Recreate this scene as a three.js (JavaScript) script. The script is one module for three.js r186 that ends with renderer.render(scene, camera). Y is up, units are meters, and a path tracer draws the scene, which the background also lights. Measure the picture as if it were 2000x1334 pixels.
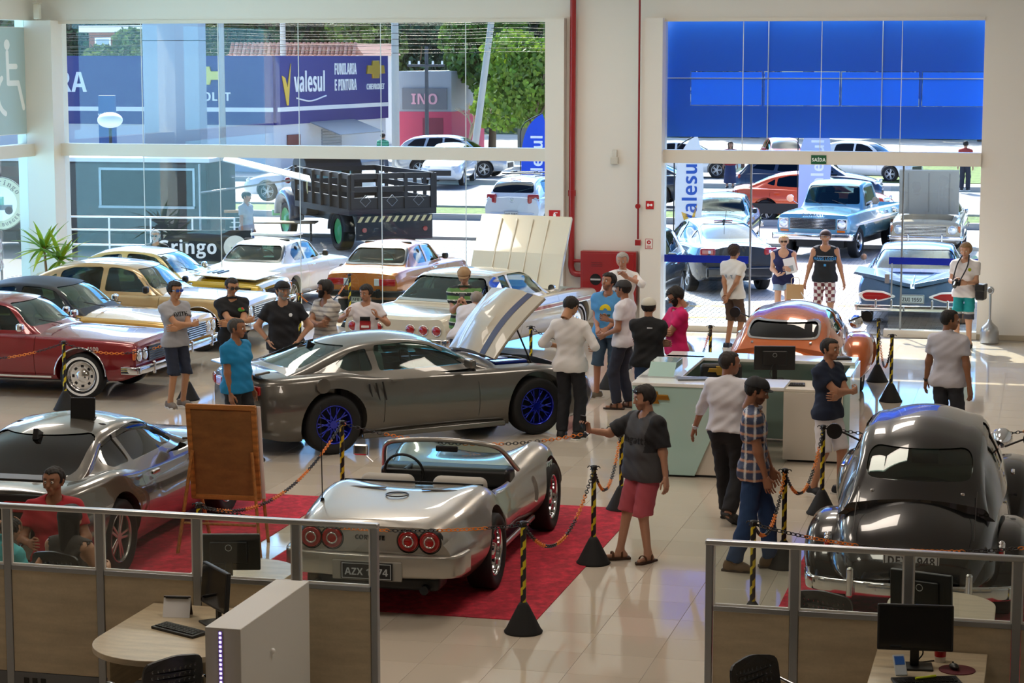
import * as THREE from 'three';
import { RoundedBoxGeometry } from 'three/addons/geometries/RoundedBoxGeometry.js';
import { mergeGeometries, mergeVertices, toCreasedNormals } from 'three/addons/utils/BufferGeometryUtils.js';
import { Sky } from 'three/addons/objects/Sky.js';
import { RectAreaLightUniformsLib } from 'three/addons/lights/RectAreaLightUniformsLib.js';
import { FontLoader } from 'three/addons/loaders/FontLoader.js';
import { TextGeometry } from 'three/addons/geometries/TextGeometry.js';
import { Brush, Evaluator, SUBTRACTION, INTERSECTION, ADDITION } from 'three-bvh-csg';

// ---------- camera, sky, sun, exposure ----------
const scene = new THREE.Scene();
const camera = new THREE.PerspectiveCamera(18.0475, 2000 / 1334, 0.1, 900);
camera.rotation.order = 'YXZ';
camera.position.set(0, 4.8, 0);
camera.rotation.y = 14.0465 * Math.PI / 180;
camera.rotation.x = -7.5544 * Math.PI / 180;
const renderer = new THREE.WebGLRenderer({ antialias: true });
renderer.toneMapping = THREE.LinearToneMapping;
renderer.toneMappingExposure = 1.35;
renderer.shadowMap.enabled = true;
const sunDir = new THREE.Vector3(-0.36, 0.86, -0.86).normalize();
const sky = new Sky();
sky.scale.setScalar(800);
sky.material.uniforms.turbidity.value = 5;
sky.material.uniforms.rayleigh.value = 0.55;
sky.material.uniforms.mieCoefficient.value = 0.004;
sky.material.uniforms.mieDirectionalG.value = 0.8;
sky.material.uniforms.sunPosition.value.copy(sunDir);
scene.add(sky);
scene.environmentIntensity = 1; scene.backgroundIntensity = 1;
const sun = new THREE.DirectionalLight(0xfff1dd, 9.0);
sun.position.copy(sunDir).multiplyScalar(120).add(new THREE.Vector3(-8, 0, -45));
sun.target.position.set(-8, 0, -45); scene.add(sun.target);
sun.castShadow = true; sun.shadow.mapSize.set(4096, 4096);
Object.assign(sun.shadow.camera, { left: -60, right: 60, top: 60, bottom: -60, near: 1, far: 300 });
scene.add(sun);
RectAreaLightUniformsLib.init();

// ---------- helpers ----------
const V = (x, y, z) => new THREE.Vector3(x, y, z), PI = Math.PI, D2R = PI / 180;
let seed = 12345; const rnd = () => (seed = (seed * 1664525 + 1013904223) >>> 0) / 4294967296;
const rr = (a, b) => a + (b - a) * rnd();
const lerp = (a, b, t) => a + (b - a) * t, clamp = (v, a, b) => Math.min(b, Math.max(a, v));
const taken = {};
function numbered(n) { const k = taken[n] = (taken[n] ?? -1) + 1; return k ? n + '_' + String(k).padStart(3, '0') : n; }
function prep(g) {   // same attributes everywhere so that pieces merge
  g = g.index ? g.toNonIndexed() : g;
  for (const k of Object.keys(g.attributes)) if (!['position', 'normal', 'uv'].includes(k)) g.deleteAttribute(k);
  if (!g.attributes.normal) g.computeVertexNormals();
  if (!g.attributes.uv) g.setAttribute('uv', new THREE.BufferAttribute(new Float32Array(g.attributes.position.count * 2), 2));
  g.clearGroups(); return g;
}
const join = (gs) => gs.length === 1 ? gs[0] : mergeGeometries(gs.map(prep));
function obj(name, geo, m, parent) {
  const o = new THREE.Mesh(Array.isArray(geo) ? join(geo) : geo, m);
  o.castShadow = o.receiveShadow = true;
  if (parent) { o.name = name; parent.add(o); } else { o.name = numbered(name); scene.add(o); }
  return o;
}
function tag(o, label, category, group) { o.userData.label = label; o.userData.category = category; if (group) o.userData.group = group; return o; }
function thing(name, label, category, p = [0, 0, 0], turn = 0, group) {
  const o = new THREE.Group(); o.name = numbered(name); o.position.set(...p); o.rotation.y = turn; scene.add(o);
  return tag(o, label, category, group);
}
function struct(name, geo, m, parent) { const o = obj(name, geo, m, parent); if (!parent) o.userData.kind = 'structure'; return o; }
const std = (color, roughness = 0.6, metalness = 0, extra = {}) => new THREE.MeshStandardMaterial({ color, roughness, metalness, ...extra });
const phys = (color, o = {}) => new THREE.MeshPhysicalMaterial({ color, ...o });
const T = (g, x = 0, y = 0, z = 0, rx = 0, ry = 0, rz = 0) => {
  const m = new THREE.Matrix4().compose(V(x, y, z), new THREE.Quaternion().setFromEuler(new THREE.Euler(rx, ry, rz)), V(1, 1, 1));
  return g.applyMatrix4(m);
};
const bx = (x0, x1, y0, y1, z0, z1) => new THREE.BoxGeometry(Math.abs(x1 - x0), Math.abs(y1 - y0), Math.abs(z1 - z0)).translate((x0 + x1) / 2, (y0 + y1) / 2, (z0 + z1) / 2);
const rbx = (w, h, d, r = 0.01, s = 2) => new RoundedBoxGeometry(w, h, d, s, Math.min(r, w / 2.01, h / 2.01, d / 2.01));
const cyl = (r0, r1, h, n = 20) => new THREE.CylinderGeometry(r0, r1, h, n);
function bar(a, b, r, n = 8, r2 = r) {   // round bar from a to b
  const A = V(...a), B = V(...b), d = B.clone().sub(A), l = d.length();
  const g = new THREE.CylinderGeometry(r2, r, l, n);
  g.applyQuaternion(new THREE.Quaternion().setFromUnitVectors(V(0, 1, 0), d.normalize()));
  return g.translate((A.x + B.x) / 2, (A.y + B.y) / 2, (A.z + B.z) / 2);
}
const tube = (pts, r, n = 8, seg) => new THREE.TubeGeometry(new THREE.CatmullRomCurve3(pts.map((p) => V(...p))), seg || pts.length * 6, r, n);
const lathe = (pts, n = 32) => new THREE.LatheGeometry(pts.map((p) => new THREE.Vector2(...p)), n);
function extr(pts, depth, bevel = 0) {
  const s = new THREE.Shape(pts.map((p) => new THREE.Vector2(...p)));
  return new THREE.ExtrudeGeometry(s, { depth, bevelEnabled: bevel > 0, bevelSize: bevel, bevelThickness: bevel, bevelSegments: 2, curveSegments: 8 });
}
function canvasTex(w, h, draw) {
  const c = document.createElement('canvas'); c.width = w; c.height = h;
  const x = c.getContext('2d'); draw(x, w, h);
  const t = new THREE.CanvasTexture(c); t.colorSpace = THREE.SRGBColorSpace; t.magFilter = THREE.LinearFilter; return t;
}
function noiseTex(w, h, base, amp, scale = 8, aniso = 1) {   // grain: layered value noise around a base colour
  const d = new Uint8Array(w * h * 4), L = [];
  for (let o = 0; o < 3; o++) { const n = scale << o, a = new Float32Array(n * n); for (let i = 0; i < a.length; i++) a[i] = rnd() - 0.5; L.push([n, a]); }
  for (let y = 0; y < h; y++) for (let x = 0; x < w; x++) {
    let v = (rnd() - 0.5) * 0.35;
    L.forEach(([n, a], o) => {
      const fx = x / w * n, fy = y / h * n * aniso, ix = Math.floor(fx), iy = Math.floor(fy), tx = fx - ix, ty = fy - iy;
      const g = (i, j) => a[((j % n) + n) % n * n + ((i % n) + n) % n];
      v += lerp(lerp(g(ix, iy), g(ix + 1, iy), tx), lerp(g(ix, iy + 1), g(ix + 1, iy + 1), tx), ty) / (1 + o * 0.6);
    });
    const k = (y * w + x) * 4; for (let c = 0; c < 3; c++) d[k + c] = clamp(base[c] * (1 + v * amp), 0, 255); d[k + 3] = 255;
  }
  const t = new THREE.DataTexture(d, w, h); t.colorSpace = THREE.SRGBColorSpace; t.wrapS = t.wrapT = THREE.RepeatWrapping; t.magFilter = THREE.LinearFilter; t.needsUpdate = true; return t;
}
function metricUV(g, k = 1) {   // uv in metres from the dominant axis of each face
  g = prep(g); const p = g.attributes.position, n = g.attributes.normal, uv = g.attributes.uv;
  for (let i = 0; i < p.count; i++) {
    const ax = Math.abs(n.getX(i)), ay = Math.abs(n.getY(i)), az = Math.abs(n.getZ(i));
    if (ay >= ax && ay >= az) uv.setXY(i, p.getX(i) * k, p.getZ(i) * k);
    else if (ax > az) uv.setXY(i, p.getZ(i) * k, p.getY(i) * k);
    else uv.setXY(i, p.getX(i) * k, p.getY(i) * k);
  }
  return g;
}
const M = {
  wall: std(0xe9e2d6, 0.55), frame: std(0xe4dccd, 0.45), black: std(0x0c0c0d, 0.45), rubber: std(0x101011, 0.75), blackPlastic: std(0x141416, 0.4),
  chrome: std(0xd8d8da, 0.08, 1), steel: std(0xb9bbbd, 0.28, 1), alu: std(0x9a9da1, 0.38, 0.85), darkMetal: std(0x2a2b2e, 0.4, 0.7), white: std(0xf0efec, 0.4),
  red: std(0xa3121a, 0.35), redPaint: phys(0x9b1517, { roughness: 0.35, clearcoat: 0.4 }), yellow: std(0xd8c21c, 0.5), orange: std(0xe07f16, 0.45),
  glass: phys(0xf4f9f7, { transmission: 1, roughness: 0, thickness: 0, ior: 1.45 }),
  carGlass: phys(0xb9cdc8, { transmission: 1, roughness: 0.0, thickness: 0, ior: 1.5 }),
  tint: phys(0x30363a, { transmission: 1, roughness: 0.0, thickness: 0, ior: 1.5 }),
  laminate: std(0xffffff, 0.45, 0, { map: noiseTex(128, 128, [190, 174, 146], 0.10, 6, 6) }),
  lens: phys(0xe8ecee, { roughness: 0.05, clearcoat: 1, metalness: 0.4 }), redLens: phys(0x9c0d12, { roughness: 0.12, clearcoat: 1 }), amber: phys(0xd0620c, { roughness: 0.15, clearcoat: 1 }),
  interior: std(0x17171a, 0.8), concrete: std(0xffffff, 0.9, 0, { map: noiseTex(128, 128, [178, 176, 170], 0.16, 8) }),
};
M.laminate.map.repeat.set(1, 1);
const font = await new FontLoader().loadAsync('fonts/droid/droid_sans_bold.typeface.json');
function text(s, size, depth = 0.004) { const g = new TextGeometry(s, { font, size, depth, curveSegments: 3, bevelEnabled: false }); g.computeBoundingBox(); g.translate(-(g.boundingBox.max.x + g.boundingBox.min.x) / 2, 0, 0); return g; }
// ---------- room ----------
const FZ = -37.3, CEIL = 6.6, LX = -18.5, RX = 6, BZ = 3;
{
  // floor: grout bed and 0.6 m polished tiles
  const fl = struct('floor', bx(LX, RX, -0.2, -0.004, FZ - 0.15, BZ), std(0x8f8678, 0.7));
  const mats = [0xc6bbab, 0xc1b6a6, 0xcabfaf].map((c) => phys(c, { roughness: 0.07, specularIntensity: 1, ior: 1.55 }));
  const tile = new RoundedBoxGeometry(0.597, 0.02, 0.597, 1, 0.0015);
  const tp = prep(new THREE.BoxGeometry(0.597, 0.02, 0.597));
  const x0 = -4.165, z0 = -16.6, list = [];
  for (let i = -24; i < 18; i++) for (let j = -35; j < 33; j++) {
    const x = x0 + i * 0.6 + 0.3, z = z0 + j * 0.6 + 0.3;
    if (x - 0.3 < LX || x + 0.3 > RX || z - 0.3 < FZ || z > BZ) continue;
    const q = V(x, 0, z).project((camera.updateMatrixWorld(), camera));
    const seen = Math.abs(q.x) < 1.02 && Math.abs(q.y) < 1.02 && z < -15;
    list.push([x, z, seen ? Math.hypot(x, z) : 1000 + Math.hypot(x, z)]);
  }
  list.sort((a, b) => a[2] - b[2]);
  const rest = [];
  list.forEach(([x, z], k) => {
    if (k < 300) { const t = obj('floor_tile', tile, mats[(k * 7) % 3], fl); t.name = 'floor_tile_' + String(k).padStart(3, '0'); t.position.set(x, -0.01, z); }
    else rest.push(tp.clone().translate(x, -0.01, z));
  });
  const s = obj('floor_tiles', mergeGeometries(rest), mats[0], fl); s.userData.kind = 'stuff';
  struct('ceiling', bx(LX - 0.3, RX + 0.3, CEIL, CEIL + 0.25, FZ - 0.3, BZ + 0.3), std(0xf1eee8, 0.8));
  struct('wall_right', bx(RX, RX + 0.3, 0, CEIL, FZ - 0.3, BZ), M.wall);
  struct('wall_back', bx(LX, RX, 0, CEIL, BZ, BZ + 0.3), M.wall);
  // facade: lintel, columns, centre wall, right wall
  const b = (x0, x1, y0, y1, z0 = FZ - 0.3, z1 = FZ) => bx(x0, x1, y0, y1, z0, z1);
  struct('wall_front', [b(LX - 0.3, RX, 5.46, CEIL), b(-8.68, -6.59, 0, 5.46), b(-8.68, -8.34, 0, 5.46, FZ, FZ + 0.22), b(-6.96, -6.59, 0, 5.46, FZ, FZ + 0.22), b(-1.15, RX, 0, 5.46)], M.wall);
  struct('wall_left', [b(LX - 0.28, -18.05, 0, 5.46, FZ - 0.3, FZ + 0.35), bx(LX - 0.28, LX, 5.46, CEIL, FZ, BZ), bx(LX - 0.28, LX, 0, 0.12, FZ, -24.5), bx(LX - 0.28, LX, 0, 5.46, -24.5, BZ)], M.wall);
  for (const z of [-31, -24.5]) struct('trim_column', bx(LX - 0.28, LX + 0.12, 0, 5.46, z - 0.25, z + 0.25), M.wall);
  struct('trim_1', b(-18.05, -8.68, 2.95, 3.18, FZ - 0.2, FZ + 0.06), M.frame);
  struct('trim_2', b(-6.59, -1.15, 2.95, 3.18, FZ - 0.2, FZ + 0.06), M.frame);
  struct('trim_3', bx(LX - 0.2, LX + 0.06, 2.95, 3.18, FZ + 0.3, -24.5), M.frame);
  struct('trim_4', [b(-18.05, -8.68, 5.40, 5.46, FZ - 0.2, FZ + 0.03), b(-6.59, -1.15, 5.40, 5.46, FZ - 0.2, FZ + 0.03), b(-18.05, -8.68, 0, 0.1, FZ - 0.25, FZ + 0.05), b(-6.59, -5.06, 0, 0.1, FZ - 0.25, FZ + 0.05), b(-2.72, -1.15, 0, 0.12, FZ - 0.2, FZ + 0.03)], M.frame);
  struct('baseboard_right', b(-1.15, RX, 0, 0.09, FZ, FZ + 0.02), std(0xb5a78f, 0.4));
  struct('baseboard_front', b(-8.34, -6.96, 0, 0.09, FZ, FZ + 0.02), std(0xb5a78f, 0.4));
  // panes with silicone joints
  let wn = 0;
  const win = (xs, y0, y1, jw = 0.012) => {
    for (let i = 0; i + 1 < xs.length; i++) {
      const w = struct('window_' + (++wn), b(xs[i] + 0.006, xs[i + 1] - 0.006, y0, y1, FZ - 0.106, FZ - 0.094), M.glass);
      if (i) obj('silicone_joint', b(xs[i] - jw / 2, xs[i] + jw / 2, y0, y1, FZ - 0.108, FZ - 0.09), std(0xe8eeee, 0.3), w);
    }
  };
  const px = [-18.05, -16.45, -14.93, -13.37, -11.80, -10.21, -8.68];
  win(px, 3.18, 5.40); win(px, 0.1, 2.95);
  win([-6.59, -5.23, -3.88, -2.52, -1.15], 3.18, 5.40);
  win([-6.59, -5.06], 0.1, 2.95); win([-2.66, -1.15], 0.12, 2.95);
  for (const z of [FZ + 0.4, -31]) {
    const z1 = z === FZ + 0.4 ? -31.25 : z + 6.25, za = z === FZ + 0.4 ? z - 0.05 : z + 0.25;
    for (const [y0, y1] of [[0.12, 2.95], [3.18, 5.46]]) struct('window_' + (++wn), bx(LX - 0.106, LX - 0.094, y0, y1, za, Math.min(z1, BZ)), M.glass);
  }
  // sliding door: posts, open leaf and its handle, safety stripes on the glass
  const door = struct('door_1', [b(-5.075, -5.045, 0.1, 2.95, FZ - 0.13, FZ - 0.07), b(-2.46, -2.43, 0.1, 2.95, FZ - 0.16, FZ - 0.1), b(-2.74, -1.15, 0.0, 0.1, FZ - 0.13, FZ - 0.08)], M.alu);
  obj('door_handle', [bar([-2.6, 0.72, FZ - 0.02], [-2.6, 1.27, FZ - 0.02], 0.014), b(-2.72, -2.64, 0.92, 1.08, FZ - 0.1, FZ - 0.05)], M.steel, door);
  const blueFilm = phys(0x0a2bb0, { roughness: 0.25, transmission: 0.25, thickness: 0 });
  obj('safety_stripe', b(-6.58, -5.09, 1.2, 1.33, FZ - 0.092, FZ - 0.089), blueFilm, door);
  obj('safety_stripe', b(-2.66, -1.16, 1.25, 1.37, FZ - 0.092, FZ - 0.089), blueFilm, door);
  // overhang outside and blue fascia beyond the upper right glass
  struct('trim_overhang', bx(-22, -7.4, 5.6, 5.85, FZ - 4.7, FZ - 0.3), std(0xdedad0, 0.7));
  const fas = thing('blue_fascia', 'glossy blue entrance fascia panel above the sliding door', 'sign board', [0, 0, FZ - 0.55]);
  const blue = phys(0x0076d2, { roughness: 0.5, transmission: 0.45, thickness: 0 }), blueL = phys(0x1a94ea, { roughness: 0.5, transmission: 0.6, thickness: 0 });
  const jx = [-6.9, -4.85, -2.88, -0.95], jy = [3.38, 4.42, 5.55];
  const boxes = [[-6.22, -4.95], [-4.92, -3.6], [-3.58, -2.24], [-2.2, -1.0]], hole = boxes.map(([a, c]) => prep(bx(a, c, 3.94, 4.54, -0.2, 0.2)));
  const FE = new Evaluator(); FE.attributes = ['position', 'normal', 'uv']; FE.useGroups = false; const fb = (g) => { const q = new Brush(g); q.updateMatrixWorld(); return q; };
  for (let i = 0; i < 3; i++) for (let j = 0; j < 2; j++) { let q = fb(prep(bx(jx[i] + 0.007, jx[i + 1] - 0.007, jy[j] + 0.007, jy[j + 1] - 0.007, -0.006, 0.006))); for (const h of hole) q = FE.evaluate(q, fb(h), SUBTRACTION); obj('fascia_panel', q.geometry, blue, fas); }
  for (const [a, c] of boxes) obj('light_box', bx(a + 0.01, c - 0.01, 3.95, 4.53, -0.006, 0.006), blueL, fas);
  for (const x of [-6.5, -4.85, -2.88, -1.3]) obj('bracket', bx(x - 0.03, x + 0.03, 5.5, 5.56, -0.03, 0.245), M.alu, fas);
  obj('joint_strip', [bx(-6.9, -0.95, 4.412, 4.428, -0.02, 0.03), bx(-4.858, -4.842, 3.38, 5.55, -0.02, 0.03), bx(-2.888, -2.872, 3.38, 5.55, -0.02, 0.03)], std(0xcfd6dc, 0.4), fas);
  // signs and fittings on the centre wall
  const sign = (name, label, w, h, x, y, z, draw, bg) => {
    const g = thing(name, label, 'sign', [x, y, z]);
    obj('plate', bx(-w / 2, w / 2, -h / 2, h / 2, 0, 0.008), bg, g);
    const t = canvasTex(128, Math.round(128 * h / w), draw);
    const f = new THREE.PlaneGeometry(w * 0.98, h * 0.98).translate(0, 0, 0.0085);
    obj('print', f, std(0xffffff, 0.5, 0, { map: t }), g); return g;
  };
  const W2 = FZ + 0.225;
  sign('exit_sign', 'small green exit sign reading SAIDA on the door transom', 0.26, 0.15, -3.88, 3.04, FZ + 0.065, (c, w, h) => { c.fillStyle = '#0c5a34'; c.fillRect(0, 0, w, h); c.fillStyle = '#fff'; c.font = `bold ${h * 0.55}px sans-serif`; c.textAlign = 'center'; c.textBaseline = 'middle'; c.fillText('SAÍDA', w / 2, h * 0.53); }, std(0x0c5a34));
  sign('extinguisher_sign', 'square red sign with white fire extinguisher pictogram on pillar', 0.2, 0.2, -8.5, 2.0, W2, (c, w, h) => { c.fillStyle = '#c2161c'; c.fillRect(0, 0, w, h); c.fillStyle = '#fff'; c.fillRect(w * .38, h * .35, w * .26, h * .55); c.fillRect(w * .43, h * .2, w * .14, h * .14); c.fillRect(w * .5, h * .18, w * .3, h * .06); }, M.red);
  sign('alarm_sign', 'small red sign with white alarm pictogram near second pipe', 0.14, 0.14, -6.79, 2.22, W2, (c, w, h) => { c.fillStyle = '#c2161c'; c.fillRect(0, 0, w, h); c.fillStyle = '#fff'; c.fillRect(w * .15, h * .42, w * .7, h * .14); c.fillRect(w * .2, h * .3, w * .15, h * .4); c.fillRect(w * .62, h * .34, w * .2, h * .3); }, M.red);
  sign('alarm_button_sign', 'white and red sign with a red disc above the hydrant cabinet', 0.13, 0.18, -6.8, 1.54, W2, (c, w, h) => { c.fillStyle = '#e9e3dc'; c.fillRect(0, 0, w, h); c.strokeStyle = '#b5161c'; c.lineWidth = 10; c.strokeRect(4, 4, w - 8, h - 8); c.fillStyle = '#b5161c'; c.beginPath(); c.arc(w / 2, h * .35, w * .28, 0, 7); c.fill(); c.fillStyle = '#fff'; c.beginPath(); c.arc(w / 2, h * .35, w * .1, 0, 7); c.fill(); c.fillStyle = '#b5161c'; c.fillRect(w * .2, h * .7, w * .6, h * .07); c.fillRect(w * .2, h * .82, w * .6, h * .07); }, M.white);
  const cab = thing('hydrant_cabinet', 'red metal fire hose cabinet on the centre wall', 'cabinet', [-7.53, 0.42, FZ + 0.03]);
  obj('body', rbx(1.0, 0.97, 0.2, 0.012).translate(0, 0.485, 0.09), M.redPaint, cab);
  obj('door', rbx(0.92, 0.9, 0.02, 0.006).translate(0, 0.485, 0.196), M.redPaint, cab);
  obj('window_disc', cyl(0.1, 0.1, 0.012, 28).rotateX(PI / 2).translate(-0.22, 0.47, 0.21), M.black, cab);
  obj('label_strip', bx(-0.31, -0.13, 0.455, 0.485, 0.215, 0.219), std(0xc8c0bc, 0.5), cab);
  obj('louvre', [0.7, 0.73, 0.76].map((y) => bx(-0.3, -0.1, y, y + 0.012, 0.205, 0.211)), std(0x6d0d10, 0.5), cab);
  const pp = thing('fire_pipe', 'thick red vertical fire pipe with an elbow into the hose cabinet', 'pipe', [0, 0, 0]);
  obj('riser', bar([-8.22, 1.15, FZ + 0.1], [-8.2, CEIL - 0.01, FZ + 0.1], 0.055, 16), M.redPaint, pp);
  obj('elbow', tube([[-8.22, 1.25, FZ + 0.1], [-8.22, 1.08, FZ + 0.1], [-8.17, 0.98, FZ + 0.1], [-8.04, 0.96, FZ + 0.1]], 0.055, 14), M.redPaint, pp);
  obj('coupling', cyl(0.07, 0.07, 0.1, 16).translate(-8.213, 2.4, FZ + 0.1), M.redPaint, pp); obj('branch_pipe', bar([-8.22, 1.2, FZ + 0.1], [-8.04, 1.2, FZ + 0.1], 0.03, 12), M.redPaint, pp);
  const p2 = thing('alarm_conduit', 'thin dark red conduit running down to a red call point', 'pipe');
  obj('conduit', bar([-6.99, 1.62, FZ + 0.26], [-6.99, CEIL - 0.01, FZ + 0.26], 0.018, 10), std(0x8a1518, 0.4), p2);
  obj('alarm_bell', cyl(0.045, 0.045, 0.07, 20).rotateX(PI / 2).translate(-6.99, 2.2, FZ + 0.28), M.redPaint, p2);
  obj('call_point', rbx(0.1, 0.1, 0.06, 0.008).translate(-6.99, 1.56, FZ + 0.26), M.redPaint, p2);
  const ex = thing('fire_extinguisher', 'red fire extinguisher hung on the pillar under its sign', 'extinguisher', [-8.5, 1.12, FZ + 0.3]);
  obj('cylinder', lathe([[0, 0], [0.08, 0], [0.085, 0.02], [0.085, 0.36], [0.06, 0.42], [0.03, 0.45], [0.03, 0.48], [0, 0.48]], 24), M.redPaint, ex);
  obj('label', new THREE.CylinderGeometry(0.0865, 0.0865, 0.16, 24, 1, true).translate(0, 0.2, 0), std(0xe9dfb0, 0.5), ex);
  obj('hose', tube([[0, 0.48, 0], [-0.12, 0.62, 0.02], [-0.22, 0.58, 0.03], [-0.24, 0.42, 0.03]], 0.012, 8), M.black, ex);
  obj('valve', [bx(-0.02, 0.05, 0.48, 0.52, -0.02, 0.02), bx(-0.06, 0.06, 0.53, 0.545, -0.012, 0.012)], M.darkMetal, ex);
  const sp = thing('wall_siren', 'small beige box fitted high on the centre wall', 'fitting', [-7.46, 2.98, FZ + 0.05]);
  obj('housing', rbx(0.13, 0.12, 0.08, 0.01), std(0xcfc8b8, 0.5), sp); obj('bracket', rbx(0.08, 0.14, 0.05, 0.008).translate(0, 0.12, -0.015), std(0xd8d2c4, 0.5), sp);
  const sp2 = thing('wall_lamp', 'small cream fitting near the top of the left column', 'fitting', [-18.3, 5.62, FZ + 0.37]);
  obj('housing', rbx(0.12, 0.28, 0.1, 0.02), std(0xe6e0cf, 0.5), sp2); obj('cap', rbx(0.14, 0.03, 0.12, 0.01).translate(0, 0.15, 0), std(0xd6cfbd, 0.5), sp2);
  // ceiling lamps: recessed luminous panels, each with a light of its size
  for (const [x, z] of [[-14, -32.5], [-8.5, -32.5], [-3, -32.5], [-14, -26.5], [-8.5, -26.5], [-3, -26.5], [-14, -20.5], [-8.5, -20.5], [-3, -20.5], [-8.5, -14], [-3, -14]]) {
    const g = thing('ceiling_lamp', 'square white luminous ceiling lamp over the showroom', 'lamp', [x, CEIL, z], 0, 'ceiling lamps');
    obj('frame', rbx(1.7, 0.06, 1.7, 0.01).translate(0, -0.02, 0), M.white, g);
    obj('diffuser', bx(-0.8, 0.8, -0.058, -0.05, -0.8, 0.8), new THREE.MeshStandardMaterial({ color: 0xffffff, emissive: 0xfff6e6, emissiveIntensity: 2.2 }), g);
    const l = new THREE.RectAreaLight(0xffeedd, 6.5, 1.6, 1.6); l.position.set(x, CEIL - 0.07, z); l.rotation.x = -PI / 2; scene.add(l);
  }
}
// ---------- car building kit ----------
const ev = new Evaluator(); ev.attributes = ['position', 'normal', 'uv']; ev.useGroups = false;
const brush = (g) => { const b = new Brush(prep(g)); b.updateMatrixWorld(); return b; };
const cut = (a, bs, op = SUBTRACTION) => { let r = a.isBrush ? a : brush(a); for (const b of bs) r = ev.evaluate(r, b.isBrush ? b : brush(b), op); return r; };
const geoOf = (b) => b.geometry ?? b;
function curve(tbl) {   // monotone cubic through [x, y] pairs
  const n = tbl.length, X = tbl.map((p) => p[0]), Y = tbl.map((p) => p[1]), d = [], m = [];
  for (let i = 0; i < n - 1; i++) d.push((Y[i + 1] - Y[i]) / (X[i + 1] - X[i]));
  m[0] = d[0]; m[n - 1] = d[n - 2];
  for (let i = 1; i < n - 1; i++) m[i] = d[i - 1] * d[i] <= 0 ? 0 : 2 * d[i - 1] * d[i] / (d[i - 1] + d[i]);
  return (x) => {
    if (x <= X[0]) return Y[0]; if (x >= X[n - 1]) return Y[n - 1];
    let i = 0; while (x > X[i + 1]) i++;
    const h = X[i + 1] - X[i], t = (x - X[i]) / h, t2 = t * t, t3 = t2 * t;
    return (2 * t3 - 3 * t2 + 1) * Y[i] + (t3 - 2 * t2 + t) * h * m[i] + (-2 * t3 + 3 * t2) * Y[i + 1] + (t3 - t2) * h * m[i + 1];
  };
}
function loft(secs, crease = 0.6) {   // secs: [{x, pts:[[z,y]..]}], half rings from bottom centre to top centre
  const n = secs[0].pts.length, ring = 2 * n - 2, pos = [], idx = [];
  for (const s of secs) {
    for (let i = 0; i < n; i++) pos.push(s.x, s.pts[i][1], s.pts[i][0]);
    for (let i = n - 2; i > 0; i--) pos.push(s.x, s.pts[i][1], -s.pts[i][0]);
  }
  for (let k = 0; k + 1 < secs.length; k++) for (let i = 0; i < ring; i++) {
    const a = k * ring + i, b = k * ring + (i + 1) % ring, c = a + ring, d = b + ring;
    idx.push(a, c, b, b, c, d);
  }
  const cap = (k, flip) => { const c = pos.length / 3, o = k * ring; let my = 0; for (let i = 0; i < ring; i++) my += pos[(o + i) * 3 + 1] / ring; pos.push(secs[k].x, my, 0); for (let i = 0; i < ring; i++) { const a = o + i, b = o + (i + 1) % ring; flip ? idx.push(c, b, a) : idx.push(c, a, b); } };
  cap(0, false); cap(secs.length - 1, true);
  let g = new THREE.BufferGeometry(); g.setAttribute('position', new THREE.Float32BufferAttribute(pos, 3)); g.setIndex(idx);
  // x grows to the front: orient outward
  g.computeBoundingBox(); const vol = signedVolume(g); if (vol < 0) { const a = g.index.array; for (let i = 0; i < a.length; i += 3) { const t = a[i]; a[i] = a[i + 1]; a[i + 1] = t; } }
  return prep(toCreasedNormals(g, crease));
}
function signedVolume(g) { const p = g.attributes.position, a = g.index.array, A = V(0, 0, 0), B = V(0, 0, 0), C = V(0, 0, 0); let v = 0; for (let i = 0; i < a.length; i += 3) { A.fromBufferAttribute(p, a[i]); B.fromBufferAttribute(p, a[i + 1]); C.fromBufferAttribute(p, a[i + 2]); v += A.dot(B.cross(C)); } return v; }
const stations = (a, b, n, extra = []) => { const s = []; for (let i = 0; i <= n; i++) s.push(a + (b - a) * i / n); for (const e of extra) if (e > a && e < b) s.push(e); return [...new Set(s.map((v) => +v.toFixed(4)))].sort((p, q) => p - q); };
function prismXY(pts, z0, z1) { return prep(extr(pts, z1 - z0).translate(0, 0, z0)); }          // polygon in side view
function prismZY(pts, x0, x1) { return prep(extr(pts, x1 - x0).rotateY(PI / 2).scale(1, 1, -1).translate(x0, 0, 0)); }
function fixWinding(g) { const h = mergeVertices(g.clone().deleteAttribute('normal').deleteAttribute('uv')); if (signedVolume(h) < 0) { const p = g.attributes.position.array; for (let i = 0; i < p.length; i += 9) for (let k = 0; k < 3; k++) { const t = p[i + k]; p[i + k] = p[i + 3 + k]; p[i + 3 + k] = t; } g.deleteAttribute('normal'); g.computeVertexNormals(); } return g; }
const polyRound = (pts, r = 0.04, n = 3) => {   // rounded polygon corners
  const out = [], N = pts.length;
  for (let i = 0; i < N; i++) {
    const p = pts[i], a = pts[(i + N - 1) % N], b = pts[(i + 1) % N];
    const la = Math.hypot(a[0] - p[0], a[1] - p[1]), lb = Math.hypot(b[0] - p[0], b[1] - p[1]), k = Math.min(r, la / 2.2, lb / 2.2);
    const A = [p[0] + (a[0] - p[0]) * k / la, p[1] + (a[1] - p[1]) * k / la], B = [p[0] + (b[0] - p[0]) * k / lb, p[1] + (b[1] - p[1]) * k / lb];
    for (let j = 0; j <= n; j++) { const t = j / n; out.push([(1 - t) ** 2 * A[0] + 2 * t * (1 - t) * p[0] + t * t * B[0], (1 - t) ** 2 * A[1] + 2 * t * (1 - t) * p[1] + t * t * B[1]]); }
  }
  return out;
};
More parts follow.
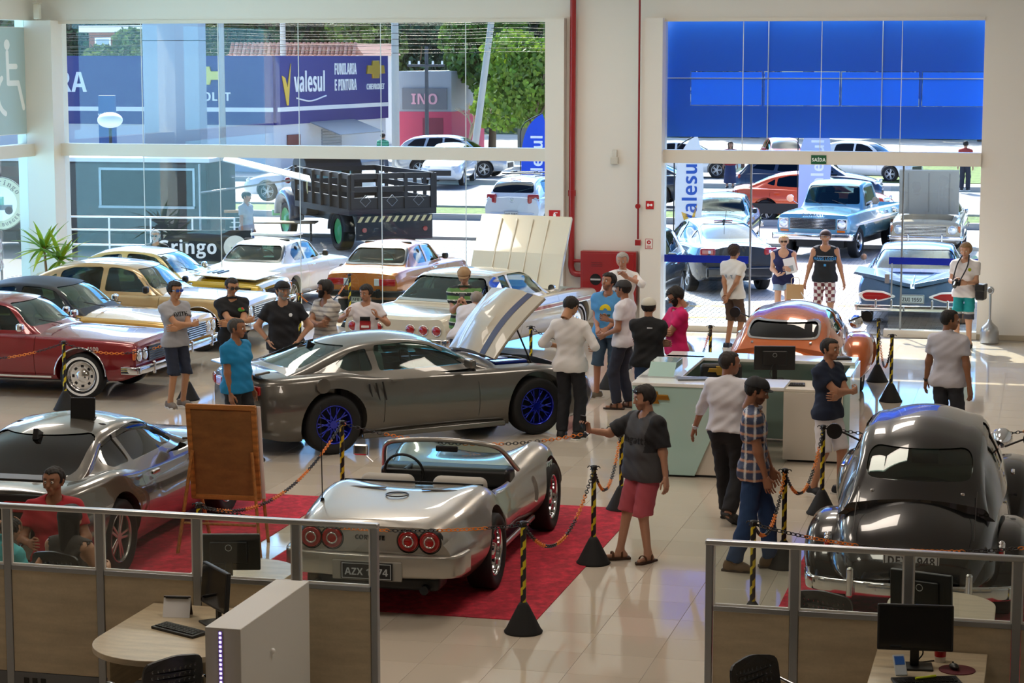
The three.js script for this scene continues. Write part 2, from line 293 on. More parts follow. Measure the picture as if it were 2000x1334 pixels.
function tyreGeo(r, w) { const a = w / 2, ri = r * 0.66; return lathe([[ri, -a * 0.8], [r * 0.8, -a], [r * 0.93, -a * 0.98], [r * 0.99, -a * 0.8], [r, -a * 0.4], [r, a * 0.4], [r * 0.99, a * 0.8], [r * 0.93, a * 0.98], [r * 0.8, a], [ri, a * 0.8]], 40).rotateX(PI / 2); }
function rimGeo(style, r, w) {   // outer face towards +z
  const a = w / 2, ri = r * 0.67, out = [], dark = [];
  out.push(lathe([[ri, -a * 0.8], [ri, a * 0.78], [ri * 0.95, a * 0.86], [ri * 0.9, a * 0.7], [ri * 0.88, 0]], 36).rotateX(PI / 2));
  dark.push(cyl(ri * 0.9, ri * 0.9, 0.01, 28).rotateX(PI / 2).translate(0, 0, -a * 0.1));
  const spoke = (ang, wd, r0, r1, z0, z1) => { const g = rbx(r1 - r0, wd, 0.03, 0.008, 1).translate((r0 + r1) / 2, 0, 0); g.rotateY(-Math.atan2(z1 - z0, r1 - r0)); return g.translate(0, 0, (z0 + z1) / 2).rotateZ(ang); };
  if (style === 'mesh') for (let i = 0; i < 10; i++) for (const s of [-1, 1]) out.push(T(rbx(ri * 0.78, 0.018, 0.028, 0.006, 1), ri * 0.5, 0, a * 0.55, 0, 0, s * 0.24).rotateZ(i * PI / 5));
  else if (style === 'five') for (let i = 0; i < 5; i++) for (const s of [-1, 1]) out.push(T(rbx(ri * 0.8, ri * 0.13, 0.035, 0.008, 1), ri * 0.52, s * ri * 0.09, a * 0.55, 0, 0, s * 0.1).rotateZ(i * PI * 0.4));
  else if (style === 'ten') for (let i = 0; i < 10; i++) out.push(spoke(i * PI / 5, ri * 0.12, ri * 0.12, ri * 0.93, a * 0.6, a * 0.6));
  else if (style === 'rally') { out.push(lathe([[0, a * 0.75], [ri * 0.3, a * 0.72], [ri * 0.34, a * 0.45], [ri * 0.55, a * 0.4], [ri * 0.82, a * 0.45], [ri * 0.9, a * 0.3]], 32).rotateX(PI / 2)); for (let i = 0; i < 8; i++) dark.push(rbx(ri * 0.16, ri * 0.2, 0.012, 0.01, 1).translate(ri * 0.64, 0, a * 0.44).rotateZ(i * PI / 4)); }
  else out.push(lathe([[0, a * 0.8], [ri * 0.25, a * 0.78], [ri * 0.32, a * 0.62], [ri * 0.6, a * 0.72], [ri * 0.85, a * 0.62], [ri * 0.9, a * 0.3]], 32).rotateX(PI / 2));
  if (style !== 'rally' && style !== 'cap') out.push(cyl(ri * 0.2, ri * 0.22, a * 0.5, 20).rotateX(PI / 2).translate(0, 0, a * 0.45));
  return [join(out), join(dark)];
}
const wheelCache = {};
function wheelAt(car, x, z, side, r, w, style, rimM, whitewall) {
  const k = [r, w, style].join(); wheelCache[k] ??= [tyreGeo(r, w), ...rimGeo(style, r, w), lathe([[r * 0.74, w * 0.505], [r * 0.8, w * 0.508], [r * 0.84, w * 0.5]], 36).rotateX(PI / 2)];
  const [t, ri, dk, ww] = wheelCache[k];
  const o = obj('wheel', t, M.rubber, car); o.position.set(x, r, z); if (side < 0) o.rotation.y = PI;
  obj('rim', ri, rimM, o); if (!car.userData.far) obj('brake_disc', dk, M.darkMetal, o);
  if (whitewall) obj('whitewall', ww, M.white, o);
  return o;
}
const carMemo = new Map(); function memo(o, k, fn) { let m = carMemo.get(o); if (!m) carMemo.set(o, m = {}); return m[k] ??= fn(); }   // cars of one model share their pressed panels
const paint = (c, metal = 0.25, rough = 0.3) => phys(c, { metalness: metal, roughness: rough, clearcoat: 1, clearcoatRoughness: 0.03 });
const plateTex = {};
function plate(car, txt, x, y, z, back, bg = '#c9cbc8', fg = '#222', w = 0.4, h = 0.13) {
  const t = canvasTex(256, 84, (c) => { c.fillStyle = bg; c.fillRect(0, 0, 256, 84); c.strokeStyle = fg; c.lineWidth = 4; c.strokeRect(4, 4, 248, 76); c.fillStyle = fg; c.font = 'bold 52px sans-serif'; c.textAlign = 'center'; c.textBaseline = 'middle'; c.fillText(txt, 128, 46); });
  const o = obj('licence_plate', rbx(0.015, h, w, 0.005, 1).translate(x, y, z), std(bg, 0.5), car);
  const f = new THREE.PlaneGeometry(w * 0.97, h * 0.94).rotateY(back ? -PI / 2 : PI / 2).translate(x + (back ? -0.0085 : 0.0085), y, z);
  obj('plate_print', f, std(0xffffff, 0.5, 0, { map: t }), o);
}
// s: the car's tables, all x in metres from the nose, converted so that the nose points to local +x and the axles' middle is the origin
function buildCar(s, name, label, at, turn, o = {}) {
  const car = thing(name, label, o.category || 'car', [at[0], at[2] || 0, at[1]], turn);
  const P = o.paint, xm = s.axF + s.wb / 2, X = (x) => xm - x;
  const fw = curve(s.w), fb = curve(s.yb), fs = curve(s.ys), fc = curve(s.yc), L = s.L;
  const rx = s.rx ?? 0.1, ry = s.ry ?? 0.07, al = s.al ?? 0.07, au = s.au ?? 0.05, tm = s.tm ?? 0.55;
  const sec = (x) => {
    const w = fw(x), yb = fb(x), ys = fs(x), yc = fc(x), pts = [[0, yb], [w * 0.5, yb], [w * (1 - al) - 0.05, yb]];
    const h0 = yb + 0.05, h1 = ys - ry; let zl = 0;
    for (let i = 0; i <= 9; i++) { const t = i / 9; zl = w * (1 - al * Math.max(0, (tm - t) / tm) ** 2 - au * Math.max(0, (t - tm) / (1 - tm)) ** 2); pts.push([zl, h0 + (h1 - h0) * t]); }
    for (let i = 1; i <= 5; i++) { const a = i / 5 * PI / 2; pts.push([zl - rx + rx * Math.cos(a), h1 + ry * Math.sin(a)]); }
    const z1 = zl - rx; for (let i = 1; i <= 7; i++) { const z = z1 * (1 - i / 7); pts.push([z, ys + (yc - ys) * (1 - (z / z1) ** 2)]); }
    return { x: X(x), pts };
  };
  const xs = stations(0, L, o.far ? 36 : 56, [0.02, 0.05, 0.1, L - 0.02, L - 0.05, L - 0.1]);
  const R = s.r, W = s.w.reduce((m, p) => Math.max(m, p[1]), 0), ar = s.arch ?? R * 1.16, cuts = [];
  for (const ax of [s.axF, s.axF + s.wb]) { const rA = ax === s.axF ? ar : (s.archR ?? ar); for (const sd of [-1, 1]) cuts.push(cyl(rA, rA, 0.6, 36).rotateX(PI / 2).translate(X(ax), R + (s.archY ?? 0.02), sd * (W - 0.28 + 0.3))); }
  for (const [x, y0, y1] of s.doors || []) for (const sd of [-1, 1]) cuts.push(bx(X(x) - 0.0035, X(x) + 0.0035, y0, y1, sd * (W - 0.1), sd * (W + 0.1)));
  for (const c of s.extraCuts ? s.extraCuts(X) : []) cuts.push(c);
  const bodyG = memo(s, 'body' + !!o.hoodOpen + !!o.far, () => {
    let body = brush(loft(xs.map(sec), 0.5));
    if (cuts.length) body = cut(body, [join(cuts)]);
    if (s.cab) { const [c0, c1, cy] = s.cab, zw = fw((c0 + c1) / 2) - 0.13; body = cut(body, [rbx(c1 - c0, 1.0, zw * 2, 0.05).translate((X(c0) + X(c1)) / 2, cy + 0.5, 0)]); }   // cabin hollow
    if (s.bay && o.hoodOpen) { const [b0, b1, by] = s.bay; body = cut(body, [bx(X(b0), X(b1), by, 1.4, -fw(b0) * 0.72, fw(b0) * 0.72)]); }
    return geoOf(body);
  });
  const bo = obj('body', bodyG, P, car);
  if (s.cab) { const [c0, c1, cy] = s.cab, zw = fw((c0 + c1) / 2) - 0.135; const iM = o.interior || M.interior; obj('cabin_lining', [bx(X(c0), X(c1), cy, cy + 0.03, -zw, zw), bx(X(c0) - 0.02, X(c0) - 0.005, cy, fs(c0) - 0.06, -zw, zw), bx(X(c1) + 0.005, X(c1) + 0.02, cy, fs(c1) - 0.06, -zw, zw), ...[-1, 1].map((d) => bx(X(c0) - 0.02, X(c1) + 0.02, cy, fs((c0 + c1) / 2) - 0.09, d * (zw - 0.015), d * (zw - 0.003)))], iM, car); }
  // greenhouse
  if (s.roof) {
    const fr = curve(s.roof), fbw = curve(s.bw), frw = curve(s.rw), r0 = s.roof[0][0], r1 = s.roof[s.roof.length - 1][0], rc = s.rc ?? 0.12, crown = s.crown ?? 0.04;
    const gsec = (off) => (x) => {
      const yt = fr(x) - off, ybase = Math.min(fs(x), fr(x)) - 0.06, bw = fbw(x) - off, hgt = Math.max(yt - ybase, 0.02), full = s.hfull ?? 0.42;
      const k = clamp(hgt / full, 0, 1), rw = lerp(bw, frw(x) - off, k), r = Math.min(rc, hgt * 0.6), pts = [[0, ybase], [bw * 0.5, ybase], [bw, ybase]];
      const ye = yt - Math.min(crown, hgt * 0.3), yk = ye - r * 0.75;
      for (let i = 1; i <= 5; i++) { const t = i / 5; pts.push([lerp(bw, rw, t) + 0.015 * Math.sin(t * PI) * k, lerp(ybase, yk, t)]); }
      for (let i = 1; i <= 5; i++) { const a = i / 5 * PI / 2; pts.push([rw - r + r * Math.cos(a), yk + (ye - yk) * Math.sin(a)]); }
      for (let i = 1; i <= 6; i++) { const z = (rw - r) * (1 - i / 6); pts.push([z, ye + (yt - ye) * (1 - (z / (rw - r)) ** 2)]); }
      return { x: X(x), pts };
    };
    const gx = stations(r0, r1, o.far ? 26 : 40);
    const inner = gx.filter((x) => x > r0 + 0.06 && x < r1 - 0.06);
    const [shellG, trimG, glassG] = memo(s, 'top' + !!o.far + !!o.rearTrim, () => {
      const outer = brush(loft(gx.map(gsec(0)), 0.5)), inn = brush(loft(inner.map(gsec(0.035)), 0.5));
      // inner solid must reach through the floor of the outer one
      const floorCut = s.cab ? bx(X(s.cab[0]), X(s.cab[1]), 0.3, fs((r0 + r1) / 2) - 0.02, -fbw((r0 + r1) / 2) + 0.06, fbw((r0 + r1) / 2) - 0.06) : null;
      const pr = [];
      for (const w of s.side || []) pr.push(['side_window', fixWinding(prismXY(polyRound(w.map(([x, y]) => [X(x), y]), s.wr ?? 0.05), 0, 1.3))], ['side_window', fixWinding(prismXY(polyRound(w.map(([x, y]) => [X(x), y]), s.wr ?? 0.05), -1.3, 0))]);
      if (s.front) pr.push(['windscreen', fixWinding(prismZY(polyRound(s.front, 0.07), X(s.frontTo ?? (r0 + r1) / 2), X(r0) + 0.4))]);
      const rearP = (q) => fixWinding(prismZY(polyRound(q, s.rearR ?? 0.09, 5), X(r1) - 0.4, X(s.rearFrom ?? (r0 + r1) / 2)));
      if (s.rear) pr.push(['rear_window', rearP(s.rear)]);
      const wins = pr.map((q) => brush(q[1])), shell = cut(cut(outer, floorCut ? [inn, floorCut] : [inn]), wins);
      let trim = null;
      if (o.rearTrim && s.rear) { const cy = s.rear.reduce((m, q) => m + q[1], 0) / s.rear.length, grow = s.rear.map(([z, y]) => [z * 1.06, cy + (y - cy) * 1.22]); trim = geoOf(cut(cut(cut(brush(loft(gx.map(gsec(-0.008)), 0.5)), [inn]), [rearP(grow)], INTERSECTION), [rearP(s.rear)])); }
      const gl = cut(brush(loft(gx.map(gsec(0.008)), 0.5)), [brush(loft(inner.map(gsec(0.014)), 0.5))]);
      return [geoOf(shell), trim, pr.map(([n], i) => [n, geoOf(cut(gl, [wins[i]], INTERSECTION))])];
    });
    obj(o.roofName || 'roof', shellG, o.roofPaint || P, car);
    if (trimG) obj('window_trim', trimG, o.rearTrim, car);
    for (const [n, g] of glassG) if (g.attributes.position.count) obj(n, g, (n === 'rear_window' && o.rearGlass) || o.glass || M.carGlass, car);
  }
  // wheels
  const st = o.rim || 'cap', tw = s.tw ?? 0.2;
  for (const sd of [-1, 1]) for (const ax of [s.axF, s.axF + s.wb]) wheelAt(car, X(ax), sd * ((ax === s.axF ? s.trF : s.trR) ?? W - tw / 2 - 0.035), sd, ax > s.axF ? (s.rR ?? R) : R, tw, st, o.rimM || M.chrome, o.whitewall);
  obj('underbody', bx(X(s.axF - 0.25), X(s.axF + s.wb + 0.25), R * 0.65, R * 1.1, -W * 0.62, W * 0.62), M.black, car);
  // seats and steering wheel
  if (s.cab && !o.far && o.seats !== false) {
    const [c0, c1, cy] = s.cab, sx = o.seatX ?? (c0 + c1) / 2 + 0.1, sm = o.seat || M.interior;
    for (const d of [-1, 1]) obj('seat', [T(rbx(0.5, 0.14, 0.5, 0.06), X(sx) + 0.1, cy + 0.28, d * 0.36), T(rbx(0.14, 0.6, 0.48, 0.06), X(sx) - 0.2, cy + 0.55, d * 0.36, 0, 0, 0.18), T(rbx(0.1, 0.16, 0.24, 0.05), X(sx) - 0.28, cy + 0.9, d * 0.36, 0, 0, 0.18)], sm, car);
    if (c1 - c0 > 1.7) obj('rear_seat', [T(rbx(0.45, 0.16, 1.15, 0.06), X(c1) + 0.3, cy + 0.28, 0), T(rbx(0.14, 0.5, 1.15, 0.06), X(c1) + 0.1, cy + 0.5, 0, 0, 0, 0.2)], sm, car);
    const sy = fs(c0) - 0.02;
    obj('dashboard', rbx(0.35, 0.2, fw(c0) * 1.5, 0.06).translate(X(c0) - 0.15, sy - 0.06, 0), o.dash || M.interior, car);
    obj('steering_wheel', [T(new THREE.TorusGeometry(0.18, 0.014, 8, 28), 0, 0, 0, 0, PI / 2, 0), T(rbx(0.03, 0.05, 0.34, 0.01), 0, 0, 0), bar([0.02, 0, 0], [0.25, -0.08, 0], 0.025)].map((g) => g.rotateZ(0.35).translate(X(c0) - 0.42, sy + 0.02, -0.36)), M.blackPlastic, car);
  }
  const A = { car, X, fw, fs, fc, fb, L, P, W, obj: (n, g, m) => obj(n, g, m, car), both: (n, f, m) => { for (const d of [-1, 1]) obj(n, f(d), m, car); } };
  if (o.extras) o.extras(A);
  return A;
}
// usual fittings
function mirrors(A, x, y, z, m = A.P, w = 0.2) { A.both('mirror', (d) => [T(rbx(0.1, 0.12, w, 0.04), A.X(x), y, d * (z + w / 2)), bar([A.X(x), y - 0.03, d * (z - 0.06)], [A.X(x), y - 0.02, d * (z + 0.05)], 0.015)], m); }
function handles(A, xs, y, z, m = M.chrome) { for (const x of xs) A.both('door_handle', (d) => rbx(0.16, 0.025, 0.035, 0.01).translate(A.X(x), y, d * z), m); }
function bumper(A, x, y, h, w, depth, m = M.chrome, wrap = 0.25) { const d = x < A.L / 2 ? 1 : -1, X = A.X(x); A.obj('bumper', tubeBox([[X - d * wrap, y, -w], [X - d * 0.03, y, -w], [X, y, -w * 0.86], [X + d * 0.03, y, 0], [X, y, w * 0.86], [X - d * 0.03, y, w], [X - d * wrap, y, w]], h, depth), m); }
function tubeBox(pts, h, d) {   // rounded flat bar along a path
  const c = new THREE.CatmullRomCurve3(pts.map((p) => V(...p)), false, 'centripetal'), s = new THREE.Shape(), a = h / 2, b = d / 2;
  const k = Math.min(a, b) * 0.7; s.moveTo(-a + k, -b); s.lineTo(a - k, -b); s.quadraticCurveTo(a, -b, a, -b + k); s.lineTo(a, b - k); s.quadraticCurveTo(a, b, a - k, b); s.lineTo(-a + k, b); s.quadraticCurveTo(-a, b, -a, b - k); s.lineTo(-a, -b + k); s.quadraticCurveTo(-a, -b, -a + k, -b);
  const n = 28, P = [], fr = c.getPoints(n), sp = s.getPoints(3), m = sp.length - 1, pos = [], idx = [];
  for (let i = 0; i <= n; i++) { const t = c.getTangent(i / n), side = V(-t.z, 0, t.x).normalize(); for (let j = 0; j < m; j++) { const q = fr[i].clone().addScaledVector(V(0, 1, 0), sp[j].x).addScaledVector(side, sp[j].y); pos.push(q.x, q.y, q.z); } }
  for (let i = 0; i < n; i++) for (let j = 0; j < m; j++) { const a0 = i * m + j, b0 = i * m + (j + 1) % m; idx.push(a0, b0, a0 + m, b0, b0 + m, a0 + m); }
  for (const [o, f] of [[0, 1], [n * m, 0]]) for (let j = 1; j + 1 < m; j++) f ? idx.push(o, o + j + 1, o + j) : idx.push(o, o + j, o + j + 1);
  const g = new THREE.BufferGeometry(); g.setAttribute('position', new THREE.Float32BufferAttribute(pos, 3)); g.setIndex(idx); if (signedVolume(g) < 0) { const q = g.index.array; for (let i = 0; i < q.length; i += 3) { const t = q[i]; q[i] = q[i + 1]; q[i + 1] = t; } }
  return prep(toCreasedNormals(g, 0.7));
}
const roundLight = (A, n, x, y, z, r, m, ring = M.chrome) => { const d = x < A.L / 2 ? 1 : -1; const o = A.obj(n, lathe([[0, 0.03], [r * 0.7, 0.022], [r, 0]], 24).rotateZ(-d * PI / 2).translate(A.X(x), y, z), m); if (ring) obj('light_ring', new THREE.TorusGeometry(r, 0.012, 8, 28).rotateY(PI / 2).translate(A.X(x), y, z), ring, o); };
const boxLight = (A, n, x, y, z, h, w, m, d = 0.03, r = 0.012) => A.obj(n, rbx(d, h, w, r).translate(A.X(x), y, z), m);
function grille(A, x, y, h, w, n, m = M.chrome) { const d = x < A.L / 2 ? 1 : -1; const g = A.obj('grille', bx(A.X(x) - 0.01, A.X(x) + 0.012 * d, y - h / 2, y + h / 2, -w, w), M.black); for (let i = 0; i <= n; i++) obj('grille_bar', bx(A.X(x), A.X(x) + 0.02 * d, y - h / 2 + h * i / n - 0.006, y - h / 2 + h * i / n + 0.006, -w, w), m, g); }
function wipers(A, x, y) { A.both('wiper', (d) => bar([A.X(x), y, d * 0.3 - 0.1], [A.X(x) - 0.16, y + 0.1, d * 0.3 + 0.3], 0.007, 6), M.black); }
// ---------- the cars ----------
const SPEC = {
  camaro5: { L: 4.76, axF: 0.94, wb: 2.85, r: 0.365, arch: 0.43, tw: 0.27, al: 0.1, au: 0.07, rx: 0.14, ry: 0.09,
    w: [[0, 0.7], [0.06, 0.78], [0.3, 0.88], [0.9, 0.955], [1.9, 0.91], [2.7, 0.915], [3.75, 0.965], [4.3, 0.91], [4.6, 0.81], [4.72, 0.66], [4.76, 0.52]],
    yb: [[0, 0.3], [0.15, 0.2], [0.5, 0.16], [4.3, 0.18], [4.7, 0.26], [4.84, 0.34]],
    ys: [[0, 0.6], [0.1, 0.7], [0.5, 0.82], [0.95, 0.88], [1.6, 0.88], [2.4, 0.9], [3.2, 0.93], [3.7, 0.99], [4.3, 0.97], [4.8, 0.94], [4.84, 0.9]],
    yc: [[0, 0.64], [0.1, 0.74], [0.5, 0.87], [1.5, 0.98], [3.9, 0.99], [4.5, 1.0], [4.84, 0.97]],
    roof: [[1.5, 0.9], [1.75, 1.03], [2.1, 1.23], [2.45, 1.33], [2.8, 1.36], [3.2, 1.34], [3.6, 1.26], [4.0, 1.12], [4.4, 0.96]],
    bw: [[1.5, 0.78], [2.5, 0.84], [3.6, 0.86], [4.4, 0.76]], rw: [[1.5, 0.6], [2.6, 0.58], [4.4, 0.56]], hfull: 0.4, crown: 0.05, rc: 0.14,
    side: [[[1.88, 0.955], [2.32, 1.21], [2.62, 1.265], [3.1, 1.255], [3.12, 0.965]], [[3.2, 0.97], [3.2, 1.23], [3.42, 1.19], [3.68, 1.06], [3.55, 0.99]]],
    front: [[-0.66, 1.0], [-0.5, 1.25], [0.5, 1.25], [0.66, 1.0]], frontTo: 2.35, rear: [[-0.6, 1.03], [-0.46, 1.26], [0.46, 1.26], [0.6, 1.03]], rearFrom: 3.35, cab: [1.75, 3.65, 0.32], bay: [0.45, 1.42, 0.45],
    doors: [[1.78, 0.3, 0.88], [3.12, 0.34, 0.94]] },
  corvette: { L: 4.7, axF: 0.98, wb: 2.49, r: 0.345, arch: 0.4, tw: 0.24, al: 0.14, au: 0.1, rx: 0.2, ry: 0.14, tm: 0.5,
    w: [[0, 0.5], [0.1, 0.64], [0.5, 0.82], [0.98, 0.88], [1.5, 0.82], [2.2, 0.75], [2.8, 0.77], [3.45, 0.88], [4.1, 0.84], [4.55, 0.76], [4.7, 0.72]],
    yb: [[0, 0.4], [0.3, 0.26], [0.8, 0.2], [3.9, 0.22], [4.4, 0.3], [4.7, 0.36]],
    ys: [[0, 0.56], [0.3, 0.68], [0.98, 0.9], [1.6, 0.82], [2.3, 0.78], [2.8, 0.8], [3.45, 0.93], [4.1, 0.88], [4.5, 0.84], [4.7, 0.8]],
    yc: [[0, 0.56], [0.4, 0.66], [1.0, 0.74], [1.7, 0.82], [2.0, 0.8], [3.1, 0.84], [3.6, 0.9], [4.2, 0.88], [4.62, 0.84], [4.7, 0.8]],
    cab: [1.95, 3.05, 0.3], doors: [[1.9, 0.34, 0.8], [2.98, 0.34, 0.8]],
    extraCuts: (X) => [-1, 1].map((d) => T(rbx(0.1, 0.28, 0.2, 0.03), X(1.62), 0.56, d * 0.84, 0, 0, -0.3)) },
  camaro6: { L: 4.78, axF: 0.93, wb: 2.81, r: 0.36, arch: 0.41, tw: 0.26, al: 0.1, au: 0.08, rx: 0.15, ry: 0.1,
    w: [[0, 0.72], [0.08, 0.8], [0.3, 0.88], [0.9, 0.945], [1.9, 0.89], [2.7, 0.9], [3.7, 0.955], [4.3, 0.91], [4.68, 0.83], [4.78, 0.78]],
    yb: [[0, 0.3], [0.2, 0.18], [4.2, 0.2], [4.6, 0.28], [4.78, 0.36]],
    ys: [[0, 0.58], [0.1, 0.68], [0.6, 0.83], [1.2, 0.88], [2.4, 0.9], [3.2, 0.93], [3.7, 0.98], [4.3, 0.97], [4.74, 0.95], [4.78, 0.9]],
    yc: [[0, 0.62], [0.5, 0.85], [1.4, 0.96], [3.9, 0.98], [4.5, 1.0], [4.78, 0.97]],
    roof: [[1.45, 0.9], [1.75, 1.05], [2.1, 1.22], [2.45, 1.32], [2.8, 1.35], [3.2, 1.33], [3.6, 1.24], [4.0, 1.09], [4.3, 0.97]],
    bw: [[1.45, 0.77], [2.5, 0.82], [3.5, 0.84], [4.3, 0.74]], rw: [[1.45, 0.6], [2.6, 0.57], [4.3, 0.56]], hfull: 0.4, crown: 0.05, rc: 0.15,
    side: [[[1.86, 0.955], [2.3, 1.2], [2.6, 1.25], [3.04, 1.235], [3.12, 0.965]], [[3.18, 0.97], [3.12, 1.22], [3.38, 1.175], [3.66, 1.04], [3.56, 0.98]]],
    front: [[-0.65, 1.0], [-0.5, 1.24], [0.5, 1.24], [0.65, 1.0]], frontTo: 2.35, rear: [[-0.62, 1.0], [-0.5, 1.26], [0.5, 1.26], [0.62, 1.0]], rearFrom: 3.3, cab: [1.7, 3.6, 0.32],
    doors: [[1.76, 0.3, 0.88], [3.12, 0.34, 0.94]] },
  opala: { L: 4.6, axF: 0.82, wb: 2.67, r: 0.33, arch: 0.385, tw: 0.19, al: 0.06, au: 0.05, rx: 0.1, ry: 0.07,
    w: [[0, 0.8], [0.04, 0.84], [0.8, 0.87], [2.2, 0.88], [3.6, 0.87], [4.4, 0.83], [4.6, 0.78]],
    yb: [[0, 0.36], [0.3, 0.27], [3.8, 0.27], [4.4, 0.34], [4.6, 0.4]],
    ys: [[0, 0.76], [0.05, 0.82], [0.6, 0.86], [1.6, 0.89], [3.0, 0.92], [3.6, 0.94], [4.3, 0.88], [4.6, 0.8]],
    yc: [[0, 0.78], [0.05, 0.84], [0.6, 0.9], [1.45, 0.95], [3.4, 0.95], [4.4, 0.93], [4.6, 0.84]],
    roof: [[1.42, 0.88], [1.65, 1.04], [1.95, 1.29], [2.2, 1.37], [2.7, 1.4], [3.1, 1.36], [3.5, 1.2], [3.95, 0.94]],
    bw: [[1.42, 0.76], [2.6, 0.8], [3.95, 0.76]], rw: [[1.42, 0.6], [2.6, 0.6], [3.95, 0.58]], hfull: 0.42,
    side: [[[1.74, 0.94], [2.04, 1.25], [2.3, 1.305], [2.58, 1.315], [2.6, 0.95]], [[2.68, 0.955], [2.68, 1.31], [3.02, 1.28], [3.36, 1.1], [3.3, 0.96]]],
    front: [[-0.66, 0.99], [-0.52, 1.3], [0.52, 1.3], [0.66, 0.99]], frontTo: 2.1, rear: [[-0.62, 1.0], [-0.5, 1.27], [0.5, 1.27], [0.62, 1.0]], rearFrom: 3.0, cab: [1.6, 3.5, 0.36], bay: [0.3, 1.35, 0.45], doors: [[1.52, 0.32, 0.88], [2.64, 0.36, 0.92]] },
  chevette: { L: 4.12, axF: 0.75, wb: 2.39, r: 0.3, arch: 0.35, tw: 0.17, al: 0.06, au: 0.05, rx: 0.1, ry: 0.07,
    w: [[0, 0.7], [0.05, 0.74], [0.7, 0.78], [2, 0.785], [3.3, 0.78], [3.95, 0.74], [4.12, 0.7]],
    yb: [[0, 0.36], [0.3, 0.27], [3.4, 0.27], [3.95, 0.34], [4.12, 0.4]],
    ys: [[0, 0.66], [0.05, 0.74], [0.6, 0.82], [1.5, 0.86], [2.8, 0.89], [3.5, 0.9], [4.0, 0.87], [4.12, 0.82]],
    yc: [[0, 0.7], [0.05, 0.78], [0.6, 0.87], [1.3, 0.91], [3.2, 0.94], [3.95, 0.92], [4.12, 0.85]],
    roof: [[1.28, 0.86], [1.5, 1.02], [1.8, 1.25], [2.05, 1.31], [2.5, 1.33], [2.9, 1.3], [3.2, 1.16], [3.52, 0.92]],
    bw: [[1.28, 0.68], [2.4, 0.73], [3.52, 0.69]], rw: [[1.28, 0.56], [2.4, 0.56], [3.52, 0.55]], hfull: 0.4,
    side: [[[1.6, 0.91], [1.88, 1.2], [2.1, 1.245], [2.36, 1.25], [2.4, 0.92]], [[2.48, 0.925], [2.44, 1.25], [2.74, 1.225], [3.0, 1.06], [2.95, 0.93]]],
    front: [[-0.58, 0.96], [-0.47, 1.23], [0.47, 1.23], [0.58, 0.96]], frontTo: 1.95, rear: [[-0.58, 0.97], [-0.48, 1.22], [0.48, 1.22], [0.58, 0.97]], rearFrom: 2.75, cab: [1.45, 3.15, 0.34], doors: [[1.38, 0.32, 0.84], [2.44, 0.36, 0.88]] },
  impala61: { L: 5.3, axF: 0.86, wb: 3.02, r: 0.35, arch: 0.4, tw: 0.2, al: 0.05, au: 0.06, rx: 0.09, ry: 0.05,
    w: [[0, 0.9], [0.05, 0.95], [1, 0.99], [4.4, 0.985], [5.2, 0.94], [5.3, 0.9]],
    yb: [[0, 0.38], [0.4, 0.28], [4.4, 0.28], [5.1, 0.36], [5.3, 0.42]],
    ys: [[0, 0.78], [0.1, 0.84], [1.4, 0.9], [3, 0.9], [4.2, 0.9], [5.0, 0.9], [5.3, 0.84]],
    yc: [[0, 0.78], [0.1, 0.84], [1.5, 0.94], [3.6, 0.92], [4.6, 0.9], [5.2, 0.85], [5.3, 0.8]],
    roof: [[1.5, 0.88], [1.75, 1.05], [2.05, 1.27], [2.4, 1.37], [3.0, 1.4], [3.4, 1.36], [3.7, 1.22], [4.1, 0.94]],
    bw: [[1.5, 0.84], [2.8, 0.87], [4.1, 0.84]], rw: [[1.5, 0.68], [2.8, 0.67], [4.1, 0.66]], hfull: 0.42,
    side: [[[1.85, 0.95], [2.12, 1.24], [2.4, 1.31], [2.9, 1.32], [2.9, 0.95]], [[2.96, 0.95], [2.96, 1.32], [3.3, 1.29], [3.62, 1.06], [3.58, 0.96]]],
    front: [[-0.74, 0.99], [-0.6, 1.3], [0.6, 1.3], [0.74, 0.99]], frontTo: 2.2, rear: [[-0.76, 0.99], [-0.62, 1.3], [0.62, 1.3], [0.76, 0.99]], rearFrom: 3.2, cab: [1.7, 3.7, 0.36], bay: [0.3, 1.4, 0.5], doors: [[1.6, 0.34, 0.88], [2.95, 0.34, 0.9]] },
  sedan: { L: 4.6, axF: 0.92, wb: 2.7, r: 0.33, arch: 0.38, tw: 0.21, al: 0.09, au: 0.08, rx: 0.14, ry: 0.1,
    w: [[0, 0.6], [0.1, 0.72], [0.4, 0.84], [1, 0.895], [3.6, 0.895], [4.2, 0.86], [4.5, 0.78], [4.6, 0.7]],
    yb: [[0, 0.32], [0.2, 0.22], [4.1, 0.24], [4.6, 0.38]],
    ys: [[0, 0.6], [0.2, 0.72], [0.8, 0.86], [1.6, 0.93], [3.4, 0.99], [4.3, 1.0], [4.6, 0.94]],
    yc: [[0, 0.64], [0.2, 0.77], [0.8, 0.92], [1.3, 1.0], [3.6, 1.04], [4.3, 1.06], [4.6, 1.0]],
    roof: [[1.15, 0.95], [1.5, 1.14], [1.9, 1.34], [2.3, 1.44], [2.7, 1.47], [3.1, 1.44], [3.5, 1.35], [3.9, 1.19], [4.25, 1.02]],
    bw: [[1.15, 0.72], [2.5, 0.8], [4.25, 0.74]], rw: [[1.15, 0.58], [2.6, 0.58], [4.25, 0.56]], hfull: 0.45, rc: 0.15,
    side: [[[1.58, 1.0], [2.0, 1.27], [2.4, 1.36], [2.55, 1.365], [2.55, 1.02]], [[2.63, 1.02], [2.63, 1.365], [2.95, 1.35], [3.3, 1.27], [3.32, 1.05]], [[3.38, 1.06], [3.37, 1.25], [3.62, 1.12]]],
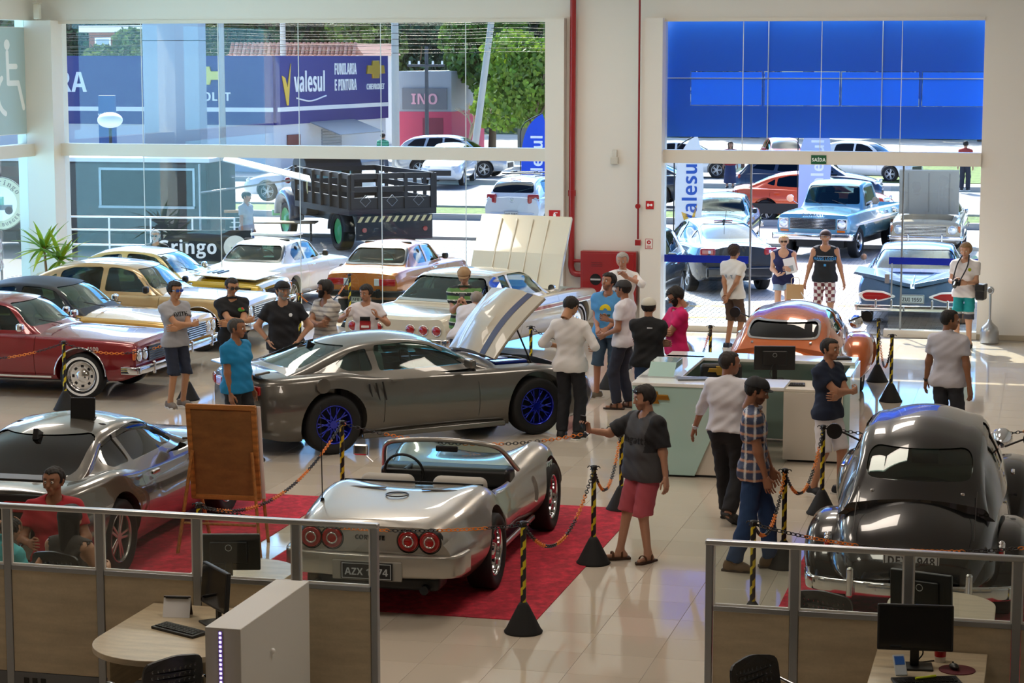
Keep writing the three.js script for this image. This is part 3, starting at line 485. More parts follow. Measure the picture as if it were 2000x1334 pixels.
    front: [[-0.64, 1.06], [-0.5, 1.36], [0.5, 1.36], [0.64, 1.06]], frontTo: 2.2, rear: [[-0.6, 1.1], [-0.5, 1.36], [0.5, 1.36], [0.6, 1.1]], rearFrom: 3.3, cab: [1.45, 3.6, 0.36], doors: [[1.5, 0.32, 0.92], [2.59, 0.32, 0.98], [3.5, 0.5, 1.0]] },
  hatch: { L: 3.9, axF: 0.78, wb: 2.46, r: 0.31, arch: 0.36, tw: 0.19, al: 0.08, au: 0.07, rx: 0.12, ry: 0.09,
    w: [[0, 0.6], [0.1, 0.72], [0.4, 0.8], [1, 0.83], [3.2, 0.83], [3.75, 0.8], [3.9, 0.76]],
    yb: [[0, 0.34], [0.2, 0.24], [3.5, 0.26], [3.9, 0.34]],
    ys: [[0, 0.64], [0.2, 0.78], [0.7, 0.9], [1.4, 0.97], [3.2, 1.02], [3.8, 1.02], [3.9, 0.96]],
    yc: [[0, 0.66], [0.2, 0.82], [0.7, 0.97], [1.2, 1.04], [3.3, 1.08], [3.8, 1.08], [3.9, 1.0]],
    roof: [[1.0, 0.98], [1.3, 1.16], [1.7, 1.4], [2.05, 1.5], [2.5, 1.54], [3.0, 1.53], [3.4, 1.48], [3.65, 1.36], [3.88, 1.02]],
    bw: [[1.0, 0.68], [2.2, 0.76], [3.88, 0.74]], rw: [[1.0, 0.56], [2.4, 0.58], [3.88, 0.58]], hfull: 0.5, rc: 0.13,
    side: [[[1.4, 1.05], [1.8, 1.34], [2.1, 1.43], [2.3, 1.44], [2.3, 1.06]], [[2.38, 1.06], [2.38, 1.44], [2.9, 1.43], [3.15, 1.38], [3.2, 1.1]]],
    front: [[-0.6, 1.1], [-0.48, 1.41], [0.48, 1.41], [0.6, 1.1]], frontTo: 1.95, rear: [[-0.6, 1.12], [-0.52, 1.4], [0.52, 1.4], [0.6, 1.12]], rearFrom: 3.3, cab: [1.3, 3.4, 0.38], doors: [[1.3, 0.34, 0.95], [2.34, 0.34, 1.0]] },
  suv: { L: 4.6, axF: 0.88, wb: 2.68, r: 0.35, arch: 0.41, tw: 0.22, al: 0.08, au: 0.07, rx: 0.13, ry: 0.1,
    w: [[0, 0.66], [0.1, 0.76], [0.4, 0.86], [1, 0.91], [3.9, 0.91], [4.4, 0.87], [4.6, 0.8]],
    yb: [[0, 0.38], [0.2, 0.28], [4.2, 0.3], [4.6, 0.42]],
    ys: [[0, 0.72], [0.2, 0.86], [0.8, 1.0], [1.5, 1.06], [3.8, 1.12], [4.5, 1.1], [4.6, 1.02]],
    yc: [[0, 0.74], [0.2, 0.9], [0.8, 1.06], [1.25, 1.12], [3.8, 1.16], [4.5, 1.14], [4.6, 1.06]],
    roof: [[1.1, 1.07], [1.4, 1.25], [1.8, 1.52], [2.15, 1.64], [2.6, 1.68], [3.4, 1.66], [3.9, 1.6], [4.25, 1.44], [4.52, 1.1]],
    bw: [[1.1, 0.74], [2.4, 0.83], [4.52, 0.8]], rw: [[1.1, 0.6], [2.6, 0.62], [4.52, 0.6]], hfull: 0.52, rc: 0.14,
    side: [[[1.5, 1.14], [1.9, 1.46], [2.25, 1.56], [2.55, 1.57], [2.55, 1.16]], [[2.63, 1.16], [2.63, 1.57], [3.2, 1.56], [3.3, 1.18]], [[3.4, 1.19], [3.32, 1.55], [3.8, 1.5], [4.1, 1.25]]],
    front: [[-0.66, 1.18], [-0.52, 1.55], [0.52, 1.55], [0.66, 1.18]], frontTo: 2.1, rear: [[-0.62, 1.2], [-0.54, 1.5], [0.54, 1.5], [0.62, 1.2]], rearFrom: 3.9, cab: [1.4, 4.0, 0.42], doors: [[1.4, 0.4, 1.04], [2.6, 0.4, 1.1], [3.5, 0.6, 1.1]] },
  old40: { L: 4.9, axF: 0.95, wb: 2.87, r: 0.36, arch: 0.3, tw: 0.17, al: 0.1, au: 0.1, rx: 0.25, ry: 0.2, tm: 0.45, trF: 0.72, trR: 0.72,
    w: [[0, 0.3], [0.15, 0.42], [0.6, 0.5], [1.4, 0.62], [2.0, 0.74], [3.4, 0.78], [4.1, 0.76], [4.6, 0.68], [4.85, 0.55], [4.9, 0.5]],
    yb: [[0, 0.4], [0.4, 0.32], [3.8, 0.32], [4.6, 0.36], [4.9, 0.44]],
    ys: [[0, 0.86], [0.1, 0.98], [0.8, 1.04], [1.5, 1.06], [2.5, 1.06], [3.6, 1.04], [4.2, 0.98], [4.6, 0.86], [4.85, 0.66], [4.9, 0.56]],
    yc: [[0, 0.9], [0.1, 1.04], [0.8, 1.12], [1.5, 1.16], [3.4, 1.16], [4.0, 1.12], [4.4, 1.0], [4.75, 0.8], [4.9, 0.6]],
    roof: [[1.62, 1.08], [1.8, 1.22], [2.0, 1.44], [2.25, 1.56], [2.7, 1.62], [3.2, 1.61], [3.6, 1.53], [3.95, 1.36], [4.3, 1.06]],
    bw: [[1.62, 0.62], [2.3, 0.7], [3.3, 0.73], [4.3, 0.66]], rw: [[1.62, 0.52], [2.5, 0.56], [3.4, 0.56], [4.3, 0.5]], hfull: 0.5, rc: 0.2, crown: 0.07,
    side: [[[1.98, 1.14], [2.12, 1.44], [2.4, 1.5], [2.7, 1.51], [2.7, 1.15]], [[2.8, 1.15], [2.8, 1.51], [3.2, 1.49], [3.45, 1.38], [3.42, 1.16]]],
    front: [[-0.5, 1.2], [-0.42, 1.48], [0.42, 1.48], [0.5, 1.2]], frontTo: 2.3, rear: [[-0.46, 1.19], [-0.44, 1.42], [0.44, 1.42], [0.46, 1.19]], rearFrom: 3.55, rearR: 0.1, cab: [1.9, 3.7, 0.5], doors: [[1.9, 0.4, 1.06], [2.75, 0.4, 1.08]] },
};
// 40s fenders: swollen pods over each wheel
function pods(A, len, y, z, m) {
  const { axF, wb } = SPEC.old40;
  for (const d of [-1, 1]) for (const [ax, n, l, hy] of [[axF, 'front_fender', len, y], [axF + wb, 'rear_fender', len * 0.95, y - 0.02]]) {
    const xs = stations(-l / 2, l / 2, 24), secs = xs.map((u) => {
      const t = u / (l / 2), h = Math.sqrt(Math.max(0.004, 1 - Math.abs(t) ** 2.6)), top = 0.28 + (hy - 0.28) * h, wd = 0.08 + 0.17 * h, pts = [];
      for (let i = 0; i <= 14; i++) { const a = -PI / 2 + PI * i / 14, yy = (top + 0.28) / 2 + (top - 0.28) / 2 * Math.sin(a), zz = wd * Math.max(0.001, Math.cos(a)) ** 0.6; pts.push([i === 0 || i === 14 ? 0 : zz, yy]); }
      return { x: A.X(ax + u * 1) , pts };
    });
    let g = brush(loft(secs, 0.9).translate(0, 0, d * z));
    g = cut(g, [cyl(0.395, 0.395, 0.34, 36).rotateX(PI / 2).translate(A.X(ax), 0.34, d * (z + 0.12))]);
    A.obj(n, geoOf(g), m);
  }
  A.both('running_board', (d) => rbx(1.5, 0.06, 0.26, 0.03).translate(A.X(axF + wb / 2), 0.33, d * (z - 0.05)), m);
}
const headingTo = (a, b) => Math.atan2(-(b[1] - a[1]), b[0] - a[0]);   // yaw from rear point to front point [x,z]
const UP90 = PI / 2;   // nose towards -z
{ // graphite muscle car with raised hood
  const h = headingTo([-8.36, -24.47], [-6.29, -26.43]);
  const mid = [(-8.36 - 6.29) / 2 - 0.688 * 0.87, (-24.47 - 26.43) / 2 - 0.726 * 0.87];
  const blueRim = phys(0x0a22b8, { metalness: 0.7, roughness: 0.22, clearcoat: 1 });
  buildCar(SPEC.camaro5, 'muscle_car', 'graphite grey muscle car with blue mesh wheels and its hood raised', mid, h, { paint: paint(0x5c5953, 0.5, 0.3), rim: 'mesh', rimM: blueRim, hoodOpen: true, seat: std(0xb9b4aa, 0.7), extras(A) {
    const { X } = A;
    // hood: raised panel hinged at the windscreen base, scoop and blue stripe
    const hood = obj('hood', (() => { const n = 12, secs = stations(0, 1.02, n).map((u) => { const w = lerp(0.62, 0.7, u / 1.02), y = 0.04 * Math.sin(u * 3), c = 0.06 + 0.03 * Math.sin(u / 1.02 * PI); return { x: u, pts: [[0, y + c - 0.03], [w * 0.4, y + c - 0.034], [w, y - 0.035], [w + 0.006, y - 0.015], [w, y], [w * 0.7, y + c * 0.6], [w * 0.42, y + c * 0.85], [w * 0.32, y + c * 1.3], [0, y + c * 1.4]] }; }); return loft(secs, 0.5); })(), phys(0xa89f8e, { metalness: 0.3, roughness: 0.42, clearcoat: 0.4 }), A.car);
    hood.position.set(X(1.42), 0.98, 0); hood.rotation.z = 0.82;
    obj('stripe', (() => { const g = new THREE.PlaneGeometry(1, 1, 16, 4), q = g.attributes.position; for (let i = 0; i < q.count; i++) { const u = (q.getX(i) + 0.5) * 1.01 + 0.003, v = 0.5 - q.getY(i), w = lerp(0.62, 0.7, u / 1.02), y = 0.04 * Math.sin(u * 3), c = 0.06 + 0.03 * Math.sin(u / 1.02 * PI), k = lerp(0.48, 0.68, v); q.setXYZ(i, u, y + c * lerp(0.85, 0.6, (k - 0.42) / 0.28) + 0.004, w * k); } g.computeVertexNormals(); return g; })(), phys(0x060f4a, { roughness: 0.35, clearcoat: 0.5 }), hood);
    A.obj('hood_prop', bar([X(0.8), 0.8, 0.55], [X(1.02), 1.32, 0.5], 0.012), M.black);
    const eng = A.obj('engine', [rbx(0.55, 0.22, 0.5, 0.04).translate(X(0.95), 0.72, 0), rbx(0.3, 0.16, 0.3, 0.03).translate(X(0.7), 0.7, 0.42), rbx(0.28, 0.18, 0.26, 0.03).translate(X(1.2), 0.72, -0.42)], M.darkMetal);
    obj('engine_cover', [rbx(0.5, 0.05, 0.16, 0.02).translate(X(0.95), 0.85, 0.14), rbx(0.5, 0.05, 0.16, 0.02).translate(X(0.95), 0.85, -0.14)], phys(0x16329c, { roughness: 0.3, clearcoat: 1 }), eng);
    obj('hose', [tube([[X(0.6), 0.78, 0.3], [X(0.75), 0.86, 0.1], [X(0.9), 0.84, -0.3], [X(1.15), 0.78, -0.45]], 0.03), tube([[X(0.55), 0.74, -0.4], [X(0.7), 0.84, -0.2], [X(0.85), 0.8, 0.3]], 0.025)], M.black, eng);
    A.both('side_vents', (d) => [0, 0.09, 0.18].map((q) => T(rbx(0.02, 0.24, 0.02, 0.006), X(3.3 - q), 0.72 + q * 0.1, d * 0.925, 0, 0, 0.22)), M.black);
    A.both('side_skirt', (d) => rbx(2.0, 0.07, 0.06, 0.02).translate(X(2.4), 0.19, d * 0.87), A.P);
    mirrors(A, 1.95, 1.0, 0.86); handles(A, [2.95], 0.86, 0.935, A.P);
    A.both('tail_light', (d) => [T(rbx(0.05, 0.12, 0.24, 0.04), X(4.72), 0.82, d * 0.62, 0, d * 0.3, 0), T(rbx(0.05, 0.12, 0.2, 0.04), X(4.765), 0.82, d * 0.34, 0, 0, 0)], M.redLens);
    A.both('exhaust_tip', (d) => new THREE.TorusGeometry(0.065, 0.014, 10, 24).rotateY(PI / 2).translate(X(4.74), 0.4, d * 0.55), M.chrome);
    A.obj('spoiler', T(rbx(0.2, 0.03, 1.44, 0.012), X(4.64), 1.03, 0, 0, 0, 0.12), A.P);
    A.obj('antenna_fin', extr([[0, 0], [0.18, 0], [0.02, 0.09]], 0.03, 0.006).translate(X(3.75), 1.2, -0.015), M.black);
    A.obj('rear_bumper_lip', rbx(0.1, 0.16, 1.2, 0.04).translate(X(4.73), 0.38, 0), M.blackPlastic);
    A.both('headlight', (d) => T(rbx(0.06, 0.12, 0.3, 0.05), X(0.12), 0.62, d * 0.6, 0, -d * 0.4, 0), M.lens);
    grille(A, 0.0, 0.52, 0.2, 0.5, 4, M.darkMetal);
    A.obj('fuel_cap', cyl(0.09, 0.09, 0.01, 28).rotateX(PI / 2).translate(X(3.95), 0.86, 0.955), A.P);
  } });
}
{ // silver open roadster
  buildCar(SPEC.corvette, 'roadster', 'silver open-top roadster with red tail lights on the red carpet', [-5.62, -19.72, 0.007], UP90 + 0.02, { paint: paint(0xa5a199, 0.65, 0.28), rim: 'rally', seat: std(0xa7a39b, 0.75), interior: std(0x2a2826, 0.8), seatX: 2.72, seats: false, extras(A) {
    const { X } = A, P = A.P;
    for (const d of [-1, 1]) A.obj('seat', [T(rbx(0.5, 0.14, 0.5, 0.06), X(2.62), 0.42, d * 0.35), T(rbx(0.16, 0.5, 0.52, 0.07), X(2.9), 0.66, d * 0.35, 0, 0, 0.25)], std(0xa7a39b, 0.75));
    A.obj('dashboard', rbx(0.3, 0.2, 1.3, 0.06).translate(X(2.05), 0.74, 0), M.blackPlastic);
    A.obj('steering_wheel', [T(new THREE.TorusGeometry(0.19, 0.014, 8, 28), 0, 0, 0, 0, PI / 2, 0), rbx(0.03, 0.05, 0.36, 0.01), bar([0.02, 0, 0], [0.25, -0.08, 0], 0.025)].map((g) => g.rotateZ(0.35).translate(X(2.38), 0.82, -0.35)), M.blackPlastic);
    for (const z of [-0.53, -0.34, 0.34, 0.53]) { const o = A.obj('tail_light', lathe([[0, 0.02], [0.06, 0.02], [0.075, 0.035], [0.09, 0.02], [0.095, -0.02]], 28).rotateZ(PI / 2).translate(X(4.69), 0.68, z), M.redLens); obj('light_ring', new THREE.TorusGeometry(0.045, 0.008, 8, 24).rotateY(PI / 2).translate(X(4.715), 0.68, z), M.chrome, o); obj('light_housing', lathe([[0.095, 0.02], [0.115, 0.0], [0.118, -0.03]], 28).rotateZ(PI / 2).translate(X(4.69), 0.68, z), M.black, o); }
    // rear bumper: three faces of a body-coloured cover
    A.obj('rear_bumper', tubeBox([[X(4.4), 0.47, -0.78], [X(4.66), 0.47, -0.72], [X(4.74), 0.47, -0.4], [X(4.76), 0.47, 0], [X(4.74), 0.47, 0.4], [X(4.66), 0.47, 0.72], [X(4.4), 0.47, 0.78]], 0.2, 0.08), P);
    A.obj('plate_recess', rbx(0.02, 0.17, 0.62, 0.02).translate(X(4.795), 0.43, 0), std(0x8d8a83, 0.5));
    plate(A.car, 'AZX 1974', X(4.815), 0.43, 0, true, '#15161a', '#aab0b4', 0.46, 0.15);
    A.obj('script_badge', text('CORVETTE', 0.04, 0.006).rotateY(-PI / 2).translate(X(4.705), 0.68, 0), M.darkMetal);
    A.both('side_marker', (d) => rbx(0.12, 0.05, 0.02, 0.008).translate(X(4.35), 0.52, d * 0.79), M.redLens);
    A.obj('deck_groove', bx(X(3.3) - 0.004, X(3.3) + 0.004, 0.9, 0.918, -0.66, 0.66), M.black);
    A.obj('fuel_cap', new THREE.TorusGeometry(0.1, 0.006, 8, 32).rotateX(PI / 2).translate(X(3.85), 0.905, 0), M.darkMetal);
    A.both('deck_vent', (d) => rbx(0.05, 0.008, 0.34, 0.003).translate(X(3.62), 0.913, d * 0.34), std(0x4d4a45, 0.6));
    A.obj('badge', text('Stingray', 0.05, 0.006).translate(X(1.35), 0.74, 0.86), M.chrome);
    // windscreen frame and glass
    const f = A.obj('windscreen_frame', [tube([[X(1.95), 0.8, -0.68], [X(2.26), 1.06, -0.56], [X(2.31), 1.1, -0.47], [X(2.28), 1.125, 0], [X(2.31), 1.1, 0.47], [X(2.26), 1.06, 0.56], [X(1.95), 0.8, 0.68]], 0.024, 10, 60)], P);
    const gl = new THREE.PlaneGeometry(1.24, 0.42, 16, 4), p = gl.attributes.position;
    for (let i = 0; i < p.count; i++) { const z = p.getX(i), v = (p.getY(i) + 0.21) / 0.42; p.setXYZ(i, X(lerp(1.93, 2.28, v) + 0.1 * z * z), lerp(0.8, 1.11, v) - 0.02 * z * z, z * lerp(1.04, 0.86, v)); }
    gl.computeVertexNormals(); obj('windscreen', gl, M.carGlass, f);
    A.obj('rear_view_mirror', rbx(0.03, 0.06, 0.22, 0.02).translate(X(2.28), 1.04, 0.05), M.blackPlastic);
    A.obj('door_mirror', [rbx(0.04, 0.11, 0.15, 0.03).translate(X(2.2), 0.98, -0.84), bar([X(2.2), 0.86, -0.72], [X(2.2), 0.95, -0.82], 0.01)], M.chrome);
    A.obj('antenna', [bar([X(4.1), 0.86, -0.62], [X(4.0), 1.72, -0.66], 0.005, 6), cyl(0.014, 0.028, 0.05, 12).translate(X(4.1), 0.87, -0.62)], M.darkMetal);
    A.both('exhaust', (d) => bar([X(4.3), 0.26, d * 0.48], [X(4.72), 0.26, d * 0.48], 0.04, 14), M.darkMetal);
    A.obj('rear_valance', rbx(0.3, 0.14, 1.2, 0.05).translate(X(4.5), 0.3, 0), M.black);
    A.both('headlight_cover', (d) => T(rbx(0.3, 0.02, 0.36, 0.008), X(0.52), 0.72, d * 0.5, 0, 0, -0.15), P);
    A.both('rocker_trim', (d) => rbx(1.6, 0.05, 0.04, 0.015).translate(X(2.3), 0.24, d * 0.735), M.steel);
  } });
}
{ // dark grey coupe behind the left partition
  buildCar(SPEC.camaro6, 'sports_coupe', 'glossy dark grey modern coupe beside the wooden easel', [-9.2, -19.5, 0.007], UP90 + 0.02, { paint: paint(0x66625a, 0.55, 0.22), rim: 'five', rimM: std(0xb4b2ae, 0.25, 0.9), glass: M.tint, extras(A) {
    const { X } = A;
    mirrors(A, 1.9, 1.0, 0.85); A.both('door_handle', (d) => [rbx(0.16, 0.04, 0.04, 0.015).translate(X(2.95), 0.84, d * 0.925)], M.chrome);
    A.obj('spoiler', [T(rbx(0.16, 0.025, 1.5, 0.01), X(4.68), 1.08, 0, 0, 0, 0.1), rbx(0.06, 0.07, 0.05, 0.01).translate(X(4.66), 1.03, -0.6), rbx(0.06, 0.07, 0.05, 0.01).translate(X(4.66), 1.03, 0.6)], M.blackPlastic);
    A.obj('rear_panel', rbx(0.04, 0.26, 1.36, 0.03).translate(X(4.775), 0.82, 0), M.black);
    A.both('tail_light', (d) => rbx(0.04, 0.1, 0.42, 0.03).translate(X(4.795), 0.84, d * 0.45), M.redLens);
    A.obj('antenna_fin', extr([[0, 0], [0.2, 0], [0.03, 0.08]], 0.04, 0.008).translate(X(3.62), 1.235, -0.02), M.blackPlastic);
    A.both('headlight', (d) => T(rbx(0.06, 0.08, 0.34, 0.03), X(0.14), 0.64, d * 0.6, 0, -d * 0.4, 0), M.lens);
    A.both('fender_vent', (d) => rbx(0.2, 0.05, 0.02, 0.01).translate(X(1.45), 0.62, d * 0.915), M.black);
    A.both('exhaust_tip', (d) => new THREE.TorusGeometry(0.06, 0.012, 10, 20).rotateY(PI / 2).translate(X(4.79), 0.33, d * 0.55), M.chrome);
  } });
}
const oldCar = (name, label, at, o, extra) => buildCar(o.spec || SPEC.old40, name, label, at, UP90, { rim: 'cap', whitewall: o.ww, ...o, extras(A) {
  const { X } = A; pods(A, 1.5, 0.86, 0.72, o.paint);
  A.both('tail_light', (d) => [T(new THREE.CapsuleGeometry(0.032, 0.08, 6, 14), X(4.52), 0.72, d * 0.72), T(new THREE.SphereGeometry(0.03, 14, 10), X(4.56), 0.74, d * 0.72)], M.chrome);
  A.both('tail_lens', (d) => T(new THREE.CapsuleGeometry(0.02, 0.05, 6, 12), X(4.548), 0.71, d * 0.72), M.redLens);
  A.both('mirror', (d) => [cyl(0.075, 0.075, 0.03, 24).rotateZ(PI / 2).translate(X(2.0), 1.22, d * 0.92), bar([X(2.0), 1.14, d * 0.68], [X(2.0), 1.22, d * 0.86], 0.01)], M.blackPlastic);
  A.obj('rear_bumper', [tubeBox([[X(4.6), 0.44, -0.88], [X(4.9), 0.44, -0.8], [X(5.02), 0.44, -0.4], [X(5.04), 0.44, 0], [X(5.02), 0.44, 0.4], [X(4.9), 0.44, 0.8], [X(4.6), 0.44, 0.88]], 0.12, 0.05)], M.chrome);
  for (const z of [-0.48, 0, 0.48]) A.obj('bumper_guard', rbx(0.05, 0.26, 0.06, 0.025, 3).translate(X(5.06), 0.49, z), M.chrome);
  A.obj('front_bumper', tubeBox([[X(0.2), 0.44, -0.86], [X(-0.08), 0.44, -0.7], [X(-0.14), 0.44, 0], [X(-0.08), 0.44, 0.7], [X(0.2), 0.44, 0.86]], 0.12, 0.05), M.chrome);
  A.both('headlight', (d) => lathe([[0, 0.06], [0.09, 0.05], [0.11, 0], [0.06, -0.2], [0, -0.24]], 20).rotateZ(-PI / 2).translate(X(0.3), 0.92, d * 0.62), M.chrome);
  grille(A, -0.005, 0.72, 0.5, 0.24, 8);
  A.both('trunk_hinge', (d) => rbx(0.09, 0.03, 0.035, 0.01).translate(X(4.17), 1.1, d * 0.38), M.chrome);
  handles(A, [2.62], 1.02, 0.77);
  if (extra) extra(A);
} });
oldCar('classic_sedan', 'black 1940s sedan with small rear window on red carpet', [-1.02, -20.15, 0.007], { paint: paint(0x131417, 0.3, 0.25), seat: std(0x6a5a4a, 0.8), interior: std(0x3a332c, 0.8) }, (A) => {
  plate(A.car, 'DFX 1948', A.X(4.86), 0.66, 0, true, '#c6c9ca', '#2a2c30', 0.46, 0.17);
  A.both('trunk_seam', (d) => T(bx(-0.3, 0.3, -0.002, 0.003, -0.003, 0.003), A.X(4.45), 0.97, d * 0.5, 0, 0, 0.55), M.black);
});
{ const low = (a) => a.map(([x, y]) => [x, y > 1.06 ? 1.06 + (y - 1.06) * 0.76 : y]), o4 = SPEC.old40;
oldCar('classic_coupe', 'orange 1940s coupe with wide rear window behind the counter', [-3.34, -29.62], { spec: { ...o4, roof: low(o4.roof), side: o4.side.map(low), front: low(o4.front), rear: low(o4.rear) }, paint: paint(0xc06022, 0.3, 0.25), rearGlass: M.tint, rearTrim: M.chrome, seats: false }); }

const roundG = (x, y, z, r) => lathe([[0, 0.03], [r * 0.7, 0.022], [r, 0]], 24).rotateZ(-PI / 2).translate(x, y, z);
// front end of the Brazilian classic sedan family
function opalaFront(A, o = {}) {
  const { X } = A;
  if (!o.quad) for (const z of [-0.64, 0.64]) roundLight(A, 'headlight', -0.01, 0.64, z, 0.1, M.lens); else for (const z of [-0.7, -0.5, 0.5, 0.7]) roundLight(A, 'headlight', -0.01, 0.64, z, 0.075, M.lens);
  grille(A, -0.005, 0.63, 0.2, o.quad ? 0.38 : 0.5, 6, o.grille || M.chrome);
  A.both('turn_signal', (d) => rbx(0.04, 0.16, 0.07, 0.015).translate(X(0.02), 0.66, d * 0.8), M.amber);
  bumper(A, -0.06, 0.44, 0.11, 0.86, 0.06); bumper(A, 4.66, 0.46, 0.11, 0.84, 0.06);
  for (const d of [-1, 1]) A.obj('bumper_guard', rbx(0.05, 0.18, 0.05, 0.02).translate(X(-0.1), 0.44, d * 0.4), M.chrome);
  mirrors(A, 1.72, 1.0, 0.82, o.mirror || M.chrome, 0.12); handles(A, o.four ? [2.5, 3.3] : [2.5], 0.82, 0.885); wipers(A, 1.4, 0.99);
  A.both('side_moulding', (d) => bx(X(3.05), X(1.26), 0.3, 0.325, d * 0.85, d * 0.872), M.chrome);
  A.both('arch_trim', (d) => T(new THREE.TorusGeometry(0.39, 0.01, 8, 28, PI), X(0.82), 0.35, d * 0.872), M.chrome);
  A.both('wiper_post', (d) => rbx(0.05, 0.02, 0.05, 0.01).translate(X(1.4), 0.985, d * 0.3), M.chrome);
  A.both('tail_light', (d) => rbx(0.04, 0.12, 0.42, 0.015).translate(X(4.61), 0.66, d * 0.48), M.redLens);
  if (o.badge) A.both('badge', (d) => text(o.badge, 0.06, 0.006).rotateY(d > 0 ? 0 : PI).translate(X(0.62), 0.7, d * 0.868), M.chrome);
  if (o.plate) plate(A.car, o.plate, X(-0.105), 0.33, 0, false);
}
const opala = (name, label, at, turn, o) => buildCar(o.spec || SPEC.opala, name, label, at, turn, { rim: 'rally', ...o, extras(A) { opalaFront(A, o); if (o.more) o.more(A); } });
opala('classic_coupe', 'dark red classic coupe with chrome trim behind a chain', [-14.49, -28.42], 0.0, { paint: paint(0x7e0f1a, 0.3, 0.22), badge: '4100', rim: 'rally', whitewall: true, quad: true });
opala('classic_coupe', 'mustard gold classic coupe with a black vinyl roof', [-14.8, -30.55], 0.0, { paint: paint(0xc79a45, 0.35, 0.25), roofPaint: std(0x1b1c20, 0.55), whitewall: true, quad: true });
const wagon = { ...SPEC.opala, roof: [[1.42, 0.88], [1.65, 1.05], [1.95, 1.31], [2.2, 1.39], [2.8, 1.43], [3.3, 1.38], [3.7, 1.24], [4.15, 0.95]], bw: [[1.42, 0.76], [2.6, 0.8], [4.15, 0.76]], rw: [[1.42, 0.6], [2.6, 0.6], [4.15, 0.58]], side: [[[1.74, 0.94], [2.04, 1.26], [2.3, 1.325], [2.48, 1.33], [2.5, 0.95]], [[2.58, 0.955], [2.57, 1.335], [3.1, 1.32], [3.32, 1.25], [3.35, 0.96]], [[3.42, 0.97], [3.4, 1.22], [3.66, 1.08]]], doors: [[1.52, 0.32, 0.88], [2.54, 0.36, 0.92], [3.4, 0.55, 0.92]] };
opala('classic_sedan', 'tan beige four-door classic sedan parked behind the gold coupe', [-14.8, -33.45], 0.02, { spec: wagon, paint: paint(0xb39462, 0.3, 0.28), four: true, mirror: M.blackPlastic, rim: 'ten', rimM: std(0xc4c4c4, 0.3, 0.9) });
opala('muscle_coupe', 'yellow and cream classic muscle coupe nearest the left window', [-15.5, -36.0], 0.0, { paint: paint(0xc7a21a, 0.25, 0.25), roofPaint: paint(0xd8c07a, 0.2, 0.3), rim: 'ten', rimM: M.darkMetal, more(A) {
  const { X } = A; A.obj('hood_panel', T(rbx(1.15, 0.02, 1.3, 0.008), X(0.72), 0.935, 0, 0, 0, -0.06), paint(0xd9cda6, 0.2, 0.3)); A.obj('hood_scoop', [0, 1, 2].map((i) => T(rbx(0.05, 0.03, 0.5, 0.01), X(1.2 - i * 0.1), 0.965, 0)), M.blackPlastic); A.both('side_stripe', (d) => bx(X(1.0), X(0.15), 0.62, 0.78, d * 0.855, d * 0.872), M.blackPlastic);
} });
const chev = (label, at, c, pl, hasRack, metal) => buildCar(SPEC.chevette, 'compact_sedan', label, at, UP90 - 0.05, { rearTrim: M.black, paint: paint(c, metal, 0.28), rim: 'ten', rimM: std(0xb8b8b8, 0.35, 0.9), extras(A) {
  const { X } = A; A.both('tail_light', (d) => [rbx(0.04, 0.13, 0.32, 0.015).translate(X(4.12), 0.68, d * 0.5)], M.redLens); A.both('reverse_light', (d) => rbx(0.045, 0.13, 0.1, 0.01).translate(X(4.12), 0.68, d * 0.3), M.lens);
  A.obj('rear_bumper', tubeBox([[X(3.9), 0.47, -0.78], [X(4.12), 0.47, -0.76], [X(4.18), 0.47, -0.5], [X(4.19), 0.47, 0], [X(4.18), 0.47, 0.5], [X(4.12), 0.47, 0.76], [X(3.9), 0.47, 0.78]], 0.12, 0.06), M.blackPlastic);
  for (const z of [-0.35, 0.35]) A.obj('bumper_guard', rbx(0.07, 0.16, 0.08, 0.02).translate(X(4.2), 0.48, z), M.rubber);
  mirrors(A, 1.62, 0.97, 0.72, M.blackPlastic, 0.12); handles(A, [2.25], 0.8, 0.79);
  if (pl) plate(A.car, pl, X(4.16), 0.36, 0, true);
  if (hasRack) A.obj('roof_hatch', rbx(0.5, 0.05, 0.9, 0.015).translate(X(2.2), 1.37, 0), M.white);
  A.both('headlight', (d) => roundG(X(0), 0.62, d * 0.55, 0.09), M.lens);
} });

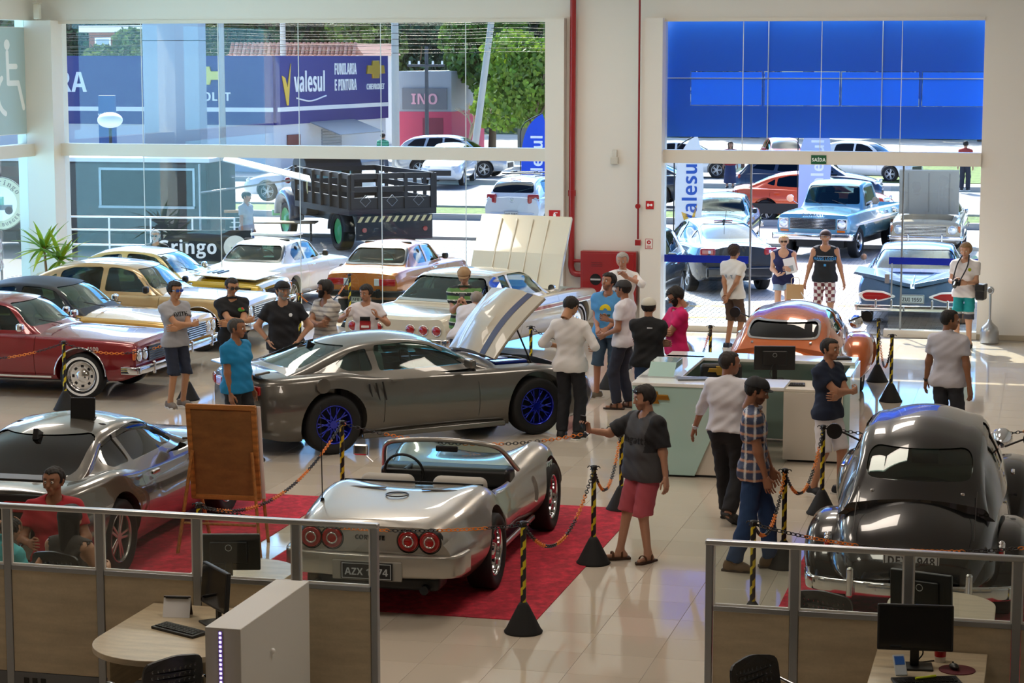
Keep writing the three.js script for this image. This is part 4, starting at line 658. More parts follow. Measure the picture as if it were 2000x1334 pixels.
chev('white compact sedan parked outside just beyond the window', [-14.6, -39.75], 0xe9e6de, null, true, 0.0);
chev('copper orange compact sedan parked outside beyond the window', [-12.15, -39.75], 0xc0702e, 'AFB 4762', false, 0.3);
{ // cream full-size coupe, hood raised
  buildCar(SPEC.impala61, 'fullsize_coupe', 'cream white 1960s coupe with red side stripe and open hood', [-8.98, -34.15], headingTo([-9.2, -31.6], [-8.1, -36]), { paint: paint(0xd9d2bd, 0.2, 0.25), rim: 'cap', rearTrim: M.chrome, whitewall: true, hoodOpen: true, extras(A) {
    const { X } = A; const hood = A.obj('hood', extr([[0, 0], [1.25, 0.02], [1.27, 0.05], [0.6, 0.075], [0, 0.04]], 1.72, 0.006).translate(0, 0, -0.86), A.P); hood.position.set(X(1.42), 0.93, 0); hood.rotation.z = 1.15;
    for (const z of [-0.45, -0.15, 0.15, 0.45]) obj('hood_rib', rbx(1.15, 0.02, 0.03, 0.008).translate(0.63, 0.078, z), A.P, hood);
    A.both('side_stripe', (d) => bx(X(5.1), X(0.3), 0.7, 0.75, d * 0.965, d * 0.995), phys(0x9c1420, { roughness: 0.25, clearcoat: 1 }));
    A.both('stripe_trim', (d) => [bx(X(5.2), X(0.2), 0.75, 0.765, d * 0.965, d * 0.998), bx(X(5.2), X(0.2), 0.685, 0.7, d * 0.965, d * 0.998)], M.chrome);
    for (const z of [-0.75, -0.52, -0.29, 0.29, 0.52, 0.75]) roundLight(A, 'tail_light', 5.31, 0.66, z, 0.075, M.redLens);
    A.obj('flag_badge', extr([[-0.1, 0], [0.1, 0.05], [0, -0.1]], 0.01, 0.003).translate(X(4.85), 0.8, 0.99), M.chrome);
    bumper(A, 5.38, 0.48, 0.14, 0.94, 0.07); bumper(A, -0.06, 0.5, 0.14, 0.94, 0.07); A.both('door_mirror', (d) => [cyl(0.06, 0.06, 0.05, 20).rotateZ(PI / 2).translate(X(1.95), 1.02, d * 1.0), bar([X(1.95), 0.92, d * 0.95], [X(1.95), 1.0, d * 1.0], 0.008)], M.chrome);
  } });
}
// ---------- people kit: distance fields meshed with surface nets ----------
function nets(f, lo, hi, cell) {
  const n = [0, 1, 2].map((i) => Math.ceil((hi[i] - lo[i]) / cell) + 1), [nx, ny, nz] = n, v = new Float32Array(nx * ny * nz);
  let k = 0; for (let z = 0; z < nz; z++) for (let y = 0; y < ny; y++) for (let x = 0; x < nx; x++) v[k++] = f(lo[0] + x * cell, lo[1] + y * cell, lo[2] + z * cell);
  const id = new Int32Array(nx * ny * nz).fill(-1), pos = [], idx = [], sx = 1, sy = nx, sz = nx * ny;
  const E = [[0, 1], [2, 3], [4, 5], [6, 7], [0, 2], [1, 3], [4, 6], [5, 7], [0, 4], [1, 5], [2, 6], [3, 7]];
  for (let z = 0; z + 1 < nz; z++) for (let y = 0; y + 1 < ny; y++) for (let x = 0; x + 1 < nx; x++) {
    const o = x + y * sy + z * sz, c = [v[o], v[o + sx], v[o + sy], v[o + sx + sy], v[o + sz], v[o + sx + sz], v[o + sy + sz], v[o + sx + sy + sz]];
    let m = 0; for (let i = 0; i < 8; i++) if (c[i] < 0) m |= 1 << i; if (m === 0 || m === 255) continue;
    let px = 0, py = 0, pz = 0, q = 0;
    for (const [a, b] of E) if ((c[a] < 0) !== (c[b] < 0)) { const t = c[a] / (c[a] - c[b]); px += lerp(a & 1, b & 1, t); py += lerp(a >> 1 & 1, b >> 1 & 1, t); pz += lerp(a >> 2, b >> 2, t); q++; }
    id[o] = pos.length / 3; pos.push(lo[0] + (x + px / q) * cell, lo[1] + (y + py / q) * cell, lo[2] + (z + pz / q) * cell);
  }
  const quad = (a, b, c, d, flip) => { if (a < 0 || b < 0 || c < 0 || d < 0) return; flip ? idx.push(a, c, b, c, d, b) : idx.push(a, b, c, c, b, d); };
  for (let z = 1; z + 1 < nz; z++) for (let y = 1; y + 1 < ny; y++) for (let x = 1; x + 1 < nx; x++) {
    const o = x + y * sy + z * sz, s = v[o] < 0;
    if (s !== v[o + sx] < 0) quad(id[o - sy - sz], id[o - sz], id[o - sy], id[o], !s);
    if (s !== v[o + sy] < 0) quad(id[o - sx - sz], id[o - sx], id[o - sz], id[o], !s);
    if (s !== v[o + sz] < 0) quad(id[o - sx - sy], id[o - sy], id[o - sx], id[o], !s);
  }
  const g = new THREE.BufferGeometry(); g.setAttribute('position', new THREE.Float32BufferAttribute(pos, 3)); g.setIndex(idx);
  if (idx.length && signedVolume(g) < 0) { const a = g.index.array; for (let i = 0; i < a.length; i += 3) { const t = a[i]; a[i] = a[i + 1]; a[i + 1] = t; } }
  g.computeVertexNormals(); return g;
}
const cap3 = (a, b, r0, r1 = r0) => [a[0], a[1], a[2], b[0] - a[0], b[1] - a[1], b[2] - a[2], r0, r1];
function capDist(c, x, y, z) { const px = x - c[0], py = y - c[1], pz = z - c[2], l = c[3] * c[3] + c[4] * c[4] + c[5] * c[5], t = l ? clamp((px * c[3] + py * c[4] + pz * c[5]) / l, 0, 1) : 0; return Math.hypot(px - c[3] * t, py - c[4] * t, pz - c[5] * t) - c[6] - (c[7] - c[6]) * t; }
const smin = (a, b, k) => { const h = Math.max(k - Math.abs(a - b), 0) / k; return Math.min(a, b) - h * h * k * 0.25; };
const field = (caps, k = 0.03, grow = 0) => (x, y, z) => { let d = 9; for (let i = 0; i < caps.length; i++) { const q = capDist(caps[i], x, y, z); d = d > q + k || q > d + k ? Math.min(d, q) : smin(d, q, k); } return d - grow; };
function bounds(caps, pad) { const lo = [9, 9, 9], hi = [-9, -9, -9]; for (const c of caps) for (let i = 0; i < 3; i++) { const r = Math.max(c[6], c[7]) + pad; lo[i] = Math.min(lo[i], c[i] - r, c[i] + c[3 + i] - r); hi[i] = Math.max(hi[i], c[i] + r, c[i] + c[3 + i] + r); } return [lo, hi]; }
function tint(g, fn) { const p = g.attributes.position, c = new Float32Array(p.count * 3), col = new THREE.Color(); for (let i = 0; i < p.count; i++) { col.set(fn(p.getX(i), p.getY(i), p.getZ(i))); c.set([col.r, col.g, col.b], i * 3); } g.setAttribute('color', new THREE.BufferAttribute(c, 3)); return g; }
const clothM = (c, r = 0.85) => std(c, r), vcM = new THREE.MeshStandardMaterial({ vertexColors: true, roughness: 0.8 }), skinM = new THREE.MeshStandardMaterial({ vertexColors: true, roughness: 0.55 });
// head parts (head centre at origin, face to +z), built once
const cranium = [cap3([0, 0.03, -0.022], [0, 0.035, 0.015], 0.09, 0.08)];
const headCaps = [...cranium, cap3([0, -0.035, 0.02], [0, -0.085, 0.052], 0.056, 0.03), cap3([-0.035, -0.025, 0.042], [0.035, -0.025, 0.042], 0.036), cap3([0, 0.012, 0.088], [0, -0.028, 0.106], 0.009, 0.014), cap3([-0.032, 0.03, 0.076], [0.032, 0.03, 0.076], 0.014), cap3([-0.016, -0.06, 0.079], [0.016, -0.06, 0.079], 0.01), cap3([0, -0.05, -0.02], [0, -0.17, -0.035], 0.053)];
const ears = [-1, 1].map((s) => cap3([s * 0.083, 0.012, -0.012], [s * 0.08, -0.03, -0.004], 0.016, 0.01));
const headF = (() => { const a = field(headCaps, 0.025), b = field(ears, 0.01); return (x, y, z) => { let d = Math.min(a(x, y, z), b(x, y, z)); for (const s of [-1, 1]) d = Math.max(d, -(Math.hypot(x - s * 0.031, y - 0.008, (z - 0.108)) - 0.022) * 0.8); return d; }; })();
const headG = nets(headF, [-0.115, -0.18, -0.125], [0.115, 0.135, 0.13], 0.0065);
const hairline = (x, y, z, sh = 0) => { const w = 0.006 * Math.sin(x * 95 + 1) * Math.sin(y * 70), A = 0.078 - sh - y + w + x * x * 1.5, B = Math.max(z - 0.03 - sh, -0.012 - y) + w, C = Math.max(z + 0.035, -0.075 - y) + w; return smin(A, smin(B, C, 0.015), 0.015); };
const hairG = {
  short: nets((x, y, z) => Math.max(capDist(cranium[0], x, y, z) - 0.008 - 0.004 * Math.sin(x * 160) * Math.sin(z * 140), hairline(x, y, z)), [-0.125, -0.1, -0.14], [0.125, 0.16, 0.13], 0.008),
  thick: nets((x, y, z) => Math.max(capDist(cranium[0], x, y, z) - 0.017 - 0.1 * Math.max(0, y - 0.07) - 0.005 * Math.sin(x * 120 + y * 90) * Math.sin(z * 110), hairline(x, y, z, 0.004)), [-0.14, -0.12, -0.15], [0.14, 0.17, 0.14], 0.008),
  long: nets((() => { const f = field([cap3([0, 0.0, -0.06], [0, -0.25, -0.075], 0.08, 0.06), cap3([-0.07, 0.0, -0.02], [-0.06, -0.2, -0.02], 0.03, 0.025), cap3([0.07, 0.0, -0.02], [0.06, -0.2, -0.02], 0.03, 0.025)], 0.03); return (x, y, z) => Math.min(Math.max(capDist(cranium[0], x, y, z) - 0.018, hairline(x, y, z, 0.01)), Math.max(f(x, y, z), z - 0.03)); })(), [-0.14, -0.34, -0.18], [0.14, 0.16, 0.14], 0.01),
};
const beardG = nets((() => { const f = field([headCaps[1], headCaps[2]], 0.025); return (x, y, z) => Math.max(f(x, y, z) - 0.008, y + 0.035 - Math.abs(x) * 0.5, 0.0 - z, -(Math.hypot(x * 0.6, y + 0.058, z - 0.1) - 0.016)); })(), [-0.1, -0.14, -0.02], [0.1, 0.02, 0.13], 0.006);
const capG = nets((x, y, z) => Math.max(capDist(cranium[0], x, y, z) - 0.016, 0.042 + z * 0.08 - y), [-0.13, 0, -0.14], [0.13, 0.16, 0.13], 0.008);
const visorG = (() => { const g = new THREE.CylinderGeometry(0.086, 0.088, 0.007, 24, 1, false, -PI / 2, PI).scale(0.95, 1, 1.05), p = g.attributes.position; for (let i = 0; i < p.count; i++) p.setY(i, p.getY(i) - p.getX(i) ** 2 * 3); g.computeVertexNormals(); return g.rotateX(0.22).translate(0, 0.058, 0.055); })();
const glassesG = join([...[-1, 1].flatMap((s) => [rbx(0.056, 0.038, 0.012, 0.012).translate(s * 0.032, 0.008, 0.1), bx(s * 0.062 - 0.003, s * 0.062 + 0.003, 0.008, 0.016, 0.0, 0.1).translate(s * 0.016, 0, 0)]), bx(-0.01, 0.01, 0.012, 0.018, 0.1, 0.108)]);
const eyesG = join([-1, 1].map((s) => new THREE.SphereGeometry(0.0135, 10, 8).translate(s * 0.031, 0.007, 0.082)));
const irisG = join([-1, 1].map((s) => new THREE.SphereGeometry(0.0065, 8, 6).translate(s * 0.031, 0.007, 0.0925)));
const handCache = {};
function handGeo(curl, side) {   // wrist at origin, fingers to +y, palm to +z, thumb on side*x
  return handCache[curl + '|' + side] ??= (() => {
    const caps = [cap3([-0.018, 0.0, 0], [-0.026, 0.08, 0], 0.019, 0.017), cap3([0.018, 0.0, 0], [0.026, 0.08, 0], 0.019, 0.017), cap3([0, 0.01, 0], [0, 0.08, 0], 0.02, 0.016)];
    const fingers = [];
    const chain = (p, ang, lens, r, out) => { let a = ang, q = p; lens.forEach((l, i) => { a += curl * [0.7, 1.0, 0.8][i]; const e = [q[0] + out * l, q[1] + Math.cos(a) * l, q[2] + Math.sin(a) * l]; fingers.push(cap3(q, e, r * (1 - i * 0.08), r * (0.92 - i * 0.08))); q = e; }); };
    [[-0.033, 0.062, 0.0082, -0.12], [-0.011, 0.076, 0.009, -0.03], [0.011, 0.08, 0.009, 0.03], [0.033, 0.073, 0.0088, 0.1]].forEach(([x, l, r, o]) => chain([x * side, 0.085, 0.0], 0.05, [l * 0.45, l * 0.32, l * 0.25], r, o * side));
    const th = [[0.026 * side, 0.02, 0.006], [0.052 * side, 0.05, 0.018 + curl * 0.01], [0.056 * side - curl * 0.012 * side, 0.082, 0.028 + curl * 0.02], [0.05 * side - curl * 0.02 * side, 0.105, 0.034 + curl * 0.03]];
    for (let i = 0; i < 3; i++) fingers.push(cap3(th[i], th[i + 1], 0.0125 - i * 0.0015, 0.011 - i * 0.0015));
    const a = field(caps, 0.02), f = (x, y, z) => { let d = a(x, y, z); for (const c of fingers) d = smin(d, capDist(c, x, y, z), 0.006); return d; };
    const [lo, hi] = bounds([...caps, ...fingers], 0.01); return nets(f, lo, hi, 0.0055);
  })();
}
const shoeG = {}, footCaps = [cap3([0, 0.042, -0.05], [0, 0.034, 0.08], 0.04, 0.042), cap3([0, 0.034, 0.08], [0, 0.026, 0.15], 0.042, 0.03), cap3([0, 0.05, -0.035], [0, 0.1, -0.03], 0.042, 0.043)];
shoeG.shoe = nets((() => { const f = field(footCaps, 0.03, 0.008); return (x, y, z) => Math.max(f(x, y, z), -y, y - 0.1); })(), [-0.07, -0.02, -0.12], [0.07, 0.13, 0.21], 0.009);
const soleG = extr([[-0.04, -0.1], [0.04, -0.1], [0.05, 0.06], [0.042, 0.15], [0, 0.185], [-0.042, 0.15], [-0.05, 0.06]], 0.016, 0.004).rotateX(PI / 2).translate(0, 0.018, 0);
const strapG = join([T(new THREE.TorusGeometry(0.046, 0.006, 6, 20).scale(1, 0.95, 2.2), 0, 0.035, 0.08), T(new THREE.TorusGeometry(0.046, 0.006, 6, 20).scale(1, 1.2, 2.2), 0, 0.05, -0.01)]);
function ik(a, t, l1, l2, pole) {   // middle joint of a two-bone limb
  const A = V(...a), B = V(...t), d = B.clone().sub(A), L = Math.min(d.length(), (l1 + l2) * 0.999); d.normalize();
  const end = A.clone().addScaledVector(d, L), x = (l1 * l1 - l2 * l2 + L * L) / (2 * L), h = Math.sqrt(Math.max(0, l1 * l1 - x * x));
  const p = V(...pole); p.addScaledVector(d, -p.dot(d)).normalize();
  return [A.clone().addScaledVector(d, x).addScaledVector(p, h).toArray(), end.toArray()];
}
const REST = { L: [0.27, 0.79, 0.05], R: [-0.27, 0.79, 0.05] };
// joints are given for a 1.75 m figure in its own frame: face to +z, left hand on +x
function person(o) {
  const S = (o.h || 1.75) / 1.75, g = thing('person', o.label, o.category || 'person', [o.at[0], o.y || 0, o.at[1]], (o.face || 0) * D2R, o.group);
  const b = o.build || 1, lean = (o.lean || 0) * D2R, roll = (o.roll || 0) * D2R, tw = (o.twist || 0) * D2R, hipY = (o.hipY ?? 0.95);
  const hip = [(o.hipX || 0), hipY, (o.hipZ || 0)];
  const R = new THREE.Matrix4().makeRotationFromEuler(new THREE.Euler(lean, tw, roll, 'YXZ'));
  const tp = (x, y, z) => { const q = V(x, y - 0.95, z).applyMatrix4(R); return [q.x + hip[0], q.y + hip[1], q.z + hip[2]]; };
  const sh = { L: tp(0.185, 1.4, -0.01), R: tp(-0.185, 1.4, -0.01) }, arm = {}, leg = {};
  const fd = (k, s) => { const q = (o.feet || {})[k] || [s * 0.11, 0, 0]; return q; };
  for (const [k, s] of [['L', 1], ['R', -1]]) {
    const t = (o.hands || {})[k] || tp(...REST[k]), tgt = o.handsBody && (o.hands || {})[k] ? tp(...t) : t;
    const [e, w] = ik(sh[k], tgt, 0.285, 0.255, (o.poles || {})[k] || [s * 0.5, -0.3, -1]); arm[k] = { e, w };
    const q = fd(k, s), hj = [hip[0] + s * 0.09, hip[1] - 0.02, hip[2]]; const an = [q[0], q[1] + 0.085, q[2]];
    const [kn, ak] = ik(hj, an, 0.44, 0.425, (o.kneePole || {})[k] || [s * 0.08, 0, 1]); leg[k] = { h: hj, k: kn, a: ak, yaw: (q[3] ?? s * 12) * D2R, pitch: (q[4] || 0) * D2R };
  }
  const bw = Math.sqrt(b);
  const torso = [cap3(tp(-0.07, 0.96, 0), tp(0.07, 0.96, 0), 0.112 * bw), cap3(tp(-0.06, 1.1, 0.01 * b), tp(0.06, 1.1, 0.01 * b), 0.1 * b), cap3(tp(-0.085, 1.27, 0), tp(0.085, 1.27, 0), 0.108 * bw), cap3(tp(-0.1, 1.37, -0.01), tp(0.1, 1.37, -0.01), 0.082), cap3(tp(0, 1.46, -0.015), sh.L, 0.05, 0.056), cap3(tp(0, 1.46, -0.015), sh.R, 0.05, 0.056)];
  if (o.woman) torso.push(cap3(tp(-0.06, 1.26, 0.06), tp(0.06, 1.26, 0.06), 0.07));
  const arms = ['L', 'R'].flatMap((k) => [cap3(sh[k], arm[k].e, 0.052 * bw, 0.041), cap3(arm[k].e, arm[k].w, 0.042, 0.027)]);
  const legs = ['L', 'R'].flatMap((k) => [cap3(leg[k].h, leg[k].k, 0.083 * bw, 0.056), cap3(leg[k].k, leg[k].a, 0.055, 0.037)]);
  // head
  const hy = (o.headYaw || 0) * D2R, hp = (o.headPitch || 0) * D2R, hc = tp(0, 1.635, 0.02 + (o.headFwd || 0));
  const hm = new THREE.Matrix4().compose(V(...hc), new THREE.Quaternion().setFromEuler(new THREE.Euler(hp + lean * 0.4, hy + tw, roll * 0.5, 'YXZ')), V(1, 1, 1));
  const neck = cap3(tp(0, 1.43, -0.015), V(0, -0.1, -0.02).applyMatrix4(hm).toArray(), 0.055, 0.05);
  const skin = o.skin || 0xb98563, hairC = o.hair || 0x17120f, cell = o.cell || 0.017;
  // feet in their own frames
  const fm = {}; for (const k of ['L', 'R']) { const l = leg[k]; fm[k] = new THREE.Matrix4().compose(V(l.a[0], l.a[1] - 0.085 * Math.cos(l.pitch), l.a[2] + 0.085 * Math.sin(l.pitch) * 0.6), new THREE.Quaternion().setFromEuler(new THREE.Euler(l.pitch, l.yaw, 0, 'YXZ')), V(1, 1, 1)); }
  const footSkin = ['L', 'R'].flatMap((k) => { const q = (x, y, z) => V(x, y, z).applyMatrix4(fm[k]).toArray(); return [cap3(leg[k].a, q(0, 0.04, -0.03), 0.036, 0.034), cap3(q(0, 0.036, -0.045), q(0, 0.03, 0.14), 0.032, 0.024)]; });
  const all = [...torso, ...arms, ...legs, ...footSkin, neck];
  const [lo, hi] = bounds(all, 0.02), pieces = [nets(field(all, 0.035), lo, hi, cell)];
  const head = headG.clone().applyMatrix4(hm); const hInv = hm.clone().invert(), q = V(0, 0, 0);
  for (const [k, s] of [['L', 1], ['R', -1]]) {
    const hs = (o.handSpec || {})[k] || {}, dir = hs.dir ? V(...hs.dir).normalize() : V(...arm[k].w).sub(V(...arm[k].e)).normalize();
    const pn = V(...(hs.palm || [-s, 0, 0.3])); pn.addScaledVector(dir, -pn.dot(dir)).normalize(); const lat = dir.clone().cross(pn);
    const m = new THREE.Matrix4().makeBasis(lat, dir, pn).setPosition(...arm[k].w);
    // thumb leans forward (towards +z of the figure) unless told otherwise
    const side = (hs.thumb ? lat.dot(V(...hs.thumb)) : lat.z + lat.y * 0.5) >= 0 ? 1 : -1;
    pieces.push(handGeo(hs.curl ?? 0.3, side).clone().applyMatrix4(m)); arm[k].m = m;
  }
  pieces.push(head);
  const bodyG = mergeGeometries(pieces.map((p) => { p = p.clone(); for (const a of Object.keys(p.attributes)) if (a !== 'position' && a !== 'normal') p.deleteAttribute(a); return p; }));
  const sk = new THREE.Color(skin), lip = new THREE.Color(skin).lerp(new THREE.Color(0x8c2f2f), 0.45), hc2 = new THREE.Color(hairC).lerp(sk, 0.2), st = new THREE.Color(skin).lerp(new THREE.Color(hairC), o.stubble || 0);
  tint(bodyG, (x, y, z) => { q.set(x, y, z).applyMatrix4(hInv); if (Math.abs(q.x) < 0.12 && q.y > -0.12 && q.y < 0.14 && Math.abs(q.z) < 0.13) { if (Math.abs(q.x) < 0.024 && Math.abs(q.y + 0.06) < 0.009 && q.z > 0.075) return lip; if (Math.abs(q.x) > 0.012 && Math.abs(q.x) < 0.05 && Math.abs(q.y - 0.034) < 0.007 && q.z > 0.07) return hc2; if (q.y < -0.04 && q.z > 0.01) return st; } return sk; });
  const sc = (m) => { m.scale.setScalar(S); return m; };
  sc(obj('body', bodyG, skinM, g));
  const onHead = (n, geo, m, p = g) => { const e = obj(n, geo, m, p); e.applyMatrix4(new THREE.Matrix4().makeScale(S, S, S).multiply(hm)); return e; };
  if (!o.hidden) {
    const eye = onHead('eyes', eyesG, std(0xd9d4cc, 0.3)); obj('iris', irisG, std(0x20140e, 0.3), eye);
  }
  if (o.hairStyle !== 'none') onHead('hair', hairG[o.hairStyle || 'short'], std(hairC, 0.75));
  if (o.beard) onHead('beard', beardG, std(o.beard, 0.85));
  if (o.cap) { const c = onHead('cap', capG, std(o.cap, 0.8)); obj('visor', o.capBack ? visorG.clone().rotateY(PI) : visorG, std(o.visor || o.cap, 0.75), c); }
  if (o.glasses) onHead('sunglasses', glassesG, phys(o.glasses, { roughness: 0.12, clearcoat: 1 }));
  if (o.glassesUp) { const e = onHead('sunglasses', glassesG, phys(0x15161a, { roughness: 0.12, clearcoat: 1 })); e.applyMatrix4(new THREE.Matrix4()); e.translateY(0.07 * S); e.translateZ(-0.015 * S); }
  // clothing
  const axis = V(0, 1, 0).applyMatrix4(R), cutBelow = (y0) => { const p0 = tp(0, y0, 0); return (x, y, z) => -((x - p0[0]) * axis.x + (y - p0[1]) * axis.y + (z - p0[2]) * axis.z); };
  const wrinkle = (x, y, z) => 0.0035 * Math.sin(x * 31 + y * 23 + Math.sin(z * 17 + y * 9) * 2) + 0.0025 * Math.sin(y * 61 + x * 40 - z * 37);
  const limb = (a, e, r0, r1, t) => { const q2 = [0, 1, 2].map((i) => lerp(a[i], e[i], t)); return cap3(a, q2, r0, r1); };
  const endCut = (a, e, t) => { const p = V(...a).lerp(V(...e), t), d = V(...e).sub(V(...a)).normalize(); return (x, y, z) => (x - p.x) * d.x + (y - p.y) * d.y + (z - p.z) * d.z; };
  const cloth = (name, f, caps, m, colorFn, c = cell) => { const [l, h] = bounds(caps, 0.035); const ge = nets((x, y, z) => f(x, y, z) + wrinkle(x, y, z), l, h, colorFn ? Math.min(c, 0.011) : c); if (colorFn) tint(ge, colorFn); return sc(obj(name, ge, colorFn ? vcM : clothM(m), g)); };
  const t = o.top || { c: 0xffffff }, hem = t.hem ?? (t.tuck ? 0.95 : 0.86);
  let shirtF = null;
  {
    const grow = t.grow ?? 0.016, body = torso.map((c) => { c = c.slice(); c[6] += grow; c[7] += grow; return c; });
    body.push(cap3(tp(-0.088, 0.9, 0), tp(0.088, 0.9, 0), 0.13 * bw + (t.loose || 0)));
    const hc0 = cutBelow(hem), nk = tp(0, 1.49 - (t.v || 0), 0.03 + (t.v || 0) * 0.5), fB = field(body, 0.05), arm2 = [];
    if (t.sleeve !== 0) for (const k of ['L', 'R']) {
      const sl = t.sleeve ?? 0.6;
      if (sl <= 1) arm2.push([field([limb(sh[k], arm[k].e, 0.068 * bw, 0.07 * bw, sl)], 0.02), endCut(sh[k], arm[k].e, sl), limb(sh[k], arm[k].e, 0.068, 0.07, sl)]);
      else { const c1 = cap3(sh[k], arm[k].e, 0.066 * bw, 0.055), c2 = limb(arm[k].e, arm[k].w, 0.055, 0.046, sl - 1); arm2.push([field([c1, c2], 0.02), endCut(arm[k].e, arm[k].w, sl - 1), c1, c2]); }
    }
    const straps = t.sleeve === 0;
    const f = (x, y, z) => {
      let d = Math.max(fB(x, y, z), hc0(x, y, z));
      if (straps) { for (const k of ['L', 'R']) d = Math.max(d, -(Math.hypot(x - sh[k][0] * 1.06, y - sh[k][1] + 0.03, z - sh[k][2]) - 0.088)); }
      for (const a of arm2) { const e = Math.max(a[0](x, y, z), a[1](x, y, z)); d = smin(d, e, 0.025); }
      return Math.max(d, -(Math.hypot(x - nk[0], y - nk[1], z - nk[2]) - (t.neck ?? 0.07)));
    };
    shirtF = f; const caps = [...body, ...arm2.flatMap((a) => a.slice(2))];
    cloth('shirt', f, caps, t.c, t.color);
    if (t.collar) { const c = sc(obj('collar', T(new THREE.TorusGeometry(0.064, 0.015, 8, 24).rotateX(PI / 2 - 0.25), ...tp(0, 1.475, 0.0)), clothM(t.collar), g)); }
  }
  const p = o.legs || { c: 0x23262e };
  {
    const len = p.len ?? 1, lo2 = p.r ?? 0.02, caps = [cap3(tp(-0.07, 0.96, 0), tp(0.07, 0.96, 0), 0.112 * bw + 0.008), cap3([leg.L.h[0], leg.L.h[1], leg.L.h[2]], leg.R.h, 0.1 * bw + 0.006)], cuts = [];
    for (const k of ['L', 'R']) {
      const th = Math.min(1, len * 2), l = leg[k]; const c1 = limb(l.h, l.k, 0.088 * bw + 0.008, (len < 0.5 ? 0.085 : 0.06) + lo2, th); caps.push(c1);
      if (len > 0.5) { const c2 = limb(l.k, l.a, 0.06 + lo2, (len > 0.9 ? 0.052 : 0.075) + lo2, (len - 0.5) * 2); caps.push(c2); cuts.push(endCut(l.k, l.a, (len - 0.5) * 2 - 0.005)); } else cuts.push(endCut(l.h, l.k, th));
    }
    const f0 = field(caps, 0.03), wc = cutBelow(1.0);
    const near = (x, y, z) => { const dl = Math.min(capDist(caps[2], x, y, z), len > 0.5 ? capDist(caps[3], x, y, z) : 9), dr = Math.min(capDist(caps[len > 0.5 ? 4 : 3], x, y, z), len > 0.5 ? capDist(caps[5], x, y, z) : 9); return dl < dr ? 0 : 1; };
    cloth('trousers', (x, y, z) => Math.max(f0(x, y, z), -wc(x, y, z), cuts[near(x, y, z)](x, y, z)), caps, p.c, p.color);
    if (p.belt) sc(obj('belt', T(new THREE.TorusGeometry(0.16 * bw, 0.014, 8, 28).scale(1, 0.74, 1.4).rotateX(PI / 2), ...tp(0, 0.985, 0)), std(p.belt, 0.5), g));
  }
  for (const k of ['L', 'R']) {
    if (o.shoes === null) continue;
    const m4 = new THREE.Matrix4().makeScale(S, S, S).multiply(fm[k]), sn = o.sandals ? 'sandal' : 'shoe';
    if (o.sandals) { const e = obj(sn, soleG, std(o.shoe || 0x3a2418, 0.8), g); e.applyMatrix4(m4); obj('strap', strapG, std(o.strap || 0x4a3020, 0.8), e); }
    else { const e = obj(sn, shoeG.shoe, std(o.shoe || 0x222222, 0.6), g); e.applyMatrix4(m4); obj('sole', soleG, std(o.sole || 0xd8d6d0, 0.7), e); }
  }
  // extras fixed to the shirt: text or shapes pressed onto its front or back
  for (const pr of o.prints || []) {
    const ge = prep(pr.g), a = ge.attributes.position, dz = pr.back ? -1 : 1;
    for (let i = 0; i < a.count; i++) { const c = tp(a.getX(i) * dz, a.getY(i), dz * 0.3), d = V(0, 0, -dz).transformDirection(R); let s = 0; for (let k = 0; k < 60 && s < 0.34; k++) { const e = shirtF(c[0] + d.x * s, c[1] + d.y * s, c[2] + d.z * s) + wrinkle(c[0] + d.x * s, c[1] + d.y * s, c[2] + d.z * s); if (e < 0.0006) break; s += Math.max(e * 0.8, 0.0008); } s -= 0.0035 + a.getZ(i); a.setXYZ(i, c[0] + d.x * s, c[1] + d.y * s, c[2] + d.z * s); }
    ge.computeVertexNormals(); sc(obj(pr.n || 'shirt_print', ge, std(pr.c, 0.8), g));
  }
  const W = (k, off = [0, 0, 0]) => V(...off).applyMatrix4(arm[k].m).multiplyScalar(S).applyAxisAngle(V(0, 1, 0), (o.face || 0) * D2R).add(V(o.at[0], o.y || 0, o.at[1]));
  const at = (x, y, z) => V(...tp(x, y, z)).multiplyScalar(S).applyAxisAngle(V(0, 1, 0), (o.face || 0) * D2R).add(V(o.at[0], o.y || 0, o.at[1]));
  if (o.watch) { const k = o.watch; const e = obj('watch', [new THREE.TorusGeometry(0.031, 0.006, 8, 20), T(cyl(0.018, 0.018, 0.012, 16), 0.034, 0, 0, 0, 0, PI / 2)], std(o.watchC || 0x1a1a1c, 0.4), g); const m = arm[k].m.clone(); e.applyMatrix4(new THREE.Matrix4().makeScale(S, S, S).multiply(m).multiply(new THREE.Matrix4().makeTranslation(0, -0.025, 0)).multiply(new THREE.Matrix4().makeRotationX(PI / 2))); }
  return { g, W, at, S, arm };
}
// ---------- the people ----------
const CROSS = { hands: { L: [-0.13, 1.13, 0.2], R: [0.13, 1.17, 0.24] }, poles: { L: [1, -0.5, 0.25], R: [-1, -0.5, 0.25] }, handSpec: { L: { palm: [0, 0, -1], curl: 0.5, dir: [-1, 0.15, 0.1] }, R: { palm: [0, 0, -1], curl: 0.5, dir: [1, 0.15, -0.1] } }, handsBody: true };
const HIPS = { hands: { L: [0.19, 0.98, 0.06], R: [-0.19, 0.98, 0.06] }, poles: { L: [1, 0, -0.3], R: [-1, 0, -0.3] }, handSpec: { L: { palm: [-1, 0, 0], dir: [-0.4, -0.8, 0.4] }, R: { palm: [1, 0, 0], dir: [0.4, -0.8, 0.4] } } };
const PHONE = { hands: { L: [0.06, 1.24, 0.3], R: [-0.05, 1.25, 0.3] }, handsBody: true, handSpec: { L: { palm: [-1, 0, 0.2], curl: 0.75, dir: [-0.2, 0.8, 0.4] }, R: { palm: [1, 0, 0.2], curl: 0.75, dir: [0.2, 0.8, 0.4] } } };
